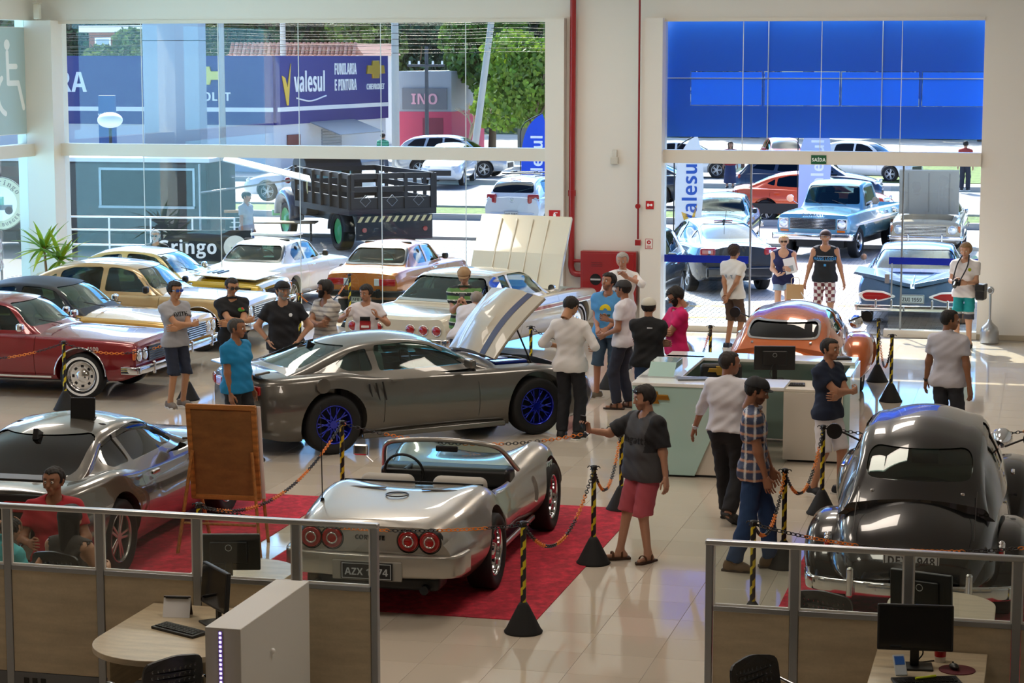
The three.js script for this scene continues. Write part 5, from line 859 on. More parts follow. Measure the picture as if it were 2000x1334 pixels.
const BACK = { hands: { L: [0.03, 0.9, -0.17], R: [-0.04, 0.94, -0.17] }, poles: { L: [1, 0, -0.7], R: [-1, 0, -0.7] }, handSpec: { L: { palm: [0, 0, -1], curl: 0.5 }, R: { palm: [0, 0, -1], curl: 0.5 } } };
const denim = 0x2f4a6c, tan = 0xb07f5c, pale = 0xc99a7c, brown = 0x8d5f42;
const phone = (p, label, turn = 0, tilt = 0) => { const t = thing('mobile_phone', label, 'phone', p.toArray(), turn); obj('case', T(rbx(0.075, 0.15, 0.01, 0.006), 0, 0, 0, tilt), M.blackPlastic, t); obj('screen', T(bx(-0.033, 0.033, -0.066, 0.066, 0.0052, 0.0065), 0, 0, 0, tilt), std(0x101418, 0.1), t); return t; };
person({ label: 'young man in grey t-shirt and navy shorts, arms crossed, mirrored sunglasses', at: [-11.6, -27.3], face: 60, h: 1.73, skin: tan, glasses: 0x1c4f9c, hairStyle: 'thick', ...CROSS, top: { c: 0x9a9a9e }, legs: { c: 0x1d2436, len: 0.52 }, shoe: 0x6d6258, prints: [{ g: text('SMITH', 0.06, 0.002).translate(0, 1.29, 0), c: 0x111111 }] });
person({ label: 'man in black polo shirt and sunglasses with arms crossed', at: [-11.0, -27.9], face: 42, h: 1.74, skin: tan, glasses: 0x111111, ...CROSS, top: { c: 0x121317, collar: 0x121317 }, legs: { c: 0x1b1d22 }, shoe: 0x15151a, watch: 'L', watchC: 0xd8d8d8, headPitch: 15, prints: [{ g: new THREE.CircleGeometry(0.035, 12).scale(1.3, 0.8, 1).translate(0.09, 1.32, 0), c: 0x4f9a3a }, { g: new THREE.CircleGeometry(0.018, 8).translate(0.11, 1.335, 0.001), c: 0xb03028 }] });
person({ label: 'grey-haired man in bright blue t-shirt seen from the side', at: [-9.3, -23.7], face: 75, h: 1.72, build: 1.3, skin: brown, hair: 0x3a3836, hands: { R: [-0.2, 0.84, 0.06] }, top: { c: 0x0877a8 }, legs: { c: 0x16181d }, shoe: 0x111114, feet: { L: [0.1, 0, 0.12], R: [-0.1, 0, -0.1] }, headYaw: 15 });
person({ label: 'bearded man in black t-shirt and black cap, hands on hips', at: [-9.95, -27.1], face: 18, h: 1.8, build: 1.2, skin: 0xb98a6e, cap: 0x131316, beard: 0x8a8480, ...HIPS, headYaw: 25, top: { c: 0x15161c }, legs: { c: 0x3c434c }, watch: 'R', prints: [{ g: new THREE.CircleGeometry(0.025, 6).translate(0.1, 1.33, 0), c: 0xd0d4d8 }] });
person({ label: 'man with dark beard and striped grey v-neck t-shirt, arms crossed', at: [-9.62, -27.9], face: -30, h: 1.74, skin: brown, beard: 0x14100e, stubble: 0.5, hairStyle: 'thick', headYaw: -40, ...CROSS, top: { v: 0.03, color: (x, y) => Math.sin(y * 95) > 0.25 ? 0x8d8784 : 0xb9b2a8 }, legs: { c: 0x2a2d35 } });
person({ label: 'boy in white t-shirt with red and black print, both hands raised', at: [-9.3, -28.7], face: 10, h: 1.6, skin: 0xa9785a, hairStyle: 'thick', headYaw: -25, headPitch: 8, hands: { L: [0.2, 1.3, 0.25], R: [-0.26, 1.32, 0.25] }, handSpec: { L: { palm: [-1, 0, 0], curl: 0.6, dir: [-0.2, 1, 0.1] }, R: { palm: [1, 0, 0], curl: 0.6, dir: [0.1, 1, 0.1] } }, watch: 'L', top: { c: 0xd2cbcd }, legs: { c: 0x262a33 }, prints: [{ n: 'shirt_print', g: new THREE.PlaneGeometry(0.17, 0.2, 8, 8).translate(0, 1.12, 0), c: 0x9a1a20 }, { n: 'shirt_print', g: new THREE.PlaneGeometry(0.16, 0.07, 8, 4).translate(0, 1.25, 0), c: 0x17171a }, { n: 'shirt_print', g: new THREE.PlaneGeometry(0.12, 0.035, 6, 2).translate(0, 1.13, 0.001), c: 0xd9d2d0 }] });
{ const p = person({ label: 'man in green and black striped polo and tan cap looking at a phone', at: [-8.25, -30.1], face: 8, h: 1.74, build: 1.15, skin: 0xb5866c, cap: 0xa0805c, headPitch: 25, ...PHONE, top: { collar: 0x2c3a2c, color: (x, y) => { const s = ((y - 0.8) / 0.055) % 2; return s < 0.75 ? 0x1a2026 : s < 0.98 ? 0xd8dcd0 : 0x5f8a4a; } }, legs: { c: denim } }); phone(p.W('R', [0.03, 0.1, 0.03]), 'black phone held by the man in the striped polo', 0.1, -0.5); }
person({ label: 'grey-haired person bending down behind the raised grey hood', at: [-8.0, -29.0], face: 160, h: 1.62, lean: 38, skin: 0xb98a70, hair: 0x8a8078, hands: { L: [0.2, 0.75, 0.4], R: [-0.2, 0.75, 0.4] }, top: { c: 0xc9c6cc }, legs: { c: 0x3a4150 } });
{ const p = person({ label: 'man in untucked white long-sleeved shirt and dark trousers, seen from behind', at: [-5.8, -26.2], face: 170, h: 1.8, build: 1.0, skin: tan, headPitch: 32, headYaw: -15, hands: { L: [0.25, 1.12, 0.18], R: [-0.24, 1.12, 0.18] }, poles: { L: [0.8, -0.5, -0.8], R: [-0.8, -0.5, -0.8] }, handSpec: { L: { curl: 0.8 }, R: { curl: 0.8 } }, top: { c: 0xd9d5d3, sleeve: 1.55, hem: 0.84, collar: 0xd9d5d3, loose: 0.012 }, legs: { c: 0x16171e }, shoe: 0x131315 }); phone(p.W('L', [0, 0.09, 0.03]), 'dark phone in the hand of the white-shirted man', 0.4, -0.8); }
person({ label: 'man with goatee in light blue t-shirt with yellow print', at: [-6.0, -29.6], face: -8, h: 1.76, build: 1.25, skin: 0xa7745a, hairStyle: 'thick', stubble: 0.4, headPitch: -12, headYaw: -20, hands: { L: [0.05, 1.0, 0.22], R: [-0.08, 1.0, 0.23] }, handSpec: { L: { curl: 0.7, palm: [0, 0, -1] }, R: { curl: 0.7, palm: [0, 0, -1] } }, top: { c: 0x4d8fc4, loose: 0.015 }, legs: { c: 0x33475a, len: 0.55 }, shoe: 0x6b6455, feet: { L: [0.13, 0, 0.02], R: [-0.13, 0, 0.12, -30] }, prints: [{ g: new THREE.RingGeometry(0.03, 0.085, 16, 2, 0, PI).translate(0, 1.25, 0), c: 0xd9c21c }, { g: new THREE.PlaneGeometry(0.15, 0.03, 8, 2).translate(0, 1.18, 0), c: 0x26361f }] });
person({ label: 'man in white t-shirt and dark cap talking, back of arm towards us', at: [-5.6, -28.7], face: -100, h: 1.76, skin: 0x9f6e52, cap: 0x2c2a2a, hands: { L: [0.16, 1.02, 0.22], R: [-0.1, 1.2, 0.28] }, handSpec: { R: { dir: [0.5, 0.2, 0.4], palm: [0, 0, -1] } }, top: { c: 0xdcd9de }, legs: { c: 0x272b3a }, sandals: true, shoe: 0x33231a, feet: { L: [0.12, 0, 0.05], R: [-0.1, 0, -0.05] } });
person({ label: 'grey-haired man in white shirt gesturing in front of the hose cabinet', at: [-6.35, -32.4], face: -10, h: 1.8, skin: 0xb4836a, hair: 0x9a948c, headPitch: 12, headYaw: 10, hands: { L: [0.18, 1.42, 0.3], R: [-0.2, 1.2, 0.22] }, handSpec: { L: { dir: [-0.5, 0.6, 0.4], palm: [-0.2, 0, 1], curl: 0.5 } }, top: { c: 0xdedad6, sleeve: 1.3, collar: 0xdedad6 }, legs: { c: 0x343a44 } });
person({ label: 'man in black t-shirt and pale baseball cap seen from behind', at: [-4.95, -27.0], face: 175, h: 1.72, build: 1.2, skin: 0xa97a5e, cap: 0xc6c2b4, ...CROSS, top: { c: 0x111216, loose: 0.015 }, legs: { c: 0x2c4468 }, shoe: 0x333333, prints: [{ back: true, g: new THREE.PlaneGeometry(0.07, 0.016, 4, 1).translate(0.05, 1.38, 0), c: 0xb8b8bc }] });
person({ label: 'bearded man in bright pink polo shirt with glasses looking down', at: [-4.75, -28.0], face: -60, h: 1.76, skin: 0xb07e62, beard: 0x15110f, hairStyle: 'thick', glasses: 0x222222, headPitch: 28, headYaw: -10, ...CROSS, top: { c: 0xc8125e, collar: 0xc8125e }, legs: { c: 0x2e4568 }, shoe: 0x222222 });
person({ label: 'man in white t-shirt and brown shorts, hands clasped behind his back', at: [-5.02, -35.1], face: 150, h: 1.72, skin: 0xa2714f, hair: 0x33221a, hairStyle: 'thick', ...BACK, top: { c: 0xd6d2ca, loose: 0.015 }, legs: { c: 0x4a3526, len: 0.55 }, shoe: 0x1b2030, sole: 0xe0e0dc, prints: [{ back: true, g: text('F   T', 0.06, 0.001).translate(0, 1.2, 0), c: 0x6d8496 }] });
{ const p = person({ label: 'blonde woman in navy camisole and denim shorts carrying a paper bag', at: [-4.55, -38.0], face: 8, h: 1.66, woman: true, build: 0.85, skin: pale, hair: 0xc2a06a, hairStyle: 'short', glasses: 0x141414, hands: { L: [0.12, 1.12, 0.22], R: [-0.1, 1.02, 0.2] }, handsBody: true, handSpec: { L: { palm: [-1, 0, -0.4], curl: 0.5, dir: [-0.6, 0.3, 0.5] }, R: { palm: [0.3, 1, 0.2], dir: [0.7, 0.2, 0.5] } }, top: { c: 0x1a1f4c, sleeve: 0, neck: 0.1, v: 0.06, hem: 0.82, grow: 0.012 }, legs: { c: 0x8fa3b8, len: 0.24, r: 0.015 }, shoe: 0xc9b49a, feet: { L: [0.08, 0, 0.1], R: [-0.08, 0, -0.06] } });
  const b = thing('paper_bag', 'brown paper shopping bag with rope handles carried by the woman', 'bag', p.at(0.22, 0.72, 0.2).toArray(), 0.2); obj('bag', rbx(0.3, 0.26, 0.11, 0.006), std(0xbb9468, 0.85), b); obj('handle', tube([[-0.07, 0.12, 0.05], [-0.06, 0.24, 0.04], [0.06, 0.24, 0.04], [0.07, 0.12, 0.05]], 0.006), std(0xd9c7a6, 0.8), b); obj('ribbon', tube([[0.1, 0.0, 0.06], [0.17, -0.16, 0.08], [0.08, -0.26, 0.06]], 0.006), M.white, b);
  const m = thing('magazine', 'white printed leaflets held against the woman with the bag', 'leaflet', p.at(0.12, 1.2, 0.2).toArray(), 0.1); obj('sheet', T(bx(-0.1, 0.1, -0.14, 0.14, 0, 0.008), 0, 0, 0, -0.2, 0, 0.25), std(0xe6e6e8, 0.6), m); obj('picture', T(bx(-0.07, 0.05, -0.1, 0.0, 0.009, 0.011), 0, 0, 0, -0.2, 0, 0.25), std(0x9aa4a8, 0.6), m); }
person({ label: 'man in black tank top, checked shorts and cap walking in', at: [-3.8, -37.85], face: 5, h: 1.77, build: 1.1, skin: 0xae7c5c, cap: 0x3a2622, stubble: 0.3, top: { c: 0x14161b, sleeve: 0, neck: 0.09, v: 0.02 }, legs: { len: 0.5, color: (x, y, z) => (Math.sin(x * 52) > 0) !== (Math.sin(y * 52) > 0) ? 0xd9d2cc : 0x74343c }, shoe: 0x333333, hands: { L: [0.34, 0.82, 0.08], R: [-0.34, 0.82, 0.0] }, feet: { L: [0.12, 0, 0.15], R: [-0.12, 0, -0.1] }, prints: [{ g: text('HANG LOOSE', 0.045, 0.001).translate(0, 1.25, 0), c: 0x3c8fd0 }, { g: new THREE.PlaneGeometry(0.28, 0.006, 10, 1).translate(0, 1.315, 0), c: 0xd8dde2 }, { g: new THREE.PlaneGeometry(0.28, 0.006, 10, 1).translate(0, 1.235, 0), c: 0xd8dde2 }, { g: new THREE.PlaneGeometry(0.04, 0.04, 2, 2).translate(0, 1.16, 0), c: 0x3c8fd0 }] });
{ const p = person({ label: 'young photographer in white t-shirt and teal shorts holding a camera', at: [-1.32, -36.1], face: -12, h: 1.74, build: 0.85, skin: 0xb98a6c, hair: 0x8c6c46, hairStyle: 'thick', headPitch: 8, hands: { L: [0.08, 1.12, 0.25], R: [-0.12, 1.14, 0.25] }, handsBody: true, handSpec: { L: { curl: 0.7, palm: [-1, 0, 0], dir: [-0.7, 0, 0.5] }, R: { curl: 0.7, palm: [1, 0, 0], dir: [0.4, 0.2, 0.6] } }, top: { c: 0xd6d0cc, loose: 0.01 }, legs: { len: 0.5, r: 0.025, color: (x, y) => y < 0.6 ? 0x3a3a44 : y < 0.625 ? 0xb8b8b4 : y > 0.92 ? 0x4fae96 : 0x0b8a8c }, shoe: 0x17171b, feet: { L: [0.1, 0, 0.0], R: [-0.08, 0, 0.1] }, prints: [{ g: new THREE.CircleGeometry(0.028, 12).translate(0.1, 1.33, 0), c: 0xaab414 }] });
  const c = thing('camera', 'black camera with lens held by the young photographer', 'camera', p.at(-0.06, 1.12, 0.34).toArray(), -0.2); obj('body', rbx(0.13, 0.09, 0.06, 0.015), M.blackPlastic, c); obj('lens', T(cyl(0.034, 0.038, 0.11, 20), 0, -0.02, 0.07, PI / 2 + 0.5), M.black, c); obj('prism', rbx(0.05, 0.035, 0.05, 0.01).translate(0, 0.055, 0), M.blackPlastic, c);
  obj('strap', [tube([[-0.06, 0.04, 0], [-0.03, 0.3, -0.17], [0.02, 0.44, -0.3]], 0.012), tube([[0.06, 0.04, 0], [0.14, 0.28, -0.17], [0.13, 0.44, -0.3]], 0.012)], M.black, c);
  const b = thing('camera_bag', 'black shoulder bag hanging at the hip of the photographer', 'bag', p.at(0.27, 0.95, -0.02).toArray(), -0.2); obj('body', rbx(0.15, 0.25, 0.24, 0.03), M.blackPlastic, b); obj('flap', rbx(0.16, 0.12, 0.25, 0.02).translate(0, 0.08, 0), M.black, b); }
person({ label: 'man in plain white t-shirt walking away beside the black sedan', at: [-1.12, -26.0], face: 160, h: 1.79, skin: brown, headYaw: -55, hands: { L: [0.32, 0.84, 0.1], R: [-0.3, 0.82, -0.05] }, top: { c: 0xbcb9c0, loose: 0.015 }, legs: { c: 0x2a2c34 }, watch: 'L' });
person({ label: 'man in navy t-shirt and white shorts with arms crossed by the counter', at: [-2.3, -23.5], face: 62, h: 1.73, skin: 0xa9775a, ...CROSS, top: { c: 0x172238 }, legs: { c: 0xd4d0d2, len: 0.5, r: 0.03 }, shoe: 0x1a1c22, feet: { L: [0.1, 0, 0.12], R: [-0.1, 0, -0.1] } });
person({ label: 'balding man in white dress shirt and black trousers walking away', at: [-3.15, -21.8], face: 165, h: 1.78, build: 1.35, skin: 0x9c6a50, hair: 0x2a2320, headYaw: -50, hands: { L: [0.42, 0.92, 0.1], R: [-0.25, 0.8, 0.15] }, top: { c: 0xcfced4, sleeve: 1.3, tuck: true, collar: 0xcfced4, loose: 0.005 }, legs: { c: 0x121216, r: 0.028, belt: 0x0c0c0d }, shoe: 0x0d0d0f, sole: 0x1a1a1a, feet: { L: [0.1, 0, 0.22], R: [-0.1, 0.06, -0.2, -12, 35] }, watch: 'L', watchC: 0xc9cbd0 });
person({ label: 'man in plaid short-sleeved shirt, jeans and dark cap beside the barrier', at: [-2.62, -19.8], face: 95, h: 1.82, skin: 0x9a6b50, cap: 0x1b1c20, stubble: 0.5, headPitch: 15, hands: { L: [0.2, 0.86, 0.16], R: [-0.18, 0.8, 0.14] }, top: { loose: 0.012, hem: 0.84, collar: 0x8a8d98, color: (x, y, z) => { const a = Math.sin(y * 75) > 0.7, b = Math.sin((Math.abs(x) > Math.abs(z) ? z : x) * 75) > 0.7; return a && b ? 0xd9c6b4 : a ? 0xb98a72 : b ? 0xc4c8d0 : 0x3f4a66; } }, legs: { c: 0x22406a }, shoe: 0x6b5238, sole: 0x3a2c20, feet: { L: [0.1, 0, 0.16], R: [-0.1, 0, -0.16] } });
{ const p = person({ label: 'man in charcoal raglan t-shirt and pink shorts taking a photo', at: [-3.68, -19.95], face: -40, h: 1.68, build: 1.55, skin: 0xb98a70, hairStyle: 'thick', hair: 0x1c1613, stubble: 0.3, glassesUp: true, headYaw: -20, headPitch: 6, hands: { L: [0.34, 0.8, 0.0], R: [-0.38, 1.3, 0.42] }, handSpec: { R: { curl: 0.8, dir: [0.1, 1, 0.3], palm: [0, 0, 1] } }, poles: { R: [-0.8, -1, 0.2] }, top: { sleeve: 0.85, loose: 0.02, hem: 0.82, color: (x, y, z) => Math.abs(x) > 0.155 && y > 1.12 ? 0x1b1c21 : 0x47484c }, legs: { c: 0xb4525e, len: 0.52, r: 0.035 }, sandals: true, shoe: 0x3c2618, strap: 0x5a3a24, feet: { L: [0.12, 0, 0.05], R: [-0.14, 0, 0.2, -25] }, prints: [{ g: text('Regatta', 0.07, 0.001).translate(0.02, 1.2, 0), c: 0x1c1d20 }] });
  phone(p.W('R', [0, 0.1, 0.045]), 'phone raised by the man in pink shorts', -0.6, 0); }
// seated family behind the left partition
const SIT = { hipY: 0.52, feet: { L: [0.12, 0, 0.42], R: [-0.12, 0, 0.42] }, hands: { L: [0.18, 0.72, 0.28], R: [-0.18, 0.72, 0.28] } };
person({ label: 'smiling man in red shirt seated behind the left partition', at: [-8.2, -16.6], face: 20, h: 1.74, skin: 0x8f6248, ...SIT, top: { c: 0xa01c28 }, legs: { c: 0x2a3040 }, headYaw: -20 });
person({ label: 'woman with long black hair seated with her back to the partition', at: [-7.55, -15.55], face: 170, h: 1.62, woman: true, skin: 0xb5876a, hairStyle: 'long', hair: 0x0e0b0b, ...SIT, top: { c: 0x3a3430, sleeve: 0 }, legs: { c: 0x22252c } });
person({ label: 'young boy in turquoise t-shirt seated with a hand on his face', at: [-7.9, -15.2], face: 150, h: 1.25, y: 0.22, skin: 0xa9785c, hairStyle: 'thick', ...SIT, hands: { L: [0.1, 1.18, 0.2], R: [-0.15, 0.8, 0.25] }, handSpec: { L: { dir: [-0.2, 1, -0.2], palm: [0, 0, -1] } }, headPitch: 10, top: { c: 0x4fa8ae }, legs: { c: 0x2a3040 } });
// people outdoors
person({ label: 'man in sunglasses and black jacket seated outside by the railing', at: [-17.2, -39.6], face: 10, h: 1.72, ...SIT, hipY: 0.62, y: -0.02, skin: 0xb78c70, hair: 0x777068, glasses: 0x0c0c0c, beard: 0x9a9088, top: { c: 0x16171a, sleeve: 1.8 }, legs: { c: 0x1b1d22 } });
person({ label: 'man in grey t-shirt and blue jeans standing outside by the railing', at: [-17.75, -46.0], face: 80, h: 1.74, skin: 0x9a6c52, cap: 0x2c2e30, top: { c: 0x8f9298 }, legs: { c: 0x2b4f80 }, cell: 0.022 });
person({ label: 'older man in plaid shirt and jeans outside the left glass wall', at: [-19.15, -36.6], face: -75, h: 1.7, build: 1.15, skin: 0xb5826a, hair: 0x6d5c4c, top: { loose: 0.01, color: (x, y, z) => { const a = Math.sin(y * 40) > 0, b = Math.sin((x + z) * 40) > 0.2; return a ? (b ? 0x6a3048 : 0xb9a4ac) : b ? 0x8d5a6c : 0xd9d4d4; } }, legs: { c: 0x7b96b8 } });
person({ label: 'person in green striped shirt standing across the street', at: [-25.9, -82.3], face: 170, h: 1.75, cell: 0.03, top: { color: (x, y) => Math.sin(y * 60) > 0 ? 0x1f7a5a : 0x57a884 }, legs: { c: 0x3a4656 }, hidden: true });
person({ label: 'woman in red top and long navy skirt standing across the street', at: [-11.4, -78.5], face: 10, h: 1.7, woman: true, cell: 0.03, skin: 0xa87a5e, hairStyle: 'long', top: { c: 0x8e2630 }, legs: { c: 0x27365c, len: 0.85, r: 0.06 }, hidden: true });
person({ label: 'person in red jacket and dark trousers standing across the street', at: [-3.0, -79.2], face: 175, h: 1.78, cell: 0.03, top: { c: 0xa83a34, sleeve: 1.8 }, legs: { c: 0x2a2f3c, r: 0.03 }, hidden: true });
// ---------- showroom furniture and barriers ----------
{ // carpets
  const red = std(0xffffff, 0.95, 0, { map: noiseTex(128, 128, [176, 34, 54], 0.3, 24) });
  const rug = (label, x0, x1, z0, z1) => { const o = obj('carpet', metricUV(bx(x0, x1, 0.0005, 0.007, z0, z1), 0.8), red); tag(o, label, 'carpet', null); };
  rug('red carpet under the silver roadster', -7.15, -4.16, -22.2, -17.45);
  rug('red carpet under the dark grey modern coupe', -10.9, -7.52, -22.0, -16.4);
  rug('red carpet under the black 1940s sedan', -2.2, 0.3, -22.4, -16.6);
  const mat = obj('door_mat', metricUV(bx(-5.0, -2.75, 0.0005, 0.012, -37.1, -36.1), 1), std(0x6a6a66, 0.95)); tag(mat, 'grey entrance mat lying inside the sliding door', 'mat');
}
const stripeTex = canvasTex(64, 256, (c) => { c.fillStyle = '#17171a'; c.fillRect(0, 0, 64, 256); c.fillStyle = '#cdb81c'; for (let i = -1; i < 5; i++) { c.beginPath(); c.moveTo(0, i * 64 + 50); c.lineTo(64, i * 64); c.lineTo(64, i * 64 + 26); c.lineTo(0, i * 64 + 76); c.fill(); } });
stripeTex.wrapS = stripeTex.wrapT = THREE.RepeatWrapping;
const stripeM = std(0xffffff, 0.4, 0, { map: stripeTex });
const POSTS = {};
{
  const cone = lathe([[0, 0], [0.16, 0], [0.165, 0.012], [0.15, 0.03], [0.05, 0.23], [0.03, 0.26], [0, 0.26]], 28), pole = new THREE.CylinderGeometry(0.024, 0.024, 0.68, 16, 1, true).translate(0, 0.57, 0), top = join([cyl(0.026, 0.026, 0.02, 16).translate(0, 0.915, 0), lathe([[0.024, 0.92], [0.03, 0.93], [0.03, 0.95], [0, 0.955]], 16)]), hook = join([0, 1, 2, 3].map((i) => T(new THREE.TorusGeometry(0.018, 0.005, 6, 14, PI * 1.4), 0.042, 0.925, 0).rotateY(i * PI / 2)));
  const post = (k, x, z, label) => { const g = thing('barrier_post', label, 'barrier post', [x, 0, z], 0, 'barrier posts'); obj('base', cone, M.rubber, g); obj('pole', pole, stripeM, g); const t = obj('top_cap', top, M.black, g); obj('hook', hook, k.startsWith('o') ? M.orange : M.black, t); POSTS[k] = [x, z]; };
  for (const [k, x, z, l] of [['a', -4.18, -17.1, 'at the rear right corner of the silver roadster'], ['b', -4.12, -19.67, 'beside the silver roadster between two others'], ['c', -4.34, -22.15, 'at the front right corner of the silver roadster'], ['d', -7.25, -21.5, 'at the front left corner of the silver roadster'], ['e', -7.1, -17.15, 'at the rear left corner of the silver roadster'], ['f', -13.0, -26.74, 'in front of the dark red coupe'], ['g', -11.7, -27.95, 'behind the man in grey t-shirt'], ['h', -2.32, -17.6, 'at the rear left corner of the black sedan'], ['i', -2.34, -19.95, 'beside the man in plaid shirt'], ['j', -2.24, -22.46, 'in front of the man in navy t-shirt'], ['k', -2.41, -32.04, 'near the orange coupe and the door mat'], ['l', -10.95, -31.55, 'behind the boy in white t-shirt'], ['m', -7.2, -29.9, 'behind the raised grey hood'], ['n', -4.6, -27.2, 'behind the counter beside the man in pink'], ['o', -11.9, -33.2, 'behind the bearded man in striped t-shirt'], ['p', -12.1, -36.4, 'next to the window by the copper sedan'], ['s', 0.25, -23.3, 'in front of the black sedan'], ['t', 0.2, -17.5, 'at the rear right corner of the black sedan'], ['u', -2.08, -30.2, 'between the orange coupe and the white-shirted walker'], ['v', -6.15, -30.4, 'behind the man in the white long-sleeved shirt'], ['w', -15.6, -26.7, 'beside the dark red coupe'], ['r', -4.7, -30.6, 'between the orange coupe and the men talking']]) post(k, x, z, 'black and yellow striped barrier post ' + l);
  const linkG = new THREE.TorusGeometry(0.016, 0.0042, 5, 10).scale(1, 1.55, 1);
  const chain = (A, B, sag, label, y0 = 0.92, y1 = 0.92) => {
    const a = V(A[0], y0, A[1]), b = V(B[0], y1, B[1]), L = a.distanceTo(b), n = Math.round(L * (1 + sag * sag) / 0.04), on = { y: [], k: [] }, P = (t) => a.clone().lerp(b, t).add(V(0, -sag * 4 * t * (1 - t), 0));
    for (let i = 0; i < n; i++) { const t = (i + 0.5) / n, p = P(t), d = P(t + 0.005).sub(P(t - 0.005)).normalize(); const g = linkG.clone(); g.rotateY(i % 2 ? 0.4 : PI / 2 + 0.4).applyQuaternion(new THREE.Quaternion().setFromUnitVectors(V(0, 1, 0), d)).translate(p.x, p.y, p.z); on[Math.floor(i / 11) % 2 ? 'y' : 'k'].push(g); }
    const t = thing('barrier_chain', label, 'chain', [0, 0, 0], 0, 'barrier chains');
    for (const [k, nme, m] of [['y', 'orange_links', M.orange], ['k', 'black_links', M.blackPlastic]]) if (on[k].length) { const o = obj(nme, on[k], m, t); o.userData.kind = 'stuff'; }
  };
  const C = (k, l, sag, lab) => chain(POSTS[k], POSTS[l], sag, 'orange and black plastic chain ' + lab);
  C('a', 'b', 0.42, 'along the right side of the silver roadster'); C('b', 'c', 0.42, 'beside the front wheel of the silver roadster'); C('c', 'd', 0.22, 'in front of the silver roadster'); C('e', 'a', 0.12, 'behind the silver roadster'); C('d', 'e', 0.35, 'along the left side of the silver roadster');
  C('f', 'g', 0.2, 'in front of the dark red coupe'); C('h', 'i', 0.3, 'beside the shoes of the man in plaid'); C('i', 'j', 0.42, 'left of the black sedan'); C('p', 'o', 0.35, 'near the copper sedan'); C('n', 'r', 0.35, 'behind the counter');
  chain(POSTS.m, [-6.15, -30.4], 0.2, 'orange and black plastic chain right of the raised grey hood');
  chain(POSTS.f, [-15.6, -26.7], 0.25, 'orange and black plastic chain along the dark red coupe', 0.92, 0.9);
  chain(POSTS.h, [0.2, -17.5], 0.14, 'orange and black plastic chain behind the black sedan'); chain(POSTS.k, [-2.08, -30.2], 0.55, 'orange and black plastic chain hanging beside the orange coupe', 0.92, 0.9); C('j', 's', 0.12, 'in front of the black sedan');
  
}
{ // reception counter
  const mint = phys(0xa9c9c2, { roughness: 0.12, clearcoat: 0.8 }), white = phys(0xe9ebe8, { roughness: 0.25, clearcoat: 0.4 }), beige = std(0xd2c9bb, 0.5);
  const c = thing('reception_counter', 'white and pale green reception counter with gold emblem', 'counter', [0, 0, 0]);
  obj('front_panel', extr([[-4.58, 0.03], [-3.86, 0.03], [-3.62, 0.6], [-3.62, 1.05], [-4.58, 1.05]], 0.05, 0.004).translate(0, 0, -24.1), mint, c);
  obj('front_body', [bx(-4.55, -3.1, 0.03, 1.04, -24.5, -24.1)], beige, c);
  obj('counter_top', [rbx(1.75, 0.04, 0.62, 0.008).translate(-3.72, 1.07, -24.34), rbx(0.5, 0.04, 2.0, 0.008).translate(-4.36, 1.07, -25.4), rbx(2.35, 0.04, 0.5, 0.008).translate(-3.42, 1.07, -26.5)], white, c);
  obj('upstand', extr([[0, 0], [0.62, 0], [0.62, 0.14], [0.2, 0.14]], 0.3, 0.004).rotateY(PI / 2).translate(-4.5, 1.09, -24.55), mint, c);
  obj('side_panel', [bx(-4.6, -4.52, 0.03, 1.05, -26.7, -24.1), bx(-2.3, -2.22, 0.03, 1.05, -26.7, -25.35)], mint, c);
  obj('back_panel', bx(-4.6, -2.25, 0.03, 1.05, -26.74, -26.68), mint, c);
  obj('pedestal', [bx(-3.0, -2.3, 0.03, 0.84, -26.2, -25.3)], beige, c); obj('desk_top', [rbx(1.9, 0.035, 0.75, 0.006).translate(-3.25, 0.86, -25.7)], beige, c); obj('plinth', [bx(-4.5, -3.15, 0, 0.03, -24.45, -24.13), bx(-2.95, -2.3, 0, 0.03, -26.1, -25.35)], M.black, c);
  const bow = [[-0.2, -0.02], [-0.08, -0.02], [-0.06, -0.065], [0.08, -0.065], [0.065, -0.02], [0.2, -0.02], [0.18, 0.03], [0.07, 0.03], [0.06, 0.065], [-0.08, 0.065], [-0.07, 0.03], [-0.18, 0.03]];
  obj('emblem', extr(bow, 0.02, 0.006).translate(-4.36, 0.92, -24.05), std(0xb88a3a, 0.3, 0.8), c);
  const tr = tag(obj('card_tray', T(rbx(0.36, 0.02, 0.2, 0.006), -3.95, 1.1, -24.4, 0, 0.3), std(0x6a6e72, 0.4)), 'flat grey tray lying on the reception counter', 'tray');
  const bk = thing('notepad', 'dark folded notepad on the right end of the counter', 'notepad', [-2.45, 1.09, -26.5], 0.3); obj('cover', rbx(0.26, 0.025, 0.18, 0.006).translate(0, 0.013, 0), M.blackPlastic, bk); obj('page', rbx(0.2, 0.006, 0.14, 0.002).translate(0, 0.029, 0), std(0x55585c, 0.6), bk);
  const ch = thing('office_chair', 'black office chair with gold emblem on the headrest behind the counter', 'chair', [-3.75, 0, -25.3], 0.2);
  obj('backrest', T(rbx(0.5, 0.62, 0.1, 0.05, 3), 0, 0.85, 0, -0.1), M.blackPlastic, ch); obj('seat', rbx(0.5, 0.1, 0.5, 0.04).translate(0, 0.5, -0.25), M.blackPlastic, ch); obj('column', cyl(0.03, 0.03, 0.42, 14).translate(0, 0.25, -0.25), M.darkMetal, ch);
  obj('base', [0, 1, 2, 3, 4].map((i) => T(rbx(0.3, 0.03, 0.05, 0.01), 0.15, 0.05, 0).rotateY(i * PI * 0.4).translate(0, 0, -0.25)), M.blackPlastic, ch); obj('emblem', extr(bow.map(([x, y]) => [x * 0.8, y * 0.8]), 0.012, 0.003).translate(0, 1.08, 0.05), std(0xc09a44, 0.35, 0.7), ch);
}
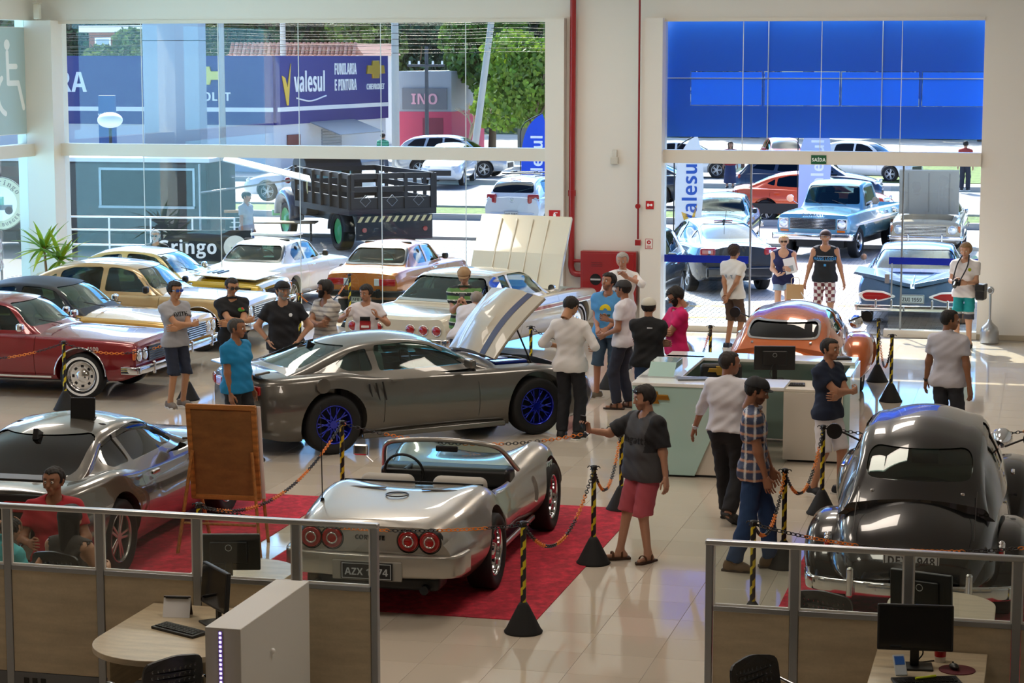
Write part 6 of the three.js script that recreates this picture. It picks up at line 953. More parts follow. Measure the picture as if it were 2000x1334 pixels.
function monitor(label, p, turn, w = 0.5, h = 0.3, back = true) {
  const g = thing('monitor', label, 'monitor', p, turn);
  obj('stand', [rbx(0.24, 0.015, 0.18, 0.006).translate(0, 0.0075, 0), T(rbx(0.06, 0.22, 0.03, 0.01), 0, 0.12, -0.02)], M.blackPlastic, g);
  obj('housing', [T(rbx(w, h, 0.035, 0.01), 0, 0.12 + h / 2, 0, -0.08), T(rbx(w * 0.6, h * 0.6, 0.03, 0.012), 0, 0.12 + h / 2, -0.025, -0.08)], M.blackPlastic, g);
  obj('screen', T(bx(-w / 2 + 0.015, w / 2 - 0.015, -h / 2 + 0.02, h / 2 - 0.015, 0.0175, 0.019), 0, 0.12 + h / 2, 0, -0.08), phys(0x08090b, { roughness: 0.08 }), g);
  if (back) obj('maker_ring', T(new THREE.TorusGeometry(0.024, 0.003, 8, 24), 0, 0.16 + h / 2, -0.042, -0.08), M.steel, g);
  obj('cable', tube([[0.02, 0.2, -0.05], [0.06, 0.08, -0.08], [0.03, 0.008, -0.12], [0.14, 0.006, -0.16]], 0.005), M.black, g);
}
function keyboard(label, p, turn) { const g = thing('keyboard', label, 'keyboard', p, turn); obj('case', T(rbx(0.44, 0.02, 0.15, 0.006), 0, 0.012, 0, 0.05), M.blackPlastic, g); const k = obj('keys', [...Array(4)].flatMap((_, r) => [...Array(14)].map((_, c) => bx(-0.2 + c * 0.0285, -0.178 + c * 0.0285, 0.02, 0.026, -0.055 + r * 0.028, -0.034 + r * 0.028))), M.black, g); k.userData.kind = 'stuff'; }
monitor('black monitor on the reception desk behind the counter', [-3.2, 0.88, -26.0], PI + 0.2, 0.5, 0.3);
keyboard('dark keyboard on the reception desk behind the counter', [-3.0, 0.88, -25.6], 0.1);
// office partitions
function partition(x, z, posts, h, label, name = 'office_partition') {
  const g = thing(name, label, 'partition', [x, 0, z]); const n = posts.length;
  posts.forEach((p, i) => obj('post', rbx(i === 0 || i === n - 1 ? 0.05 : 0.06, h - 0.03, 0.06, 0.006).translate(p, (h - 0.03) / 2, 0), M.alu, g));
  obj('top_rail', rbx(posts[n - 1] - posts[0] + 0.06, 0.04, 0.065, 0.012).translate((posts[0] + posts[n - 1]) / 2, h - 0.02, 0), M.steel, g);
  for (let i = 0; i + 1 < n; i++) {
    const a = posts[i] + 0.03, b = posts[i + 1] - 0.03, m = (a + b) / 2;
    obj('mid_rail', rbx(b - a, 0.04, 0.055, 0.006).translate(m, 0.95, 0), M.alu, g);
    const gp = obj('glass_pane', bx(a, b, 0.97, h - 0.04, -0.004, 0.004), M.glass, g); obj('glazing_bead', [bx(a, b, 0.97, 0.985, 0.004, 0.02), bx(a, a + 0.012, 0.985, h - 0.04, 0.004, 0.02), bx(b - 0.012, b, 0.985, h - 0.04, 0.004, 0.02)], M.white, gp);
    obj('laminate_panel', metricUV(bx(a + 0.003, b - 0.003, 0.14, 0.93, -0.022, 0.022), 0.7), M.laminate, g);
    const d = obj('cable_duct', bx(a, b, 0.0, 0.135, -0.026, 0.026), std(0x6a6c70, 0.5, 0.3), g);
    obj('socket', [0, 1, 2].map((k) => bx(a + 0.08 + k * 0.07, a + 0.12 + k * 0.07, 0.045, 0.095, 0.026, 0.03)), M.black, d);
  }
}
partition(0, -14.6, [-8.3, -7.6, -6.84, -6.06, -5.28, -4.68], 1.44, 'low office partition with glass top beside the rounded desk and white cabinet');
partition(0, -14.68, [-2.24, -1.64, -0.86, -0.13, 0.65, 1.4], 1.44, 'low office partition with glass top behind the black perforated chairs');
function roundDesk(label, x0, x1, z0, z1, dir, h = 0.75) {   // straight at z0, rounded end at z1
  const g = thing('office_desk', label, 'desk', [0, 0, 0]), r = (x1 - x0) / 2, s = new THREE.Shape(); const zc = z1 - dir * r;
  s.moveTo(x0, -z0); s.lineTo(x1, -z0); s.lineTo(x1, -zc); s.absarc((x0 + x1) / 2, -zc, r, 0, dir > 0 ? -PI : PI, dir > 0); s.lineTo(x0, -z0);
  obj('table_top', new THREE.ExtrudeGeometry(s, { depth: 0.035, bevelEnabled: true, bevelSize: 0.006, bevelThickness: 0.004, curveSegments: 24 }).rotateX(-PI / 2).translate(0, h - 0.039, 0), M.laminateTop, g);
  obj('leg', [bx((x0 + x1) / 2 - 0.14, (x0 + x1) / 2 - 0.08, 0.03, h - 0.04, zc - 0.04, zc + 0.04), bx((x0 + x1) / 2 + 0.02, (x0 + x1) / 2 + 0.18, 0.03, h - 0.04, zc - 0.03, zc + 0.03)], M.white, g);
  obj('foot', rbx(0.5, 0.03, 0.4, 0.01).translate((x0 + x1) / 2, 0.015, zc), M.alu, g); obj('modesty_panel', bx(x0 + 0.05, x0 + 0.07, 0.3, h - 0.04, Math.min(z0, zc), Math.max(z0, zc)), M.laminate, g);
}
M.laminateTop = std(0xffffff, 0.3, 0, { map: M.laminate.map });
roundDesk('rounded laminate desk with monitor in front of the left partition', -6.4, -5.38, -14.56, -13.1, 1);
roundDesk('rounded laminate desk behind the left partition near the roadster', -6.5, -5.72, -14.64, -16.1, -1);
roundDesk('laminate desk with dark monitor and red mouse pad before the right partition', -1.05, -0.32, -14.64, -12.6, 1);
roundDesk('rounded laminate desk behind the right partition near the black sedan', -1.08, -0.3, -14.72, -16.35, -1);
monitor('black monitor standing on the rounded desk beside the white cabinet', [-5.72, 0.75, -14.1], -0.8, 0.46, 0.3, false);
monitor('black monitor seen from behind on the desk near the roadster', [-6.05, 0.75, -15.2], PI + 0.25, 0.48, 0.29);
monitor('black monitor with a dark screen on the desk with red mouse pad', [-0.78, 0.75, -14.2], 0.12, 0.5, 0.31, false);
monitor('black monitor seen from behind on the desk near the black sedan', [-0.8, 0.75, -15.2], PI - 0.3, 0.46, 0.3);
keyboard('black keyboard on the rounded desk beside the white cabinet', [-5.9, 0.75, -13.85], -0.45); keyboard('black keyboard beside the red mouse pad', [-0.68, 0.75, -13.85], 0.35);
{
  const cal = thing('desk_calendar', 'white tent desk calendar on the rounded desk', 'calendar', [-6.08, 0.75, -14.25], 0.15); obj('page', T(bx(-0.1, 0.1, 0, 0.16, 0, 0.004), 0, 0, 0.05, -0.35), std(0xe6e6e8, 0.6), cal); obj('back', T(bx(-0.1, 0.1, 0, 0.16, 0, 0.004), 0, 0, -0.05, 0.35), std(0x3a2a24, 0.6), cal); obj('binding', T(rbx(0.17, 0.015, 0.01, 0.004), 0, 0.14, 0.012), M.darkMetal, cal);
  const wb = thing('white_cabinet', 'tall narrow white cabinet with a lit purple LED strip', 'cabinet', [-5.15, 0, -13.47]); obj('body', rbx(0.25, 1.1, 1.34, 0.006).translate(0, 0.55, 0), std(0xcfcdc6, 0.5), wb); obj('led_channel', bx(-0.03, 0.0, 0.05, 1.08, 0.67, 0.676), std(0x8a7ab0, 0.4), wb);
  const led = obj('led', [...Array(34)].map((_, i) => bx(-0.022, -0.008, 0.07 + i * 0.03, 0.083 + i * 0.03, 0.676, 0.681)), new THREE.MeshStandardMaterial({ color: 0xffffff, emissive: 0xcdb4ff, emissiveIntensity: 3 }), wb); led.userData.kind = 'stuff';
  const ll = new THREE.RectAreaLight(0xcdb4ff, 1.5, 0.015, 1.0); ll.position.set(-5.165, 0.57, -12.78); ll.rotation.y = PI; scene.add(ll);
  obj('knob', new THREE.SphereGeometry(0.02, 14, 10).translate(0.13, 0.8, 0.1), M.white, wb);
  const pad = tag(obj('mouse_pad', cyl(0.12, 0.12, 0.006, 32).translate(-0.5, 0.753, -14.2), std(0x5a1420, 0.8)), 'round dark red mouse pad on the right desk', 'mouse pad');
  const ms = thing('computer_mouse', 'black computer mouse lying on the red mouse pad', 'mouse', [-0.52, 0.758, -14.2], 0.4); obj('shell', new THREE.SphereGeometry(0.05, 18, 12).scale(0.62, 0.4, 1).translate(0, 0.018, 0), M.blackPlastic, ms); obj('wheel', cyl(0.008, 0.008, 0.008, 12).rotateZ(PI / 2).translate(0, 0.037, -0.025), M.darkMetal, ms);
  const tl = thing('calculator', 'blue and white calculator leaning by the right keyboard', 'calculator', [-0.86, 0.76, -13.95], 0.35); obj('case', T(rbx(0.08, 0.15, 0.015, 0.006), 0, 0.07, 0, -0.7), std(0xb9c2c8, 0.4), tl); obj('display', T(bx(-0.032, 0.032, 0.0, 0.06, 0.008, 0.009), 0, 0.07, 0, -0.7), std(0x2a5fb0, 0.3), tl);
  const hl = thing('highlighter', 'yellow highlighter pen lying on the right keyboard', 'pen', [-0.7, 0.785, -13.86], 0.6); obj('barrel', T(cyl(0.008, 0.008, 0.12, 12), 0, 0, 0, 0, 0, PI / 2), std(0xd4e02a, 0.4), hl); obj('cap', T(cyl(0.009, 0.009, 0.04, 12), 0.07, 0, 0, 0, 0, PI / 2), std(0xbac81c, 0.4), hl);
  const cup = thing('pen_cup', 'small red and white cup behind the right monitor', 'cup', [-0.62, 0.75, -14.38]); obj('cup', lathe([[0, 0], [0.035, 0], [0.04, 0.1], [0.036, 0.1], [0.032, 0.005], [0, 0.005]], 20), std(0xd8d0c8, 0.5), cup); obj('band', new THREE.CylinderGeometry(0.0395, 0.038, 0.04, 20, 1, true).translate(0, 0.06, 0), M.red, cup);
  // perforated visitor chairs
  const chair = (label, x, z, turn) => { const g = thing('visitor_chair', label, 'chair', [x, 0, z], turn);
    const bk = new THREE.PlaneGeometry(0.46, 0.34, 20, 14), p = bk.attributes.position; for (let i = 0; i < p.count; i++) p.setZ(i, -0.25 * p.getX(i) ** 2 * 2);
    const s = new THREE.Shape(polyRound([[-0.23, -0.17], [0.23, -0.17], [0.22, 0.15], [0, 0.19], [-0.22, 0.15]], 0.06).map((q) => new THREE.Vector2(...q)));
    for (let r = 0; r < 4; r++) for (let c = 0; c < 9; c++) { const h = new THREE.Path(); h.absellipse(-0.16 + c * 0.04, -0.04 + r * 0.045, 0.008, 0.011, 0, PI * 2, true); s.holes.push(h); }
    const back = new THREE.ExtrudeGeometry(s, { depth: 0.02, bevelEnabled: false, curveSegments: 6 }), bp = back.attributes.position; for (let i = 0; i < bp.count; i++) bp.setZ(i, bp.getZ(i) + 0.5 * bp.getX(i) ** 2); back.computeVertexNormals();
    obj('backrest', T(back, 0, 0.72, -0.22, -0.15), M.blackPlastic, g); obj('seat', rbx(0.46, 0.05, 0.44, 0.02).translate(0, 0.45, 0), M.blackPlastic, g);
    for (const d of [-1, 1]) { obj('armrest', tube([[d * 0.24, 0.72, -0.22], [d * 0.27, 0.68, -0.05], [d * 0.27, 0.66, 0.2], [d * 0.26, 0.5, 0.24], [d * 0.25, 0.02, 0.26]], 0.012, 8), M.chrome, g); obj('leg', bar([d * 0.24, 0.45, -0.18], [d * 0.25, 0.01, -0.24], 0.012), M.chrome, g); obj('arm_pad', rbx(0.04, 0.02, 0.24, 0.008).translate(d * 0.27, 0.68, 0.06), M.blackPlastic, g); } };
  chair('black perforated visitor chair with chrome arms behind the right partition', -1.45, -15.75, PI - 0.35); chair('black perforated visitor chair in front of the right partition', -1.62, -13.55, 0.95);
  chair('black visitor chair half hidden under the left rounded desk', -5.66, -12.9, -2.2);
  for (const [n, l, x, z, t] of [['visitor_chair', 'black visitor chair under the man in red shirt', -8.2, -16.6, 0.35], ['visitor_chair', 'grey visitor chair under the woman with long black hair', -7.55, -15.55, 2.97]]) chair(l, x, z, t);
  // easel seen from behind
  const wood = std(0xffffff, 0.6, 0, { map: noiseTex(128, 128, [176, 118, 56], 0.22, 5, 7) });
  const e = thing('easel', 'wooden easel with a brown board seen from behind', 'easel', [-7.72, -0.0, -19.3], 0.06);
  obj('board', metricUV(T(rbx(0.66, 0.9, 0.02, 0.004), 0, 0.98, 0, 0.14), 1), std(0xffffff, 0.7, 0, { map: noiseTex(64, 64, [140, 98, 52], 0.15, 6, 3) }), e);
  obj('board_frame', [[0, 0.48, 0.7, 0.05], [0, -0.48, 0.7, 0.05]].map(([x, y, w, h]) => T(metricUV(rbx(w, h, 0.04, 0.005), 1), x, 0.98 + y * 0.95, y * 0.135)).concat([-0.33, 0.33].map((x) => T(metricUV(rbx(0.05, 0.95, 0.04, 0.005), 1), x, 0.98, 0, 0.14))), wood, e);
  obj('paper', T(bx(-0.33, 0.37, -0.47, 0.47, -0.03, -0.024), 0.02, 0.98, 0, 0.14), M.white, e);
  for (const [a, b] of [[[-0.3, 1.0, 0.05], [-0.42, 0.0, 0.2]], [[0.3, 1.0, 0.05], [0.42, 0.0, 0.2]], [[0.34, 0.95, -0.05], [0.3, 0.0, -0.45]], [[-0.34, 0.95, -0.05], [-0.3, 0.0, -0.45]]]) obj('leg', bar(a, b, 0.018, 6), wood, e);
  obj('cross_bar', bar([-0.36, 0.3, 0.155], [0.36, 0.3, 0.155], 0.014, 6), wood, e);
  const tb = thing('info_display', 'small black display panel standing on the roof of the dark grey coupe', 'display', [-8.98, 1.33, -18.85], 0.2); obj('panel', T(rbx(0.24, 0.2, 0.03, 0.008), 0, 0.11, 0, -0.12), M.blackPlastic, tb); obj('foot', rbx(0.22, 0.012, 0.12, 0.004).translate(0, 0.006, -0.04), M.blackPlastic, tb);
  // ash bin
  const ab = thing('ash_bin', 'polished steel ash bin with conical body by the right wall', 'bin', [-0.92, 0, -36.85]); obj('body', lathe([[0, 0], [0.15, 0], [0.155, 0.02], [0.155, 0.2], [0.13, 0.28], [0.04, 0.36], [0.03, 0.4], [0, 0.4]], 32), M.steel, ab); obj('pole', cyl(0.02, 0.02, 0.5, 16).translate(0, 0.62, 0), M.steel, ab); obj('ash_head', [T(cyl(0.06, 0.06, 0.14, 24), 0, 0.9, 0, PI / 2), T(new THREE.TorusGeometry(0.045, 0.012, 10, 24), 0, 0.9, 0.07)], M.steel, ab);
  const ab2 = thing('ash_bin', 'polished steel ash bin beside the man in pink polo', 'bin', [-5.5, 0, -33.2]); obj('body', lathe([[0, 0], [0.15, 0], [0.155, 0.02], [0.155, 0.2], [0.13, 0.28], [0.04, 0.36], [0.03, 0.4], [0, 0.4]], 32), M.steel, ab2); obj('pole', cyl(0.02, 0.02, 0.5, 16).translate(0, 0.62, 0), M.steel, ab2); obj('ash_head', [T(cyl(0.06, 0.06, 0.14, 24), 0, 0.95, 0, PI / 2), T(new THREE.TorusGeometry(0.045, 0.012, 10, 24), 0, 0.95, 0.07)], M.steel, ab2);
  // dracaena
  const leafM = new THREE.MeshPhysicalMaterial({ color: 0x6f9a22, roughness: 0.6, transmission: 0.25, thickness: 0, side: THREE.DoubleSide }), leafM2 = new THREE.MeshPhysicalMaterial({ color: 0xa8bc2c, roughness: 0.6, transmission: 0.25, thickness: 0, side: THREE.DoubleSide });
  const pl = thing('potted_plant', 'tall dracaena plant with long green leaves by the left column', 'plant', [-17.15, 0, -34.85]);
  obj('pot', lathe([[0, 0], [0.17, 0], [0.22, 0.4], [0.2, 0.4], [0.19, 0.36], [0, 0.36]], 28), std(0x6b5b4c, 0.7), pl);
  const stem = (x, z, h) => { obj('stem', bar([x * 0.3, 0.36, z * 0.3], [x, h, z], 0.028, 10, 0.022), std(0x9a7a58, 0.8), pl); const n = 22; for (let i = 0; i < n; i++) { const a = i * 2.4, up = 1.15 - i / n * 1.5, l = rr(0.5, 0.75), g = new THREE.PlaneGeometry(0.06, l, 2, 8).translate(0, l / 2, 0), p = g.attributes.position; for (let j = 0; j < p.count; j++) { const t = p.getY(j) / l; p.setX(j, p.getX(j) * (0.5 + 1.2 * Math.sin(PI * Math.min(1, t * 0.9 + 0.12)) ) * (1 - t * t * 0.7)); p.setZ(j, 0.28 * t * t * l + Math.abs(p.getX(j)) * 0.5); } g.computeVertexNormals(); g.rotateX(PI / 2 - up).rotateY(a).translate(x, h - rnd() * 0.12, z); obj('leaf', g, i % 3 ? leafM : leafM2, pl); } };
  stem(-0.1, 0.05, 1.5); stem(0.18, 0, 1.32);
}
// ---------- outdoors ----------
{
  const G = (x0, x1, z0, z1, y, m, n, k = 0.3) => { const o = struct(n, metricUV(bx(x0, x1, y - 0.2, y, z0, z1), k), m); return o; };
  const asphalt = std(0xffffff, 0.9, 0, { map: noiseTex(256, 256, [150, 149, 147], 0.1, 10) }), grass = std(0xffffff, 1, 0, { map: noiseTex(128, 128, [104, 122, 58], 0.35, 16) });
  G(-70, 40, -54.5, FZ - 0.3, -0.03, std(0x77746e, 0.9), 'ground_forecourt');
  G(-90, 60, -62.5, -54.7, -0.1, asphalt, 'road_near', 0.12); G(-90, 60, -80, -66.3, -0.1, asphalt, 'road_far', 0.12); G(-120, 90, -130, -80.3, 0, std(0xffffff, 0.95, 0, { map: noiseTex(128, 128, [196, 192, 184], 0.1, 8) }), 'ground_far', 0.15);
  G(-90, 60, -66.1, -62.7, 0.02, grass, 'ground_median', 0.5);
  for (const [z, n] of [[-62.6, 'trim_kerb_near'], [-66.2, 'trim_kerb_far'], [-80.15, 'trim_kerb_street'], [-54.6, 'trim_kerb_front']]) struct(n, bx(-90, 60, -0.12, 0.08, z - 0.1, z + 0.1), M.concrete);
  G(-12, 5, -98, -83.5, 0.03, grass, 'ground_lawn', 0.5);
  // forecourt pavers, laid one by one
  const paver = new RoundedBoxGeometry(0.192, 0.05, 0.092, 1, 0.006), list = []; let q = 0;
  for (let x = -22; x < 1.5; x += 0.2) for (let z = -54.4; z < FZ - 0.32; z += 0.1) { const r = Math.round((z + 60) / 0.1); list.push([x + (r % 2) * 0.1, z]); }
  const im = new THREE.InstancedMesh(paver, std(0xffffff, 0.9), list.length), m4 = new THREE.Matrix4(), col = new THREE.Color();
  list.forEach(([x, z], i) => { im.setMatrixAt(i, m4.makeTranslation(x, -0.026 + rnd() * 0.004, z)); const band = (Math.abs(z + 39.3 + (x + 6) * 0.25) < 0.09 || Math.abs(z + 41.2 + (x + 6) * 0.25) < 0.09) && x > -7 && x < -3.5; const v = 0.3 + rnd() * 0.08; band ? col.setRGB(0.45, 0.3, 0.1) : col.setRGB(v, v * 0.965, v * 0.91); im.setColorAt(i, col); });
  im.name = 'paving_stones'; im.userData = { kind: 'stuff', label: 'grey concrete paving stones of the forecourt', category: 'paving' }; im.castShadow = im.receiveShadow = true; scene.add(im);
  // hillside
  const hill = new THREE.PlaneGeometry(260, 90, 60, 24).rotateX(-PI / 2), hp = hill.attributes.position;
  for (let i = 0; i < hp.count; i++) { const x = hp.getX(i), z = hp.getZ(i), t = clamp((45 - z) / 90, 0, 1); hp.setY(i, t * 26 + 1.5 * Math.sin(x * 0.07) * t + Math.sin(x * 0.31 + z * 0.2) * 0.5); }
  hill.translate(-20, -0.3, -172); hill.computeVertexNormals(); struct('ground_hill', metricUV(hill, 0.1), std(0xffffff, 1, 0, { map: noiseTex(128, 128, [58, 76, 42], 0.4, 12) }));
  // trees
  const leaf = new THREE.PlaneGeometry(0.24, 0.14, 2, 1); { const p = leaf.attributes.position; for (let i = 0; i < p.count; i++) p.setZ(i, Math.abs(p.getX(i)) * 0.3); leaf.computeVertexNormals(); }
  const lm = new THREE.MeshPhysicalMaterial({ color: 0xffffff, roughness: 0.8, side: THREE.DoubleSide, transmission: 0.3, thickness: 0 }), bark = std(0x6b5a48, 0.9);
  function tree(label, x, y, z, h, r, c, n = 1500, group = 'trees behind the street') {
    const g = thing('tree', label, 'tree', [x, y, z], rnd() * 6, group), trunk = h * 0.4;
    obj('trunk', [bar([0, -0.6, 0], [rr(-0.2, 0.2), trunk, 0.1], h * 0.03, 8, h * 0.018), ...[0, 1, 2, 3].map((i) => bar([0, trunk * 0.8, 0], [Math.cos(i * 1.6) * r * 0.6, h * 0.72, Math.sin(i * 1.6) * r * 0.6], h * 0.014, 6, h * 0.006))], bark, g);
    const f = new THREE.InstancedMesh(leaf, lm, n), blobs = [...Array(9)].map(() => [rr(-0.6, 0.6) * r, rr(0.42, 0.88) * h, rr(-0.6, 0.6) * r, rr(0.35, 0.6) * r]), e = new THREE.Euler(), Q = new THREE.Quaternion(), cc = new THREE.Color();
    for (let i = 0; i < n; i++) { const b = blobs[i % 9], u = rr(-1, 1), a = rr(0, 6.283), s = Math.sqrt(1 - u * u), k = b[3] * Math.cbrt(rr(0.35, 1)); Q.setFromEuler(e.set(rr(-1.2, 1.2), rr(0, 6.28), rr(-1.2, 1.2))); f.setMatrixAt(i, m4.compose(V(b[0] + Math.cos(a) * s * k, b[1] + u * k * 0.8, b[2] + Math.sin(a) * s * k), Q, V(1, 1, 1).multiplyScalar(rr(0.8, 1.6) * h / 7))); f.setColorAt(i, cc.set(c).offsetHSL(rr(-0.02, 0.02), rr(-0.08, 0.08), rr(-0.06, 0.07))); }
    f.name = 'foliage'; f.userData.kind = 'stuff'; f.castShadow = true; g.add(f); return g;
  }
  tree('leafy bright green tree beside the leaning pole', -22.3, 0, -93, 5.6, 2.5, 0x7f9a34, 8000);
  tree('round dark green tree beside the grey and pink shop', -26.3, 0, -101, 7.4, 2.6, 0x5d7a2c, 7000);
  tree('conifer-like grey green tree beside the brick house', -50.3, 0, -111, 7.6, 2.4, 0x66793f, 5000);
  for (let i = 0; i < 46; i++) { const x = -78 + i * 2.05 + rr(-1, 1), z = -rr(125, 140), y = clamp((-127 - z) / 90, 0, 1) * 26; tree(['dense dark green tree on the hillside', 'olive green tree on the hillside', 'blue green tree on the hillside'][i % 3], x, y - 0.3, z, rr(7, 11), rr(3, 4.2), [0x3f5a2a, 0x5f7434, 0x3d5c40][i % 3], 3000, 'hillside trees'); }
  { const g = thing('bare_tree', 'pale bare-branched tree in front of the green trees', 'tree', [-25.7, 0, -94.5]); const br = (a, d, l, r, k) => { const b = a.clone().addScaledVector(d, l), out = [bar(a.toArray(), b.toArray(), r, 6, r * 0.7)]; if (k > 0) for (let i = 0; i < 3; i++) out.push(...br(b, d.clone().add(V(rr(-0.7, 0.7), rr(-0.2, 0.5), rr(-0.7, 0.7))).normalize(), l * rr(0.6, 0.8), r * 0.6, k - 1)); return out; }; obj('branches', br(V(0, -0.1, 0), V(0.05, 1, 0), 1.1, 0.09, 4), std(0xb5a184, 0.9), g); }
  // street poles and wires
  const pole = (label, x, z, h, r, lean, m) => { const g = thing('utility_pole', label, 'pole', [x, 0, z]); obj('shaft', bar([0, -0.1, 0], [lean, h, 0], r, 10, r * 0.8), m, g); obj('cross_arm', T(rbx(1.6, 0.1, 0.1, 0.02), lean * 0.85, h * 0.85, 0.1), m, g); obj('insulator', [-0.7, -0.3, 0.3, 0.7].map((d) => cyl(0.04, 0.05, 0.14, 10).translate(lean * 0.85 + d, h * 0.85 + 0.12, 0.1)), M.white, g); };
  const conc = std(0xb9b5ac, 0.9);
  pole('wide concrete utility pole beside the blue building', -26.2, -85, 9, 0.17, 0, conc); pole('dark slim utility pole in front of the pink shop', -25.3, -86.5, 5.2, 0.09, 0, std(0x4a4c50, 0.8)); pole('leaning pale concrete utility pole among the trees', -23.15, -85.6, 9, 0.15, 1.25, conc); pole('pale concrete utility pole in front of the blue sign', -33.3, -83.8, 8.5, 0.13, 0.0, conc); pole('far concrete utility pole behind the tiled roof', -38.0, -104, 10, 0.16, 0, conc); pole('thin far utility pole on the hillside', -24.5, -118, 7.4, 0.12, 0, conc);
  for (let i = 0; i < 11; i++) { const y = 4.95 + i * 0.135 + (i % 3) * 0.02, z = -84.6 - (i % 2) * 0.9, d = 0.1 + (i % 4) * 0.05, P = [[-70, y + 0.1], [-33.3, y], [-26.25, y - 0.02], [-21.9, y + 0.03], [6, y + 0.2]], pts = []; for (let k = 0; k + 1 < P.length; k++) for (let u = 0; u < 6; u++) { const t = u / 6; pts.push([lerp(P[k][0], P[k + 1][0], t), lerp(P[k][1], P[k + 1][1], t) - d * 4 * t * (1 - t) * Math.min(1, (P[k + 1][0] - P[k][0]) / 20), z]); } pts.push([6, y + 0.2, z]); const w = obj('power_line', tube(pts, 0.011, 5, 70), M.darkMetal); tag(w, 'thin dark power line strung between the utility poles', 'power line', 'power lines'); }
  const lampG = (label, x, z, h) => { const g = thing('street_lamp', label, 'street lamp', [x, 0, z]); obj('pole', bar([0, 0, 0], [0, h, 0], 0.05, 8), M.darkMetal, g); obj('globe', new THREE.SphereGeometry(0.38, 24, 16).scale(1, 0.62, 1).translate(0, h + 0.2, 0), std(0xf2f2ee, 0.4), g); };
  lampG('white oval globe lamp in front of the blue building', -27.45, -60, 2.7);
  // blue workshop with sign band
  const AN = 1.46, blue = std(0x2b2c7c, 0.5), wallW = std(0xdcdcde, 0.8), bw = thing('workshop_building', 'white workshop with a long dark blue sign band', 'building', [-31.5, 0, -85]);
  obj('wall', bx(-26, -0.4, 0, 4.5, -11.4, 0), wallW, bw); obj('sign_band', bx(-26, 0.02, 1.95, 4.82, 0, 0.12), blue, bw);
  const side = obj('side_wall', bx(0, 11.6, 0, 4.5, -0.5, -0.02), wallW, bw); side.rotation.y = AN; const right = obj('sign_band', bx(0, 11.6, 1.95, 4.82, 0, 0.12), blue, bw); right.rotation.y = AN;
  obj('white_line', bx(-26, 0.02, 2.5, 2.68, 0.121, 0.14), M.white, bw); obj('white_line', bx(0.1, 11.6, 2.5, 2.68, 0.121, 0.14), M.white, right);
  const tx = (s, size, w, x, y, m = M.white, p = right) => { const t = text(s, size, 0.03); const bb = t.boundingBox; t.computeBoundingBox(); t.scale(w / (t.boundingBox.max.x - t.boundingBox.min.x), 1, 1).translate(x, y, 0.13); obj('lettering', t, m, p); };
  tx('valesul', 0.85, 3.0, 3.15, 3.3); tx('FUNILARIA', 0.5, 2.3, 6.85, 4.0); tx('E PINTURA', 0.5, 2.3, 6.85, 3.3); tx('CHEVROLET', 0.26, 2.0, 10.1, 3.3);
  const bow = [[-0.9, -0.2], [-0.35, -0.2], [-0.3, -0.45], [0.3, -0.45], [0.35, -0.2], [0.9, -0.2], [0.8, 0.2], [0.35, 0.2], [0.3, 0.45], [-0.3, 0.45], [-0.35, 0.2], [-0.8, 0.2]]; obj('emblem', extr(bow.map(([x, y]) => [x * 1.1, y * 0.85]), 0.05, 0.02).translate(10.1, 4.2, 0.13), std(0xd2a83c, 0.4, 0.5), right); obj('v_mark', extr([[-0.5, 0.5], [-0.2, 0.4], [0, 0], [0.35, 1.0], [0.1, -0.75], [-0.05, -0.75]], 0.03).translate(1.0, 3.5, 0.13), std(0xe3b93c, 0.5), right); obj('swoosh', tube([[1.8, 3.05, 0.14], [3.2, 2.9, 0.14], [4.8, 3.1, 0.14]], 0.035), M.white, right);
  tx('RA', 0.85, 1.3, -9.0, 3.3, M.white, bw); tx('CHEVROLET', 0.36, 2.9, -3.3, 2.95, M.white, bw); obj('emblem', extr(bow.map(([x, y]) => [x * 1.1, y * 0.8]), 0.05, 0.02).translate(-3.1, 4.0, 0.13), std(0xd2c86c, 0.4, 0.3), bw);
  for (let i = 0; i < 12; i++) obj('shutter_slat', bx(4.6, 6.6, 0.1 + i * 0.13, 0.21 + i * 0.13, -0.02, 0.04).rotateY(AN), std(0xa9acb0, 0.6), bw); obj('awning', T(rbx(4.6, 0.05, 1.7, 0.01), 5.5, 1.75, 0.75, 0.35).rotateY(AN), std(0x8a8f94, 0.7), bw); obj('wall_sign', bx(1.2, 2.4, 1.05, 1.5, 0, 0.05).rotateY(AN), std(0x7a3a34, 0.6), bw);
  const ps = thing('shop_building', 'grey shop with a pink lower wall beside the concrete pole', 'building', [-29.5, 0, -98.5]); obj('wall', bx(-0.7, 1.9, 0, 4.1, -6, 0), std(0x9aa0a6, 0.8), ps); obj('pink_wall', bx(-0.72, 1.92, 0, 2.2, -6.02, 0.04), std(0xb8425e, 0.7), ps); obj('sign', bx(-0.5, 1.7, 2.3, 3.3, 0, 0.08), std(0x6d7076, 0.6), ps); obj('sign_letters', text('INO', 0.5, 0.03).translate(0.6, 2.55, 0.085), std(0xd9a0ac, 0.6), ps); obj('door', bx(0.5, 1.5, 0, 1.9, 0.03, 0.06), std(0x7c2c40, 0.6), ps);
  // house with tiled roof, brick house
  const ho = thing('house', 'white house with a pinkish clay tiled roof behind the workshop', 'building', [-38.7, 0, -108]); obj('wall', bx(-3.4, 3.4, 0, 4.85, -6, 0), M.white, ho); const rf = obj('roof', [extr([[-3.9, 0], [3.8, 0], [3.3, 0.62], [-2.2, 0.62]], 6.6).translate(0, 4.85, -6.3)], std(0xb98a78, 0.85), ho); for (let i = 0; i < 30; i++) obj('roof_tile', T(cyl(0.1, 0.1, 0.74, 8), -3.5 + i * 0.235, 5.17, 0.34, -0.5), std(i % 2 ? 0xc49684 : 0xb3806c, 0.85), rf);
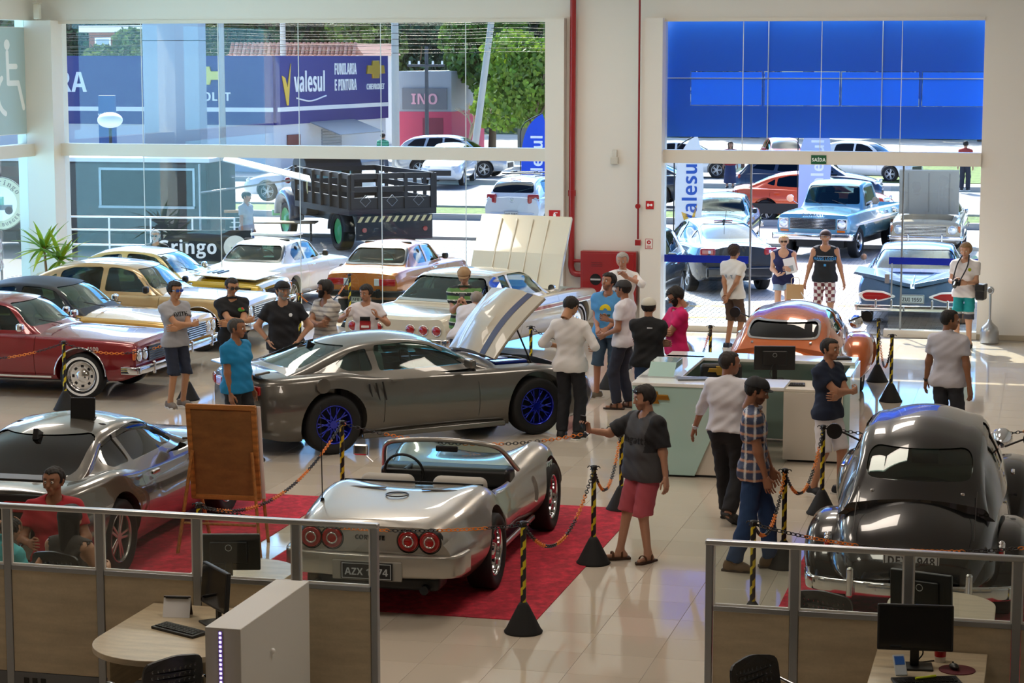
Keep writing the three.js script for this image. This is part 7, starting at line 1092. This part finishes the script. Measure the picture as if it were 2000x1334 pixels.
  const bh = thing('brick_house', 'brick house with white window frames among the trees', 'building', [-53.6, 0, -118]); obj('wall', bx(-1.6, 1.9, 0, 6.2, -6, 0), std(0x8d5c4c, 0.85), bh); obj('eave', bx(-2.0, 2.3, 6.2, 6.6, -6.4, 0.5), M.white, bh); for (const x of [-0.7, 1.0]) { const w = obj('window', bx(x - 0.5, x + 0.5, 5.0, 5.9, 0, 0.08), M.white, bh); obj('pane', bx(x - 0.4, x + 0.4, 5.1, 5.8, 0.08, 0.1), std(0x9fb0b8, 0.15), w); }
  const wl = tag(obj('garden_wall', metricUV(bx(-24.5, -18, 0, 1.9, -99.2, -99), 0.3), std(0x9a9284, 0.9)), 'low grey garden wall behind the bare tree', 'wall');
  // grey pylon and small blue totem
  const py = thing('sign_pylon', 'tall pale grey sign pylon outside the left window', 'sign', [-22.55, 0, -53.4]); obj('column', rbx(1.6, 7.2, 0.5, 0.03).translate(0, 3.6, 0), std(0x9aa3ae, 0.5, 0.1), py); obj('joint', bx(-0.805, 0.805, 5.2, 5.22, -0.255, 0.255), M.darkMetal, py);
  const tt = thing('blue_totem', 'small blue totem sign near the oval globe lamp', 'sign', [-28.45, 0, -62]); obj('panel', rbx(0.55, 3.6, 0.14, 0.02).translate(0, 1.8, 0), std(0x17498a, 0.5), tt); obj('lettering', text('valesul', 0.12, 0.01).translate(0, 2.95, 0.072), M.white, tt); obj('lettering', text('FUNILARIA', 0.085, 0.01).translate(0, 1.3, 0.072), M.white, tt);
  // accessible parking film and round burger logo by the left glass wall
  const wc = canvasTex(256, 384, (c, w, h) => { c.fillStyle = '#b9cfd0'; c.fillRect(0, 0, w, h); c.strokeStyle = '#fbfdfb'; c.fillStyle = '#fbfdfb'; c.lineWidth = 20; c.lineCap = 'round'; c.lineJoin = 'round'; c.beginPath(); c.arc(120, 62, 19, 0, 7); c.fill(); c.beginPath(); c.moveTo(120, 90); c.lineTo(122, 200); c.lineTo(190, 200); c.lineTo(222, 290); c.stroke(); c.beginPath(); c.moveTo(122, 140); c.lineTo(178, 140); c.stroke(); c.beginPath(); c.arc(122, 240, 72, -2.2, 1.9, true); c.stroke(); });
  const fl = thing('window_sticker', 'pale film with white wheelchair symbol on the left glass wall', 'sign', [LX - 0.09, 4.35, -36.3]); obj('film', new THREE.PlaneGeometry(1.5, 1.95).rotateY(PI / 2), new THREE.MeshStandardMaterial({ map: wc, roughness: 0.5, side: THREE.DoubleSide }), fl); obj('edge', [bx(-0.002, 0.002, -0.985, -0.975, -0.75, 0.75), bx(-0.002, 0.002, 0.975, 0.985, -0.75, 0.75)], M.white, fl);
  const lg = canvasTex(512, 512, (c) => { c.fillStyle = '#c9bfa2'; c.beginPath(); c.arc(256, 256, 250, 0, 7); c.fill(); c.fillStyle = '#eceff0'; c.beginPath(); c.arc(256, 256, 168, 0, 7); c.fill(); c.fillStyle = '#6fa08a'; c.fillRect(210, 190, 90, 110); c.fillStyle = '#6d6f74'; c.fillRect(120, 270, 260, 50); c.fillStyle = '#3b2a33'; for (const x of [160, 345]) { c.beginPath(); c.arc(x, 325, 38, 0, 7); c.fill(); } c.fillStyle = '#5a4c50'; c.font = 'bold 66px serif'; c.textAlign = 'center'; const put = (s, a0, da, r) => [...s].forEach((ch, i) => { const a = a0 + i * da; c.save(); c.translate(256 + Math.cos(a) * r, 256 + Math.sin(a) * r); c.rotate(a + PI / 2); c.fillText(ch, 0, 20); c.restore(); }); put('Lo Gringo', -2.5, 0.24, 205); c.font = 'bold 44px sans-serif'; [...'CUSTOM BURGER'].forEach((ch, i) => { const a = 2.6 - i * 0.17; c.save(); c.translate(256 + Math.cos(a) * 210, 256 + Math.sin(a) * 210); c.rotate(a - PI / 2); c.fillText(ch, 0, 14); c.restore(); }); });
  const ls = thing('round_logo_sign', 'round cream burger logo sign reading Lo Gringo outside the left glass', 'sign', [-19.9, 1.95, -38.3], 0.35); obj('disc', cyl(0.52, 0.52, 0.04, 48).rotateX(PI / 2), std(0xc9bfa2, 0.6), ls); obj('print', new THREE.CircleGeometry(0.515, 48).translate(0, 0, 0.021), std(0xffffff, 0.6, 0, { map: lg }), ls); obj('stand', bar([0, -1.95, -0.03], [0, 0, -0.03], 0.025), M.darkMetal, ls);
  // food trailer, awning, railing, chalkboard, banner
  const ft = thing('food_trailer', 'dark maroon food trailer with an open serving window', 'trailer', [-23.4, 0, -50.6], 0.06);
  obj('body', rbx(6.4, 1.85, 2.2, 0.12).translate(0, 1.33, 0), phys(0x2c191c, { roughness: 0.5, clearcoat: 0.2 }), ft); obj('plank', [...Array(5)].map((_, i) => bx(-3.1, -0.6, 0.6 + i * 0.3, 0.87 + i * 0.3, 1.1, 1.125)), std(0x55302e, 0.6), ft);
  obj('serving_window', rbx(2.4, 0.9, 0.06, 0.02).translate(1.6, 1.55, 1.09), std(0x14110f, 0.6), ft); obj('window_frame', [bx(0.35, 2.85, 2.0, 2.06, 1.08, 1.14), bx(0.35, 2.85, 1.06, 1.12, 1.08, 1.2), bx(0.35, 0.41, 1.1, 2.02, 1.08, 1.14), bx(2.79, 2.85, 1.1, 2.02, 1.08, 1.14)], M.alu, ft); obj('trim', [bx(-3.22, 3.22, 2.2, 2.3, -1.12, 1.12)], M.white, ft); obj('skirt', bx(-3.0, 3.0, 0.15, 0.5, -0.9, 1.0), M.black, ft);
  for (const x of [-1.6, 1.2]) { const w = obj('wheel', tyreGeo(0.33, 0.2), M.rubber, ft); w.position.set(x, 0.33, 0.95); }
  obj('menu_board', bx(2.95, 3.15, 0.7, 2.0, 1.1, 1.16), std(0x1c1c1c, 0.6), ft);
  const aw = thing('awning', 'cream fabric awning with striped valance over the trailer counter', 'awning', [-19.5, 0, -49.6]); obj('canvas', [extr([[0, 0], [0, 0.03], [2.1, -0.5], [2.1, -0.53]], 2.6).rotateY(0.35).translate(-0.7, 2.3, -1.4)], std(0xf0ece0, 0.8), aw); obj('valance', [...Array(18)].map((_, i) => bx(-1.3 + i * 0.145, -1.16 + i * 0.145, -0.28, 0, -0.006, 0.006)).map((g) => g.rotateY(PI / 2 + 0.35).translate(1.68, 1.8, -0.75)), std(0xcfc48a, 0.8), aw); obj('support_arm', [bar([-0.6, 1.5, 0.6], [1.5, 1.8, -0.3], 0.025), bar([-0.6, 0, 0.6], [-0.6, 2.2, 0.6], 0.03)], M.alu, aw);
  const ra = thing('railing', 'white metal railing in front of the food trailer', 'railing', [-20.6, 0, -46.2], 0.1); for (let i = 0; i < 6; i++) obj('baluster', bar([-2.6 + i * 1.0, 0, 0], [-2.6 + i * 1.0, 1.1, 0], 0.022), M.white, ra); for (const y of [0.45, 0.8, 1.1]) obj('rail', bar([-2.6, y, 0], [2.4, y + 0.0, 0], 0.022), M.white, ra);
  const cb = thing('chalkboard', 'black chalkboard menu with wooden frame beside the railing', 'sign', [-18.3, 0, -46.9], 0.25); obj('board', T(rbx(0.6, 0.95, 0.03, 0.01), 0, 0.75, 0, -0.15), std(0x2a3230, 0.8), cb); obj('frame', [T(bx(-0.33, 0.33, -0.03, 0.03, -0.02, 0.02), 0, 1.22, -0.07), T(bx(-0.33, 0.33, -0.03, 0.03, -0.02, 0.02), 0, 0.28, 0.07)], std(0x9a7650, 0.7), cb); obj('chalk_line', [...Array(6)].map((_, i) => T(bx(-0.2 + (i % 2) * 0.04, 0.16, -0.012, 0.012, 0.016, 0.018), 0, 1.08 - i * 0.11, -0.05 + i * 0.016)), std(0xc9cdc8, 0.9), cb); obj('leg', [bar([-0.28, 0, 0.14], [-0.28, 0.4, 0.06], 0.015), bar([0.28, 0, 0.14], [0.28, 0.4, 0.06], 0.015)], std(0x9a7650, 0.7), cb);
  const bn = thing('banner', 'black banner reading Gringo with a round white logo', 'banner', [-18.0, 0, -44.0], 0.2); obj('cloth', rbx(2.2, 0.75, 0.02, 0.008).translate(0, 0.65, 0), std(0x17181a, 0.7), bn); obj('lettering', text('Gringo', 0.3, 0.006).translate(-0.35, 0.5, 0.011), M.white, bn); obj('logo', [new THREE.CircleGeometry(0.26, 28).translate(0.72, 0.65, 0.012)], std(0xd8d8cc, 0.7), bn); obj('logo_mark', [bx(0.62, 0.84, 0.55, 0.66, 0.013, 0.018)], std(0x6c8f70, 0.7), bn); obj('stake', [bar([-1.08, 0, 0], [-1.08, 1.05, 0], 0.02), bar([1.08, 0, 0], [1.08, 1.05, 0], 0.02)], M.alu, bn);
  const st = thing('stool', 'dark stool under the man in sunglasses outside', 'stool', [-17.2, 0, -39.65]); obj('seat', cyl(0.2, 0.2, 0.05, 24).translate(0, 0.48, 0), M.darkMetal, st); for (let i = 0; i < 4; i++) obj('leg', bar([Math.cos(i * PI / 2) * 0.14, 0.46, Math.sin(i * PI / 2) * 0.14], [Math.cos(i * PI / 2) * 0.2, -0.03, Math.sin(i * PI / 2) * 0.2], 0.014), M.darkMetal, st);
  const tbl = thing('street_table', 'low wooden slatted bench by the old truck', 'table', [-19.5, 0, -53.0], 0.2); obj('top', [...Array(5)].map((_, i) => rbx(1.9, 0.04, 0.12, 0.008).translate(0, 0.5, -0.3 + i * 0.14)), std(0x8c7a60, 0.8), tbl); for (const x of [-0.8, 0.8]) obj('leg', bar([x, 0, 0], [x, 0.48, 0], 0.03), std(0x6c6258, 0.8), tbl);
  // feather flags
  const flag = (label, x, z, turn, c, txt, tc, h = 2.7, w = 0.8) => { const g = thing('feather_flag', label, 'flag', [x, 0, z], turn); obj('pole', tube([[0, 0, 0], [0, h * 0.6, 0], [0.06, h * 0.9, 0], [w * 0.7, h + 0.05, 0]], 0.015), M.darkMetal, g); const s = new THREE.Shape(); s.moveTo(0.02, 0.45); s.lineTo(0.02, h * 0.6); s.quadraticCurveTo(0.05, h * 0.93, w * 0.72, h + 0.03); s.quadraticCurveTo(w * 1.1, h * 0.7, w * 0.8, 0.6); s.lineTo(0.02, 0.45); obj('cloth', new THREE.ExtrudeGeometry(s, { depth: 0.006, bevelEnabled: false, curveSegments: 14 }), std(c, 0.75), g); const t = text(txt, 0.34, 0.006).rotateZ(PI / 2).translate(w * 0.72, h * 0.55, 0.006); obj('lettering', t, std(tc, 0.7), g); obj('v_mark', extr([[-0.2, 0.25], [-0.06, 0.2], [0, 0], [0.18, 0.45], [0.05, -0.3], [-0.02, -0.3]], 0.006).translate(w * 0.5, 0.85, 0.006), std(0xd9a93c, 0.6), g); };
  flag('white feather flag reading valesul beside the door bay', -8.75, -51, 0.15, 0xe9eaee, 'valesul', 0x2458b4, 2.9, 0.75); flag('white and blue feather flag behind the blue pickup', -7.0, -61.6, 0.1, 0xb9c4ec, 'valesul', 0xf2f4ff, 3.0, 1.0); flag('bright blue feather flag behind the white hatchback', -15.1, -61.4, 0.1, 0x1d4fd0, 'valesul', 0xf2f4ff, 3.1, 0.9);
}
// ---------- vehicles outdoors ----------
const modern = (A, o = {}) => { const { X, L, P } = A; mirrors(A, o.mx ?? 1.62, (o.my ?? 1.06), A.W - 0.06, P, 0.18); handles(A, o.hx || [2.45, 3.3], o.hy ?? 0.86, A.W + 0.005, P);
  A.both('tail_light', (d) => T(rbx(0.1, o.tlh ?? 0.16, 0.32, 0.05), X(L - 0.06), o.tly ?? 0.86, d * (A.W - 0.24), 0, d * 0.35, 0), M.redLens); A.both('headlight', (d) => T(rbx(0.12, 0.13, 0.3, 0.05), X(0.16), o.hly ?? 0.7, d * (A.W - 0.3), 0, -d * 0.5, 0), M.lens); grille(A, 0.0, 0.5, 0.18, 0.42, 4, M.darkMetal); A.obj('rear_bumper', rbx(0.14, 0.26, A.W * 1.56, 0.06).translate(X(L - 0.02), 0.46, 0), o.bump || P);
  if (o.plate) plate(A.car, o.plate, X(L + 0.06), o.py ?? 0.5, 0, true); if (o.fplate) plate(A.car, o.fplate, X(-0.03), 0.4, 0, false); };
const mod = (spec, name, label, at, turn, c, o = {}) => buildCar(SPEC[spec], name, label, at, turn, { paint: paint(c, o.metal ?? 0.3, 0.25), rim: 'five', rimM: std(0xaeb0b2, 0.3, 0.9), glass: M.tint, far: o.far, seats: o.seats, extras(A) { modern(A, o); if (o.more) o.more(A); } });
mod('sedan', 'sedan_car', 'dark grey modern sedan parked outside the sliding door', [-7.0, -45.3], PI / 2 + 0.42, 0x1a1f26, { metal: 0.2, tly: 0.88, more(A) { A.obj('antenna_fin', [extr([[0, 0], [0.16, 0], [0.02, 0.08]], 0.03, 0.006).translate(A.X(3.4), 1.36, -0.015), bar([A.X(3.45), 1.4, 0], [A.X(3.55), 1.65, 0], 0.005)], M.blackPlastic); A.both('chrome_strip', (d) => bar([A.X(3.6), 1.03, d * 0.86], [A.X(1.6), 0.98, d * 0.87], 0.01), M.chrome); A.both('lamp_cluster', (d) => rbx(0.02, 0.06, 0.12, 0.015).translate(A.X(4.6), 0.88, d * 0.6), M.lens); A.obj('brake_light', rbx(0.03, 0.025, 0.4, 0.008).translate(A.X(3.32), 1.415, 0), M.redLens); } });
mod('hatch', 'hatchback_car', 'white hatchback with roof bars and plate AVF 5587', [-14.1, -58.6], PI / 2 - 0.05, 0xd9dcdf, { plate: 'AVF 5587', py: 0.56, metal: 0.1, tly: 0.96, tlh: 0.26, hx: [2.2], more(A) { A.both('roof_bar', (d) => bar([A.X(1.9), 1.56, d * 0.5], [A.X(3.3), 1.54, d * 0.5], 0.015), M.darkMetal); A.obj('roof_rack', [bar([A.X(2.2), 1.6, -0.55], [A.X(2.2), 1.6, 0.55], 0.018), bar([A.X(3.0), 1.6, -0.55], [A.X(3.0), 1.6, 0.55], 0.018), T(rbx(0.3, 0.05, 0.05, 0.02), A.X(2.6), 1.63, 0.3), T(rbx(0.3, 0.05, 0.05, 0.02), A.X(2.6), 1.63, -0.3)], M.darkMetal); A.obj('maker_ring', new THREE.TorusGeometry(0.06, 0.008, 8, 28).rotateY(PI / 2).translate(A.X(3.9), 0.92, 0), M.chrome); A.obj('maker_mark', [T(rbx(0.008, 0.07, 0.012, 0.003), A.X(3.905), 0.925, 0.018, 0.35), T(rbx(0.008, 0.07, 0.012, 0.003), A.X(3.905), 0.925, -0.018, -0.35)], M.chrome); A.obj('brake_light', rbx(0.03, 0.03, 0.3, 0.008).translate(A.X(3.5), 1.47, 0), M.redLens); } });
mod('sedan', 'sedan_car', 'orange and black sedan driving along the street', [-6.7, -64.6 + 1.2], 0.02, 0xd8521e, { metal: 0.15, bump: M.blackPlastic, more(A) { A.both('sill_panel', (d) => bx(A.X(4.3), A.X(0.3), 0.26, 0.56, d * 0.86, d * 0.905), M.blackPlastic); } });
mod('suv', 'suv_car', 'dark blue grey sport utility car driving behind the orange sedan', [-7.4, -69.4], 0.02, 0x39414f, { tly: 1.0, hly: 0.84, my: 1.2, hy: 0.98 });
mod('hatch', 'hatchback_car', 'dark hatchback parked close to the centre wall outside', [-7.75, -40.4], -PI / 2, 0x24282e, { hx: [2.2] });
mod('sedan', 'sedan_car', 'white sedan parked on the far side near the red car', [-14.2, -85.6], 0.0, 0xdfe0e0, { metal: 0.05, far: true });
mod('hatch', 'hatchback_car', 'red hatchback parked on the far side with its front to us', [-10.6, -88.0], -PI / 2 + 0.25, 0xa81c28, { metal: 0.1, far: true, hx: [2.2] });
mod('hatch', 'hatchback_car', 'white hatchback parked beside the far lawn', [-6.9, -85.0], -0.35, 0xdfe1e2, { metal: 0.05, far: true, hx: [2.2] });
mod('hatch', 'hatchback_car', 'white car facing us across the street beside a green shirt', [-22.2, -78.9], -PI / 2 + 0.1, 0xdfe1e2, { metal: 0.05, far: true, hx: [2.2] });
mod('suv', 'station_wagon', 'silver wagon parked across the street behind the flatbed truck', [-23.2, -83.6], 0.0, 0xb4b8bc, { far: true, tly: 1.0, hly: 0.84, my: 1.2, hy: 0.98 });
mod('sedan', 'sedan_car', 'white sedan passing behind the cream awning', [-24.0, -68.5], PI, 0xd9dce0, { metal: 0.1, far: true });
mod('sedan', 'sedan_car', 'dark sedan passing behind the white hatchback', [-13.6, -69.5], PI, 0x33383f, { far: true });
opala('classic_sedan', 'grey green classic sedan facing us behind the dark grey sedan', [-8.0, -55.2 + 1.6], -PI / 2 + 0.05, { paint: paint(0x5f7a78, 0.4, 0.25), mirror: M.blackPlastic, rim: 'rally' });
opala('classic_sedan', 'beige classic sedan facing us with its hood raised', [-2.9, -54.9], -PI / 2, { paint: paint(0xb9ab92, 0.2, 0.3), hoodOpen: true, plate: 'AIB-5833', more(A) { const h = A.obj('hood', extr([[0, 0], [1.1, 0.0], [1.12, 0.03], [0, 0.05]], 1.44, 0.005).translate(0, 0, -0.72), std(0xa9a49a, 0.5)); h.position.set(A.X(1.35), 0.93, 0); h.rotation.z = 1.35; for (const z of [-0.5, 0, 0.5]) obj('hood_rib', rbx(1.0, 0.02, 0.03, 0.008).translate(0.55, -0.008, z), std(0x98938a, 0.5), h); } });
{ // light blue pickup
  const S = { L: 4.75, axF: 0.85, wb: 2.92, r: 0.37, arch: 0.44, tw: 0.22, al: 0.05, au: 0.05, rx: 0.1, ry: 0.07, w: [[0, 0.84], [0.05, 0.9], [0.8, 0.95], [4.6, 0.94], [4.75, 0.92]], yb: [[0, 0.5], [0.3, 0.44], [4.75, 0.48]], ys: [[0, 0.98], [0.06, 1.06], [0.8, 1.1], [1.6, 1.12], [4.75, 1.1]], yc: [[0, 1.0], [0.06, 1.08], [0.8, 1.16], [1.4, 1.19], [4.75, 1.1]],
    roof: [[1.35, 1.1], [1.5, 1.3], [1.7, 1.66], [1.85, 1.76], [2.2, 1.8], [2.6, 1.78], [2.75, 1.7], [2.85, 1.12]], bw: [[1.35, 0.8], [2.85, 0.82]], rw: [[1.35, 0.68], [2.85, 0.68]], hfull: 0.5, side: [[[1.66, 1.18], [1.82, 1.62], [2.55, 1.64], [2.6, 1.18]]], front: [[-0.7, 1.24], [-0.62, 1.66], [0.62, 1.66], [0.7, 1.24]], frontTo: 1.85, rear: [[-0.5, 1.28], [-0.48, 1.62], [0.48, 1.62], [0.5, 1.28]], rearFrom: 2.65, cab: [1.5, 2.75, 0.6], doors: [[1.55, 0.5, 1.1], [2.7, 0.5, 1.1]], extraCuts: (X) => [bx(X(4.68), X(3.0), 0.72, 1.4, -0.78, 0.78)] };
  buildCar(S, 'pickup_truck', 'light blue classic pickup facing us outside the door', [-5.0, -53.6], -PI / 2 - 0.2, { category: 'pickup', paint: paint(0x5d93ab, 0.25, 0.25), rim: 'cap', rimM: M.chrome, extras(A) {
    const { X } = A; grille(A, -0.01, 0.85, 0.24, 0.56, 7); for (const z of [-0.72, 0.72]) { boxLight(A, 'headlight_bezel', -0.01, 0.85, z, 0.24, 0.24, M.chrome, 0.03, 0.03); roundLight(A, 'headlight', -0.03, 0.85, z, 0.09, M.lens); }
    bumper(A, -0.1, 0.55, 0.16, 0.96, 0.05); A.obj('hood_lettering', text('CHEVROLET', 0.07, 0.01).rotateY(PI / 2).translate(X(-0.012), 1.02, 0), M.chrome); A.both('mirror', (d) => [cyl(0.09, 0.09, 0.04, 24).rotateZ(PI / 2).translate(X(1.55), 1.34, d * 1.08), bar([X(1.6), 1.2, d * 0.9], [X(1.55), 1.32, d * 1.06], 0.01)], M.chrome); wipers(A, 1.36, 1.22); A.both('indicator', (d) => rbx(0.03, 0.06, 0.2, 0.01).translate(X(-0.01), 0.68, d * 0.7), M.amber); handles(A, [2.5], 1.0, 0.955);
    A.both('side_moulding', (d) => bx(X(4.6), X(0.4), 0.8, 0.84, d * 0.935, d * 0.965), M.white);
  } });
}
{ // blue batwing coupe, rear to us
  const S = { ...SPEC.impala61, ys: [[0, 0.78], [0.1, 0.86], [1.4, 0.92], [3.4, 0.93], [4.6, 0.95], [5.15, 0.98], [5.3, 0.95]], yc: [[0, 0.78], [0.1, 0.84], [1.5, 0.94], [3.6, 0.92], [4.6, 0.88], [5.2, 0.8], [5.3, 0.76]], yb: [[0, 0.38], [0.4, 0.25], [4.4, 0.26], [5.1, 0.32], [5.3, 0.36]] };
  buildCar(S, 'batwing_coupe', 'metallic blue 1959 coupe with batwing fins and teardrop tail lights', [-2.35, -41.0], UP90 + 0.02, { paint: paint(0x56759a, 0.5, 0.28), roofPaint: paint(0x3c5488, 0.5, 0.25), rim: 'cap', whitewall: false, extras(A) {
    const { X } = A; for (const d of [-1, 1]) {
      const sh = [[0.04, 0], [0.3, 0.05], [0.7, 0.15], [1.02, 0.22], [1.0, 0.25], [0.7, 0.2], [0.3, 0.11], [0.04, 0.055]].map(([z, y]) => [z, y]);
      const g = fixWinding(prep(extr(sh, 1.1, 0.006).translate(0, 0, -0.55))); A.obj('tail_fin', T(g, 0, 0, 0, 0, d > 0 ? -PI / 2 : PI / 2, 0).scale(1, 1, 1).translate(X(4.78), 0.79, 0), A.P);
      const eye = (k) => polyRound([[0.3 + k, 0], [0.5, 0.075 - k * 0.4], [0.78, 0.09 - k * 0.5], [0.92 - k, 0.03], [0.82, -0.07 + k * 0.4], [0.56, -0.075 + k * 0.4]].map(([z, y]) => [z, y]), 0.04);
      const e1 = extr(eye(-0.02), 0.03, 0.008), e2 = extr(eye(0.05), 0.03, 0.006);
      const put = (g2, off) => T(fixWinding(prep(g2)), 0, 0, 0, 0, d > 0 ? -PI / 2 : PI / 2, 0).translate(X(5.31) - off, 0.62, 0);
      const l = A.obj('lamp_surround', d > 0 ? put(e1, 0.0) : put(e1, 0.0).translate(-0.03, 0, 0), M.white); obj('tail_light', d > 0 ? put(e2, 0.02) : put(e2, 0.05), M.redLens, l);
      A.obj('bumper_guard', [0.35, 0.62].map((z) => rbx(0.05, 0.16, 0.04, 0.015).translate(X(5.42), 0.5, d * z)), M.chrome);
    }
    A.obj('deck_spine', T(rbx(0.7, 0.02, 0.03, 0.008), X(4.85), 0.87, 0, 0, 0, 0.12), M.chrome); bumper(A, 5.38, 0.42, 0.12, 0.96, 0.06); plate(A.car, 'ZUI 1959', X(5.335), 0.58, 0, true, '#b9c0c0', '#2a2c30', 0.42, 0.16); A.both('door_mirror', (d) => [cyl(0.06, 0.06, 0.05, 20).rotateZ(PI / 2).translate(X(2.6), 1.06, d * 1.02), bar([X(2.6), 0.93, d * 0.97], [X(2.6), 1.04, d * 1.02], 0.008)], M.chrome); bumper(A, -0.06, 0.5, 0.14, 0.94, 0.07); for (const z of [-0.7, -0.5, 0.5, 0.7]) roundLight(A, 'headlight', -0.01, 0.68, z, 0.08, M.lens);
  } });
}
{ // old flatbed truck
  const h = Math.atan2(0.78, -0.63), g = thing('flatbed_truck', 'old black flatbed truck with green wheels and stake sides', 'truck', [-17.75, 0, -53.05], h), blk = phys(0x111216, { roughness: 0.6 }), grn = std(0x4fae6c, 0.45), dk = std(0x1e1f22, 0.6);
  // +x is the front; axles at +2.05 and -2.05
  obj('chassis', [bx(-3.2, 2.9, 0.62, 0.82, -0.45, -0.3), bx(-3.2, 2.9, 0.62, 0.82, 0.3, 0.45)], M.black, g);
  const cabS = [[0.75, 0.7], [0.75, 2.0], [0.95, 2.15], [1.75, 2.12], [1.95, 1.5], [2.0, 0.7]]; let cab = brush(fixWinding(prep(extr(polyRound(cabS, 0.12), 1.5, 0.03).translate(0, 0, -0.75)))); cab = cut(cab, [bx(0.84, 1.85, 0.8, 2.02, -0.68, 0.68), bx(1.0, 1.68, 1.45, 1.95, -1, 1), bx(1.5, 2.4, 1.52, 1.98, -0.62, 0.62), bx(0.5, 1.0, 1.5, 1.9, -0.5, 0.5)]); obj('cab', geoOf(cab), blk, g);
  for (const d of [-1, 1]) obj('side_window', bx(1.0, 1.68, 1.45, 1.95, d * 0.73, d * 0.738), M.carGlass, g); obj('windscreen', T(bx(-0.006, 0.006, -0.27, 0.27, -0.62, 0.62), 1.86, 1.75, 0, 0, 0, 0.28), M.carGlass, g);
  obj('hood', loft(stations(1.9, 3.1, 10).map((x) => { const t = (x - 1.9) / 1.2, w = 0.62 - 0.2 * t, pts = []; for (let i = 0; i <= 10; i++) { const a = -PI / 2 + PI * i / 10; pts.push([Math.max(0, Math.cos(a)) ** 0.6 * w * (i === 0 || i === 10 ? 0 : 1), 1.08 + (0.4 - 0.06 * t) * Math.sin(a)]); } return { x, pts }; }), 0.9), blk, g);
  for (const d of [-1, 1]) { const f = new THREE.TorusGeometry(0.55, 0.19, 12, 24, PI * 1.05).scale(1.1, 1, 1.1); obj('front_fender', T(f, 2.15, 0.62, d * 0.78), phys(0x2c3c52, { roughness: 0.3, clearcoat: 0.8 }), g); obj('headlight', lathe([[0, 0.05], [0.11, 0.04], [0.13, 0], [0.07, -0.18], [0, -0.2]], 20).rotateZ(-PI / 2).translate(2.95, 1.05, d * 0.55), M.chrome, g); obj('rear_fender', T(new THREE.TorusGeometry(0.56, 0.1, 8, 24, PI).scale(1, 0.9, 1.6), -2.05, 0.5, d * 0.86), dk, g); }
  obj('grille', [...Array(9)].map((_, i) => bx(3.08, 3.12, 0.75, 1.4, -0.36 + i * 0.085, -0.33 + i * 0.085)), M.chrome, g); obj('front_bumper', rbx(0.08, 0.16, 1.8, 0.02).translate(3.2, 0.6, 0), grn, g);
  obj('bed_floor', bx(-3.4, 0.6, 0.95, 1.1, -1.15, 1.15), dk, g); for (let i = 0; i < 7; i++) for (const d of [-1, 1]) obj('stake', bx(-3.38 + i * 0.65, -3.3 + i * 0.65, 1.1, 1.95, d * 1.1, d * 1.17), blk, g);
  for (const y of [1.15, 1.5, 1.82]) { for (const d of [-1, 1]) obj('side_board', rbx(4.0, y === 1.15 ? 0.3 : 0.14, 0.04, 0.008).translate(-1.4, y + 0.08, d * 1.08), blk, g); obj('tail_board', rbx(0.04, y === 1.15 ? 0.3 : 0.14, 2.2, 0.008).translate(-3.36, y + 0.08, 0), blk, g); obj('head_board', rbx(0.04, 0.14, 2.2, 0.008).translate(0.56, y + 0.08, 0), blk, g); }
  for (let i = 0; i < 4; i++) { obj('tail_stake', bx(-3.42, -3.36, 1.1, 1.95, -1.1 + i * 0.7, -1.02 + i * 0.7), blk, g); if (i < 3) obj('tail_panel', T(new THREE.TorusGeometry(0.14, 0.008, 4, 4).scale(1, 1, 1), -3.39, 1.3, -0.72 + i * 0.7, 0, PI / 2, 0), std(0x9aa0a4, 0.6), g); }
  const hz = canvasTex(256, 32, (c) => { c.fillStyle = '#1a1a1a'; c.fillRect(0, 0, 256, 32); c.fillStyle = '#d6c48a'; for (let i = 0; i < 12; i++) { c.beginPath(); c.moveTo(i * 24, 32); c.lineTo(i * 24 + 12, 32); c.lineTo(i * 24 + 24, 0); c.lineTo(i * 24 + 12, 0); c.fill(); } });
  const rb = obj('rear_bumper', bx(-3.5, -3.42, 0.35, 0.95, -1.0, 1.0), dk, g); obj('hazard_stripe', new THREE.PlaneGeometry(1.96, 0.14).rotateY(-PI / 2).translate(-3.505, 0.86, 0), std(0xffffff, 0.6, 0, { map: hz }), rb); obj('tail_light', [-0.8, 0.8].map((z) => cyl(0.06, 0.06, 0.03, 18).rotateZ(PI / 2).translate(-3.51, 0.6, z)), M.redLens, rb);
  for (const x of [2.05, -2.05]) for (const d of [-1, 1]) { const w = obj('wheel', tyreGeo(0.48, x < 0 ? 0.34 : 0.2), M.rubber, g); w.position.set(x, 0.48, d * 0.82); if (d < 0) w.rotation.y = PI; obj('rim', lathe([[0, 0.1], [0.12, 0.1], [0.16, 0.02], [0.28, 0.06], [0.33, 0.1]], 28).rotateX(PI / 2), grn, w); }
  obj('fuel_tank', T(cyl(0.22, 0.22, 0.8, 20), 0.2, 0.75, 0.8, 0, 0, PI / 2), M.steel, g); obj('beacon', new THREE.SphereGeometry(0.09, 16, 12).translate(2.6, 1.5, -0.65), M.redLens, g); obj('roof_board', rbx(0.5, 0.22, 1.7, 0.03).translate(1.0, 2.3, 0), blk, g);
}
renderer.render(scene, camera);
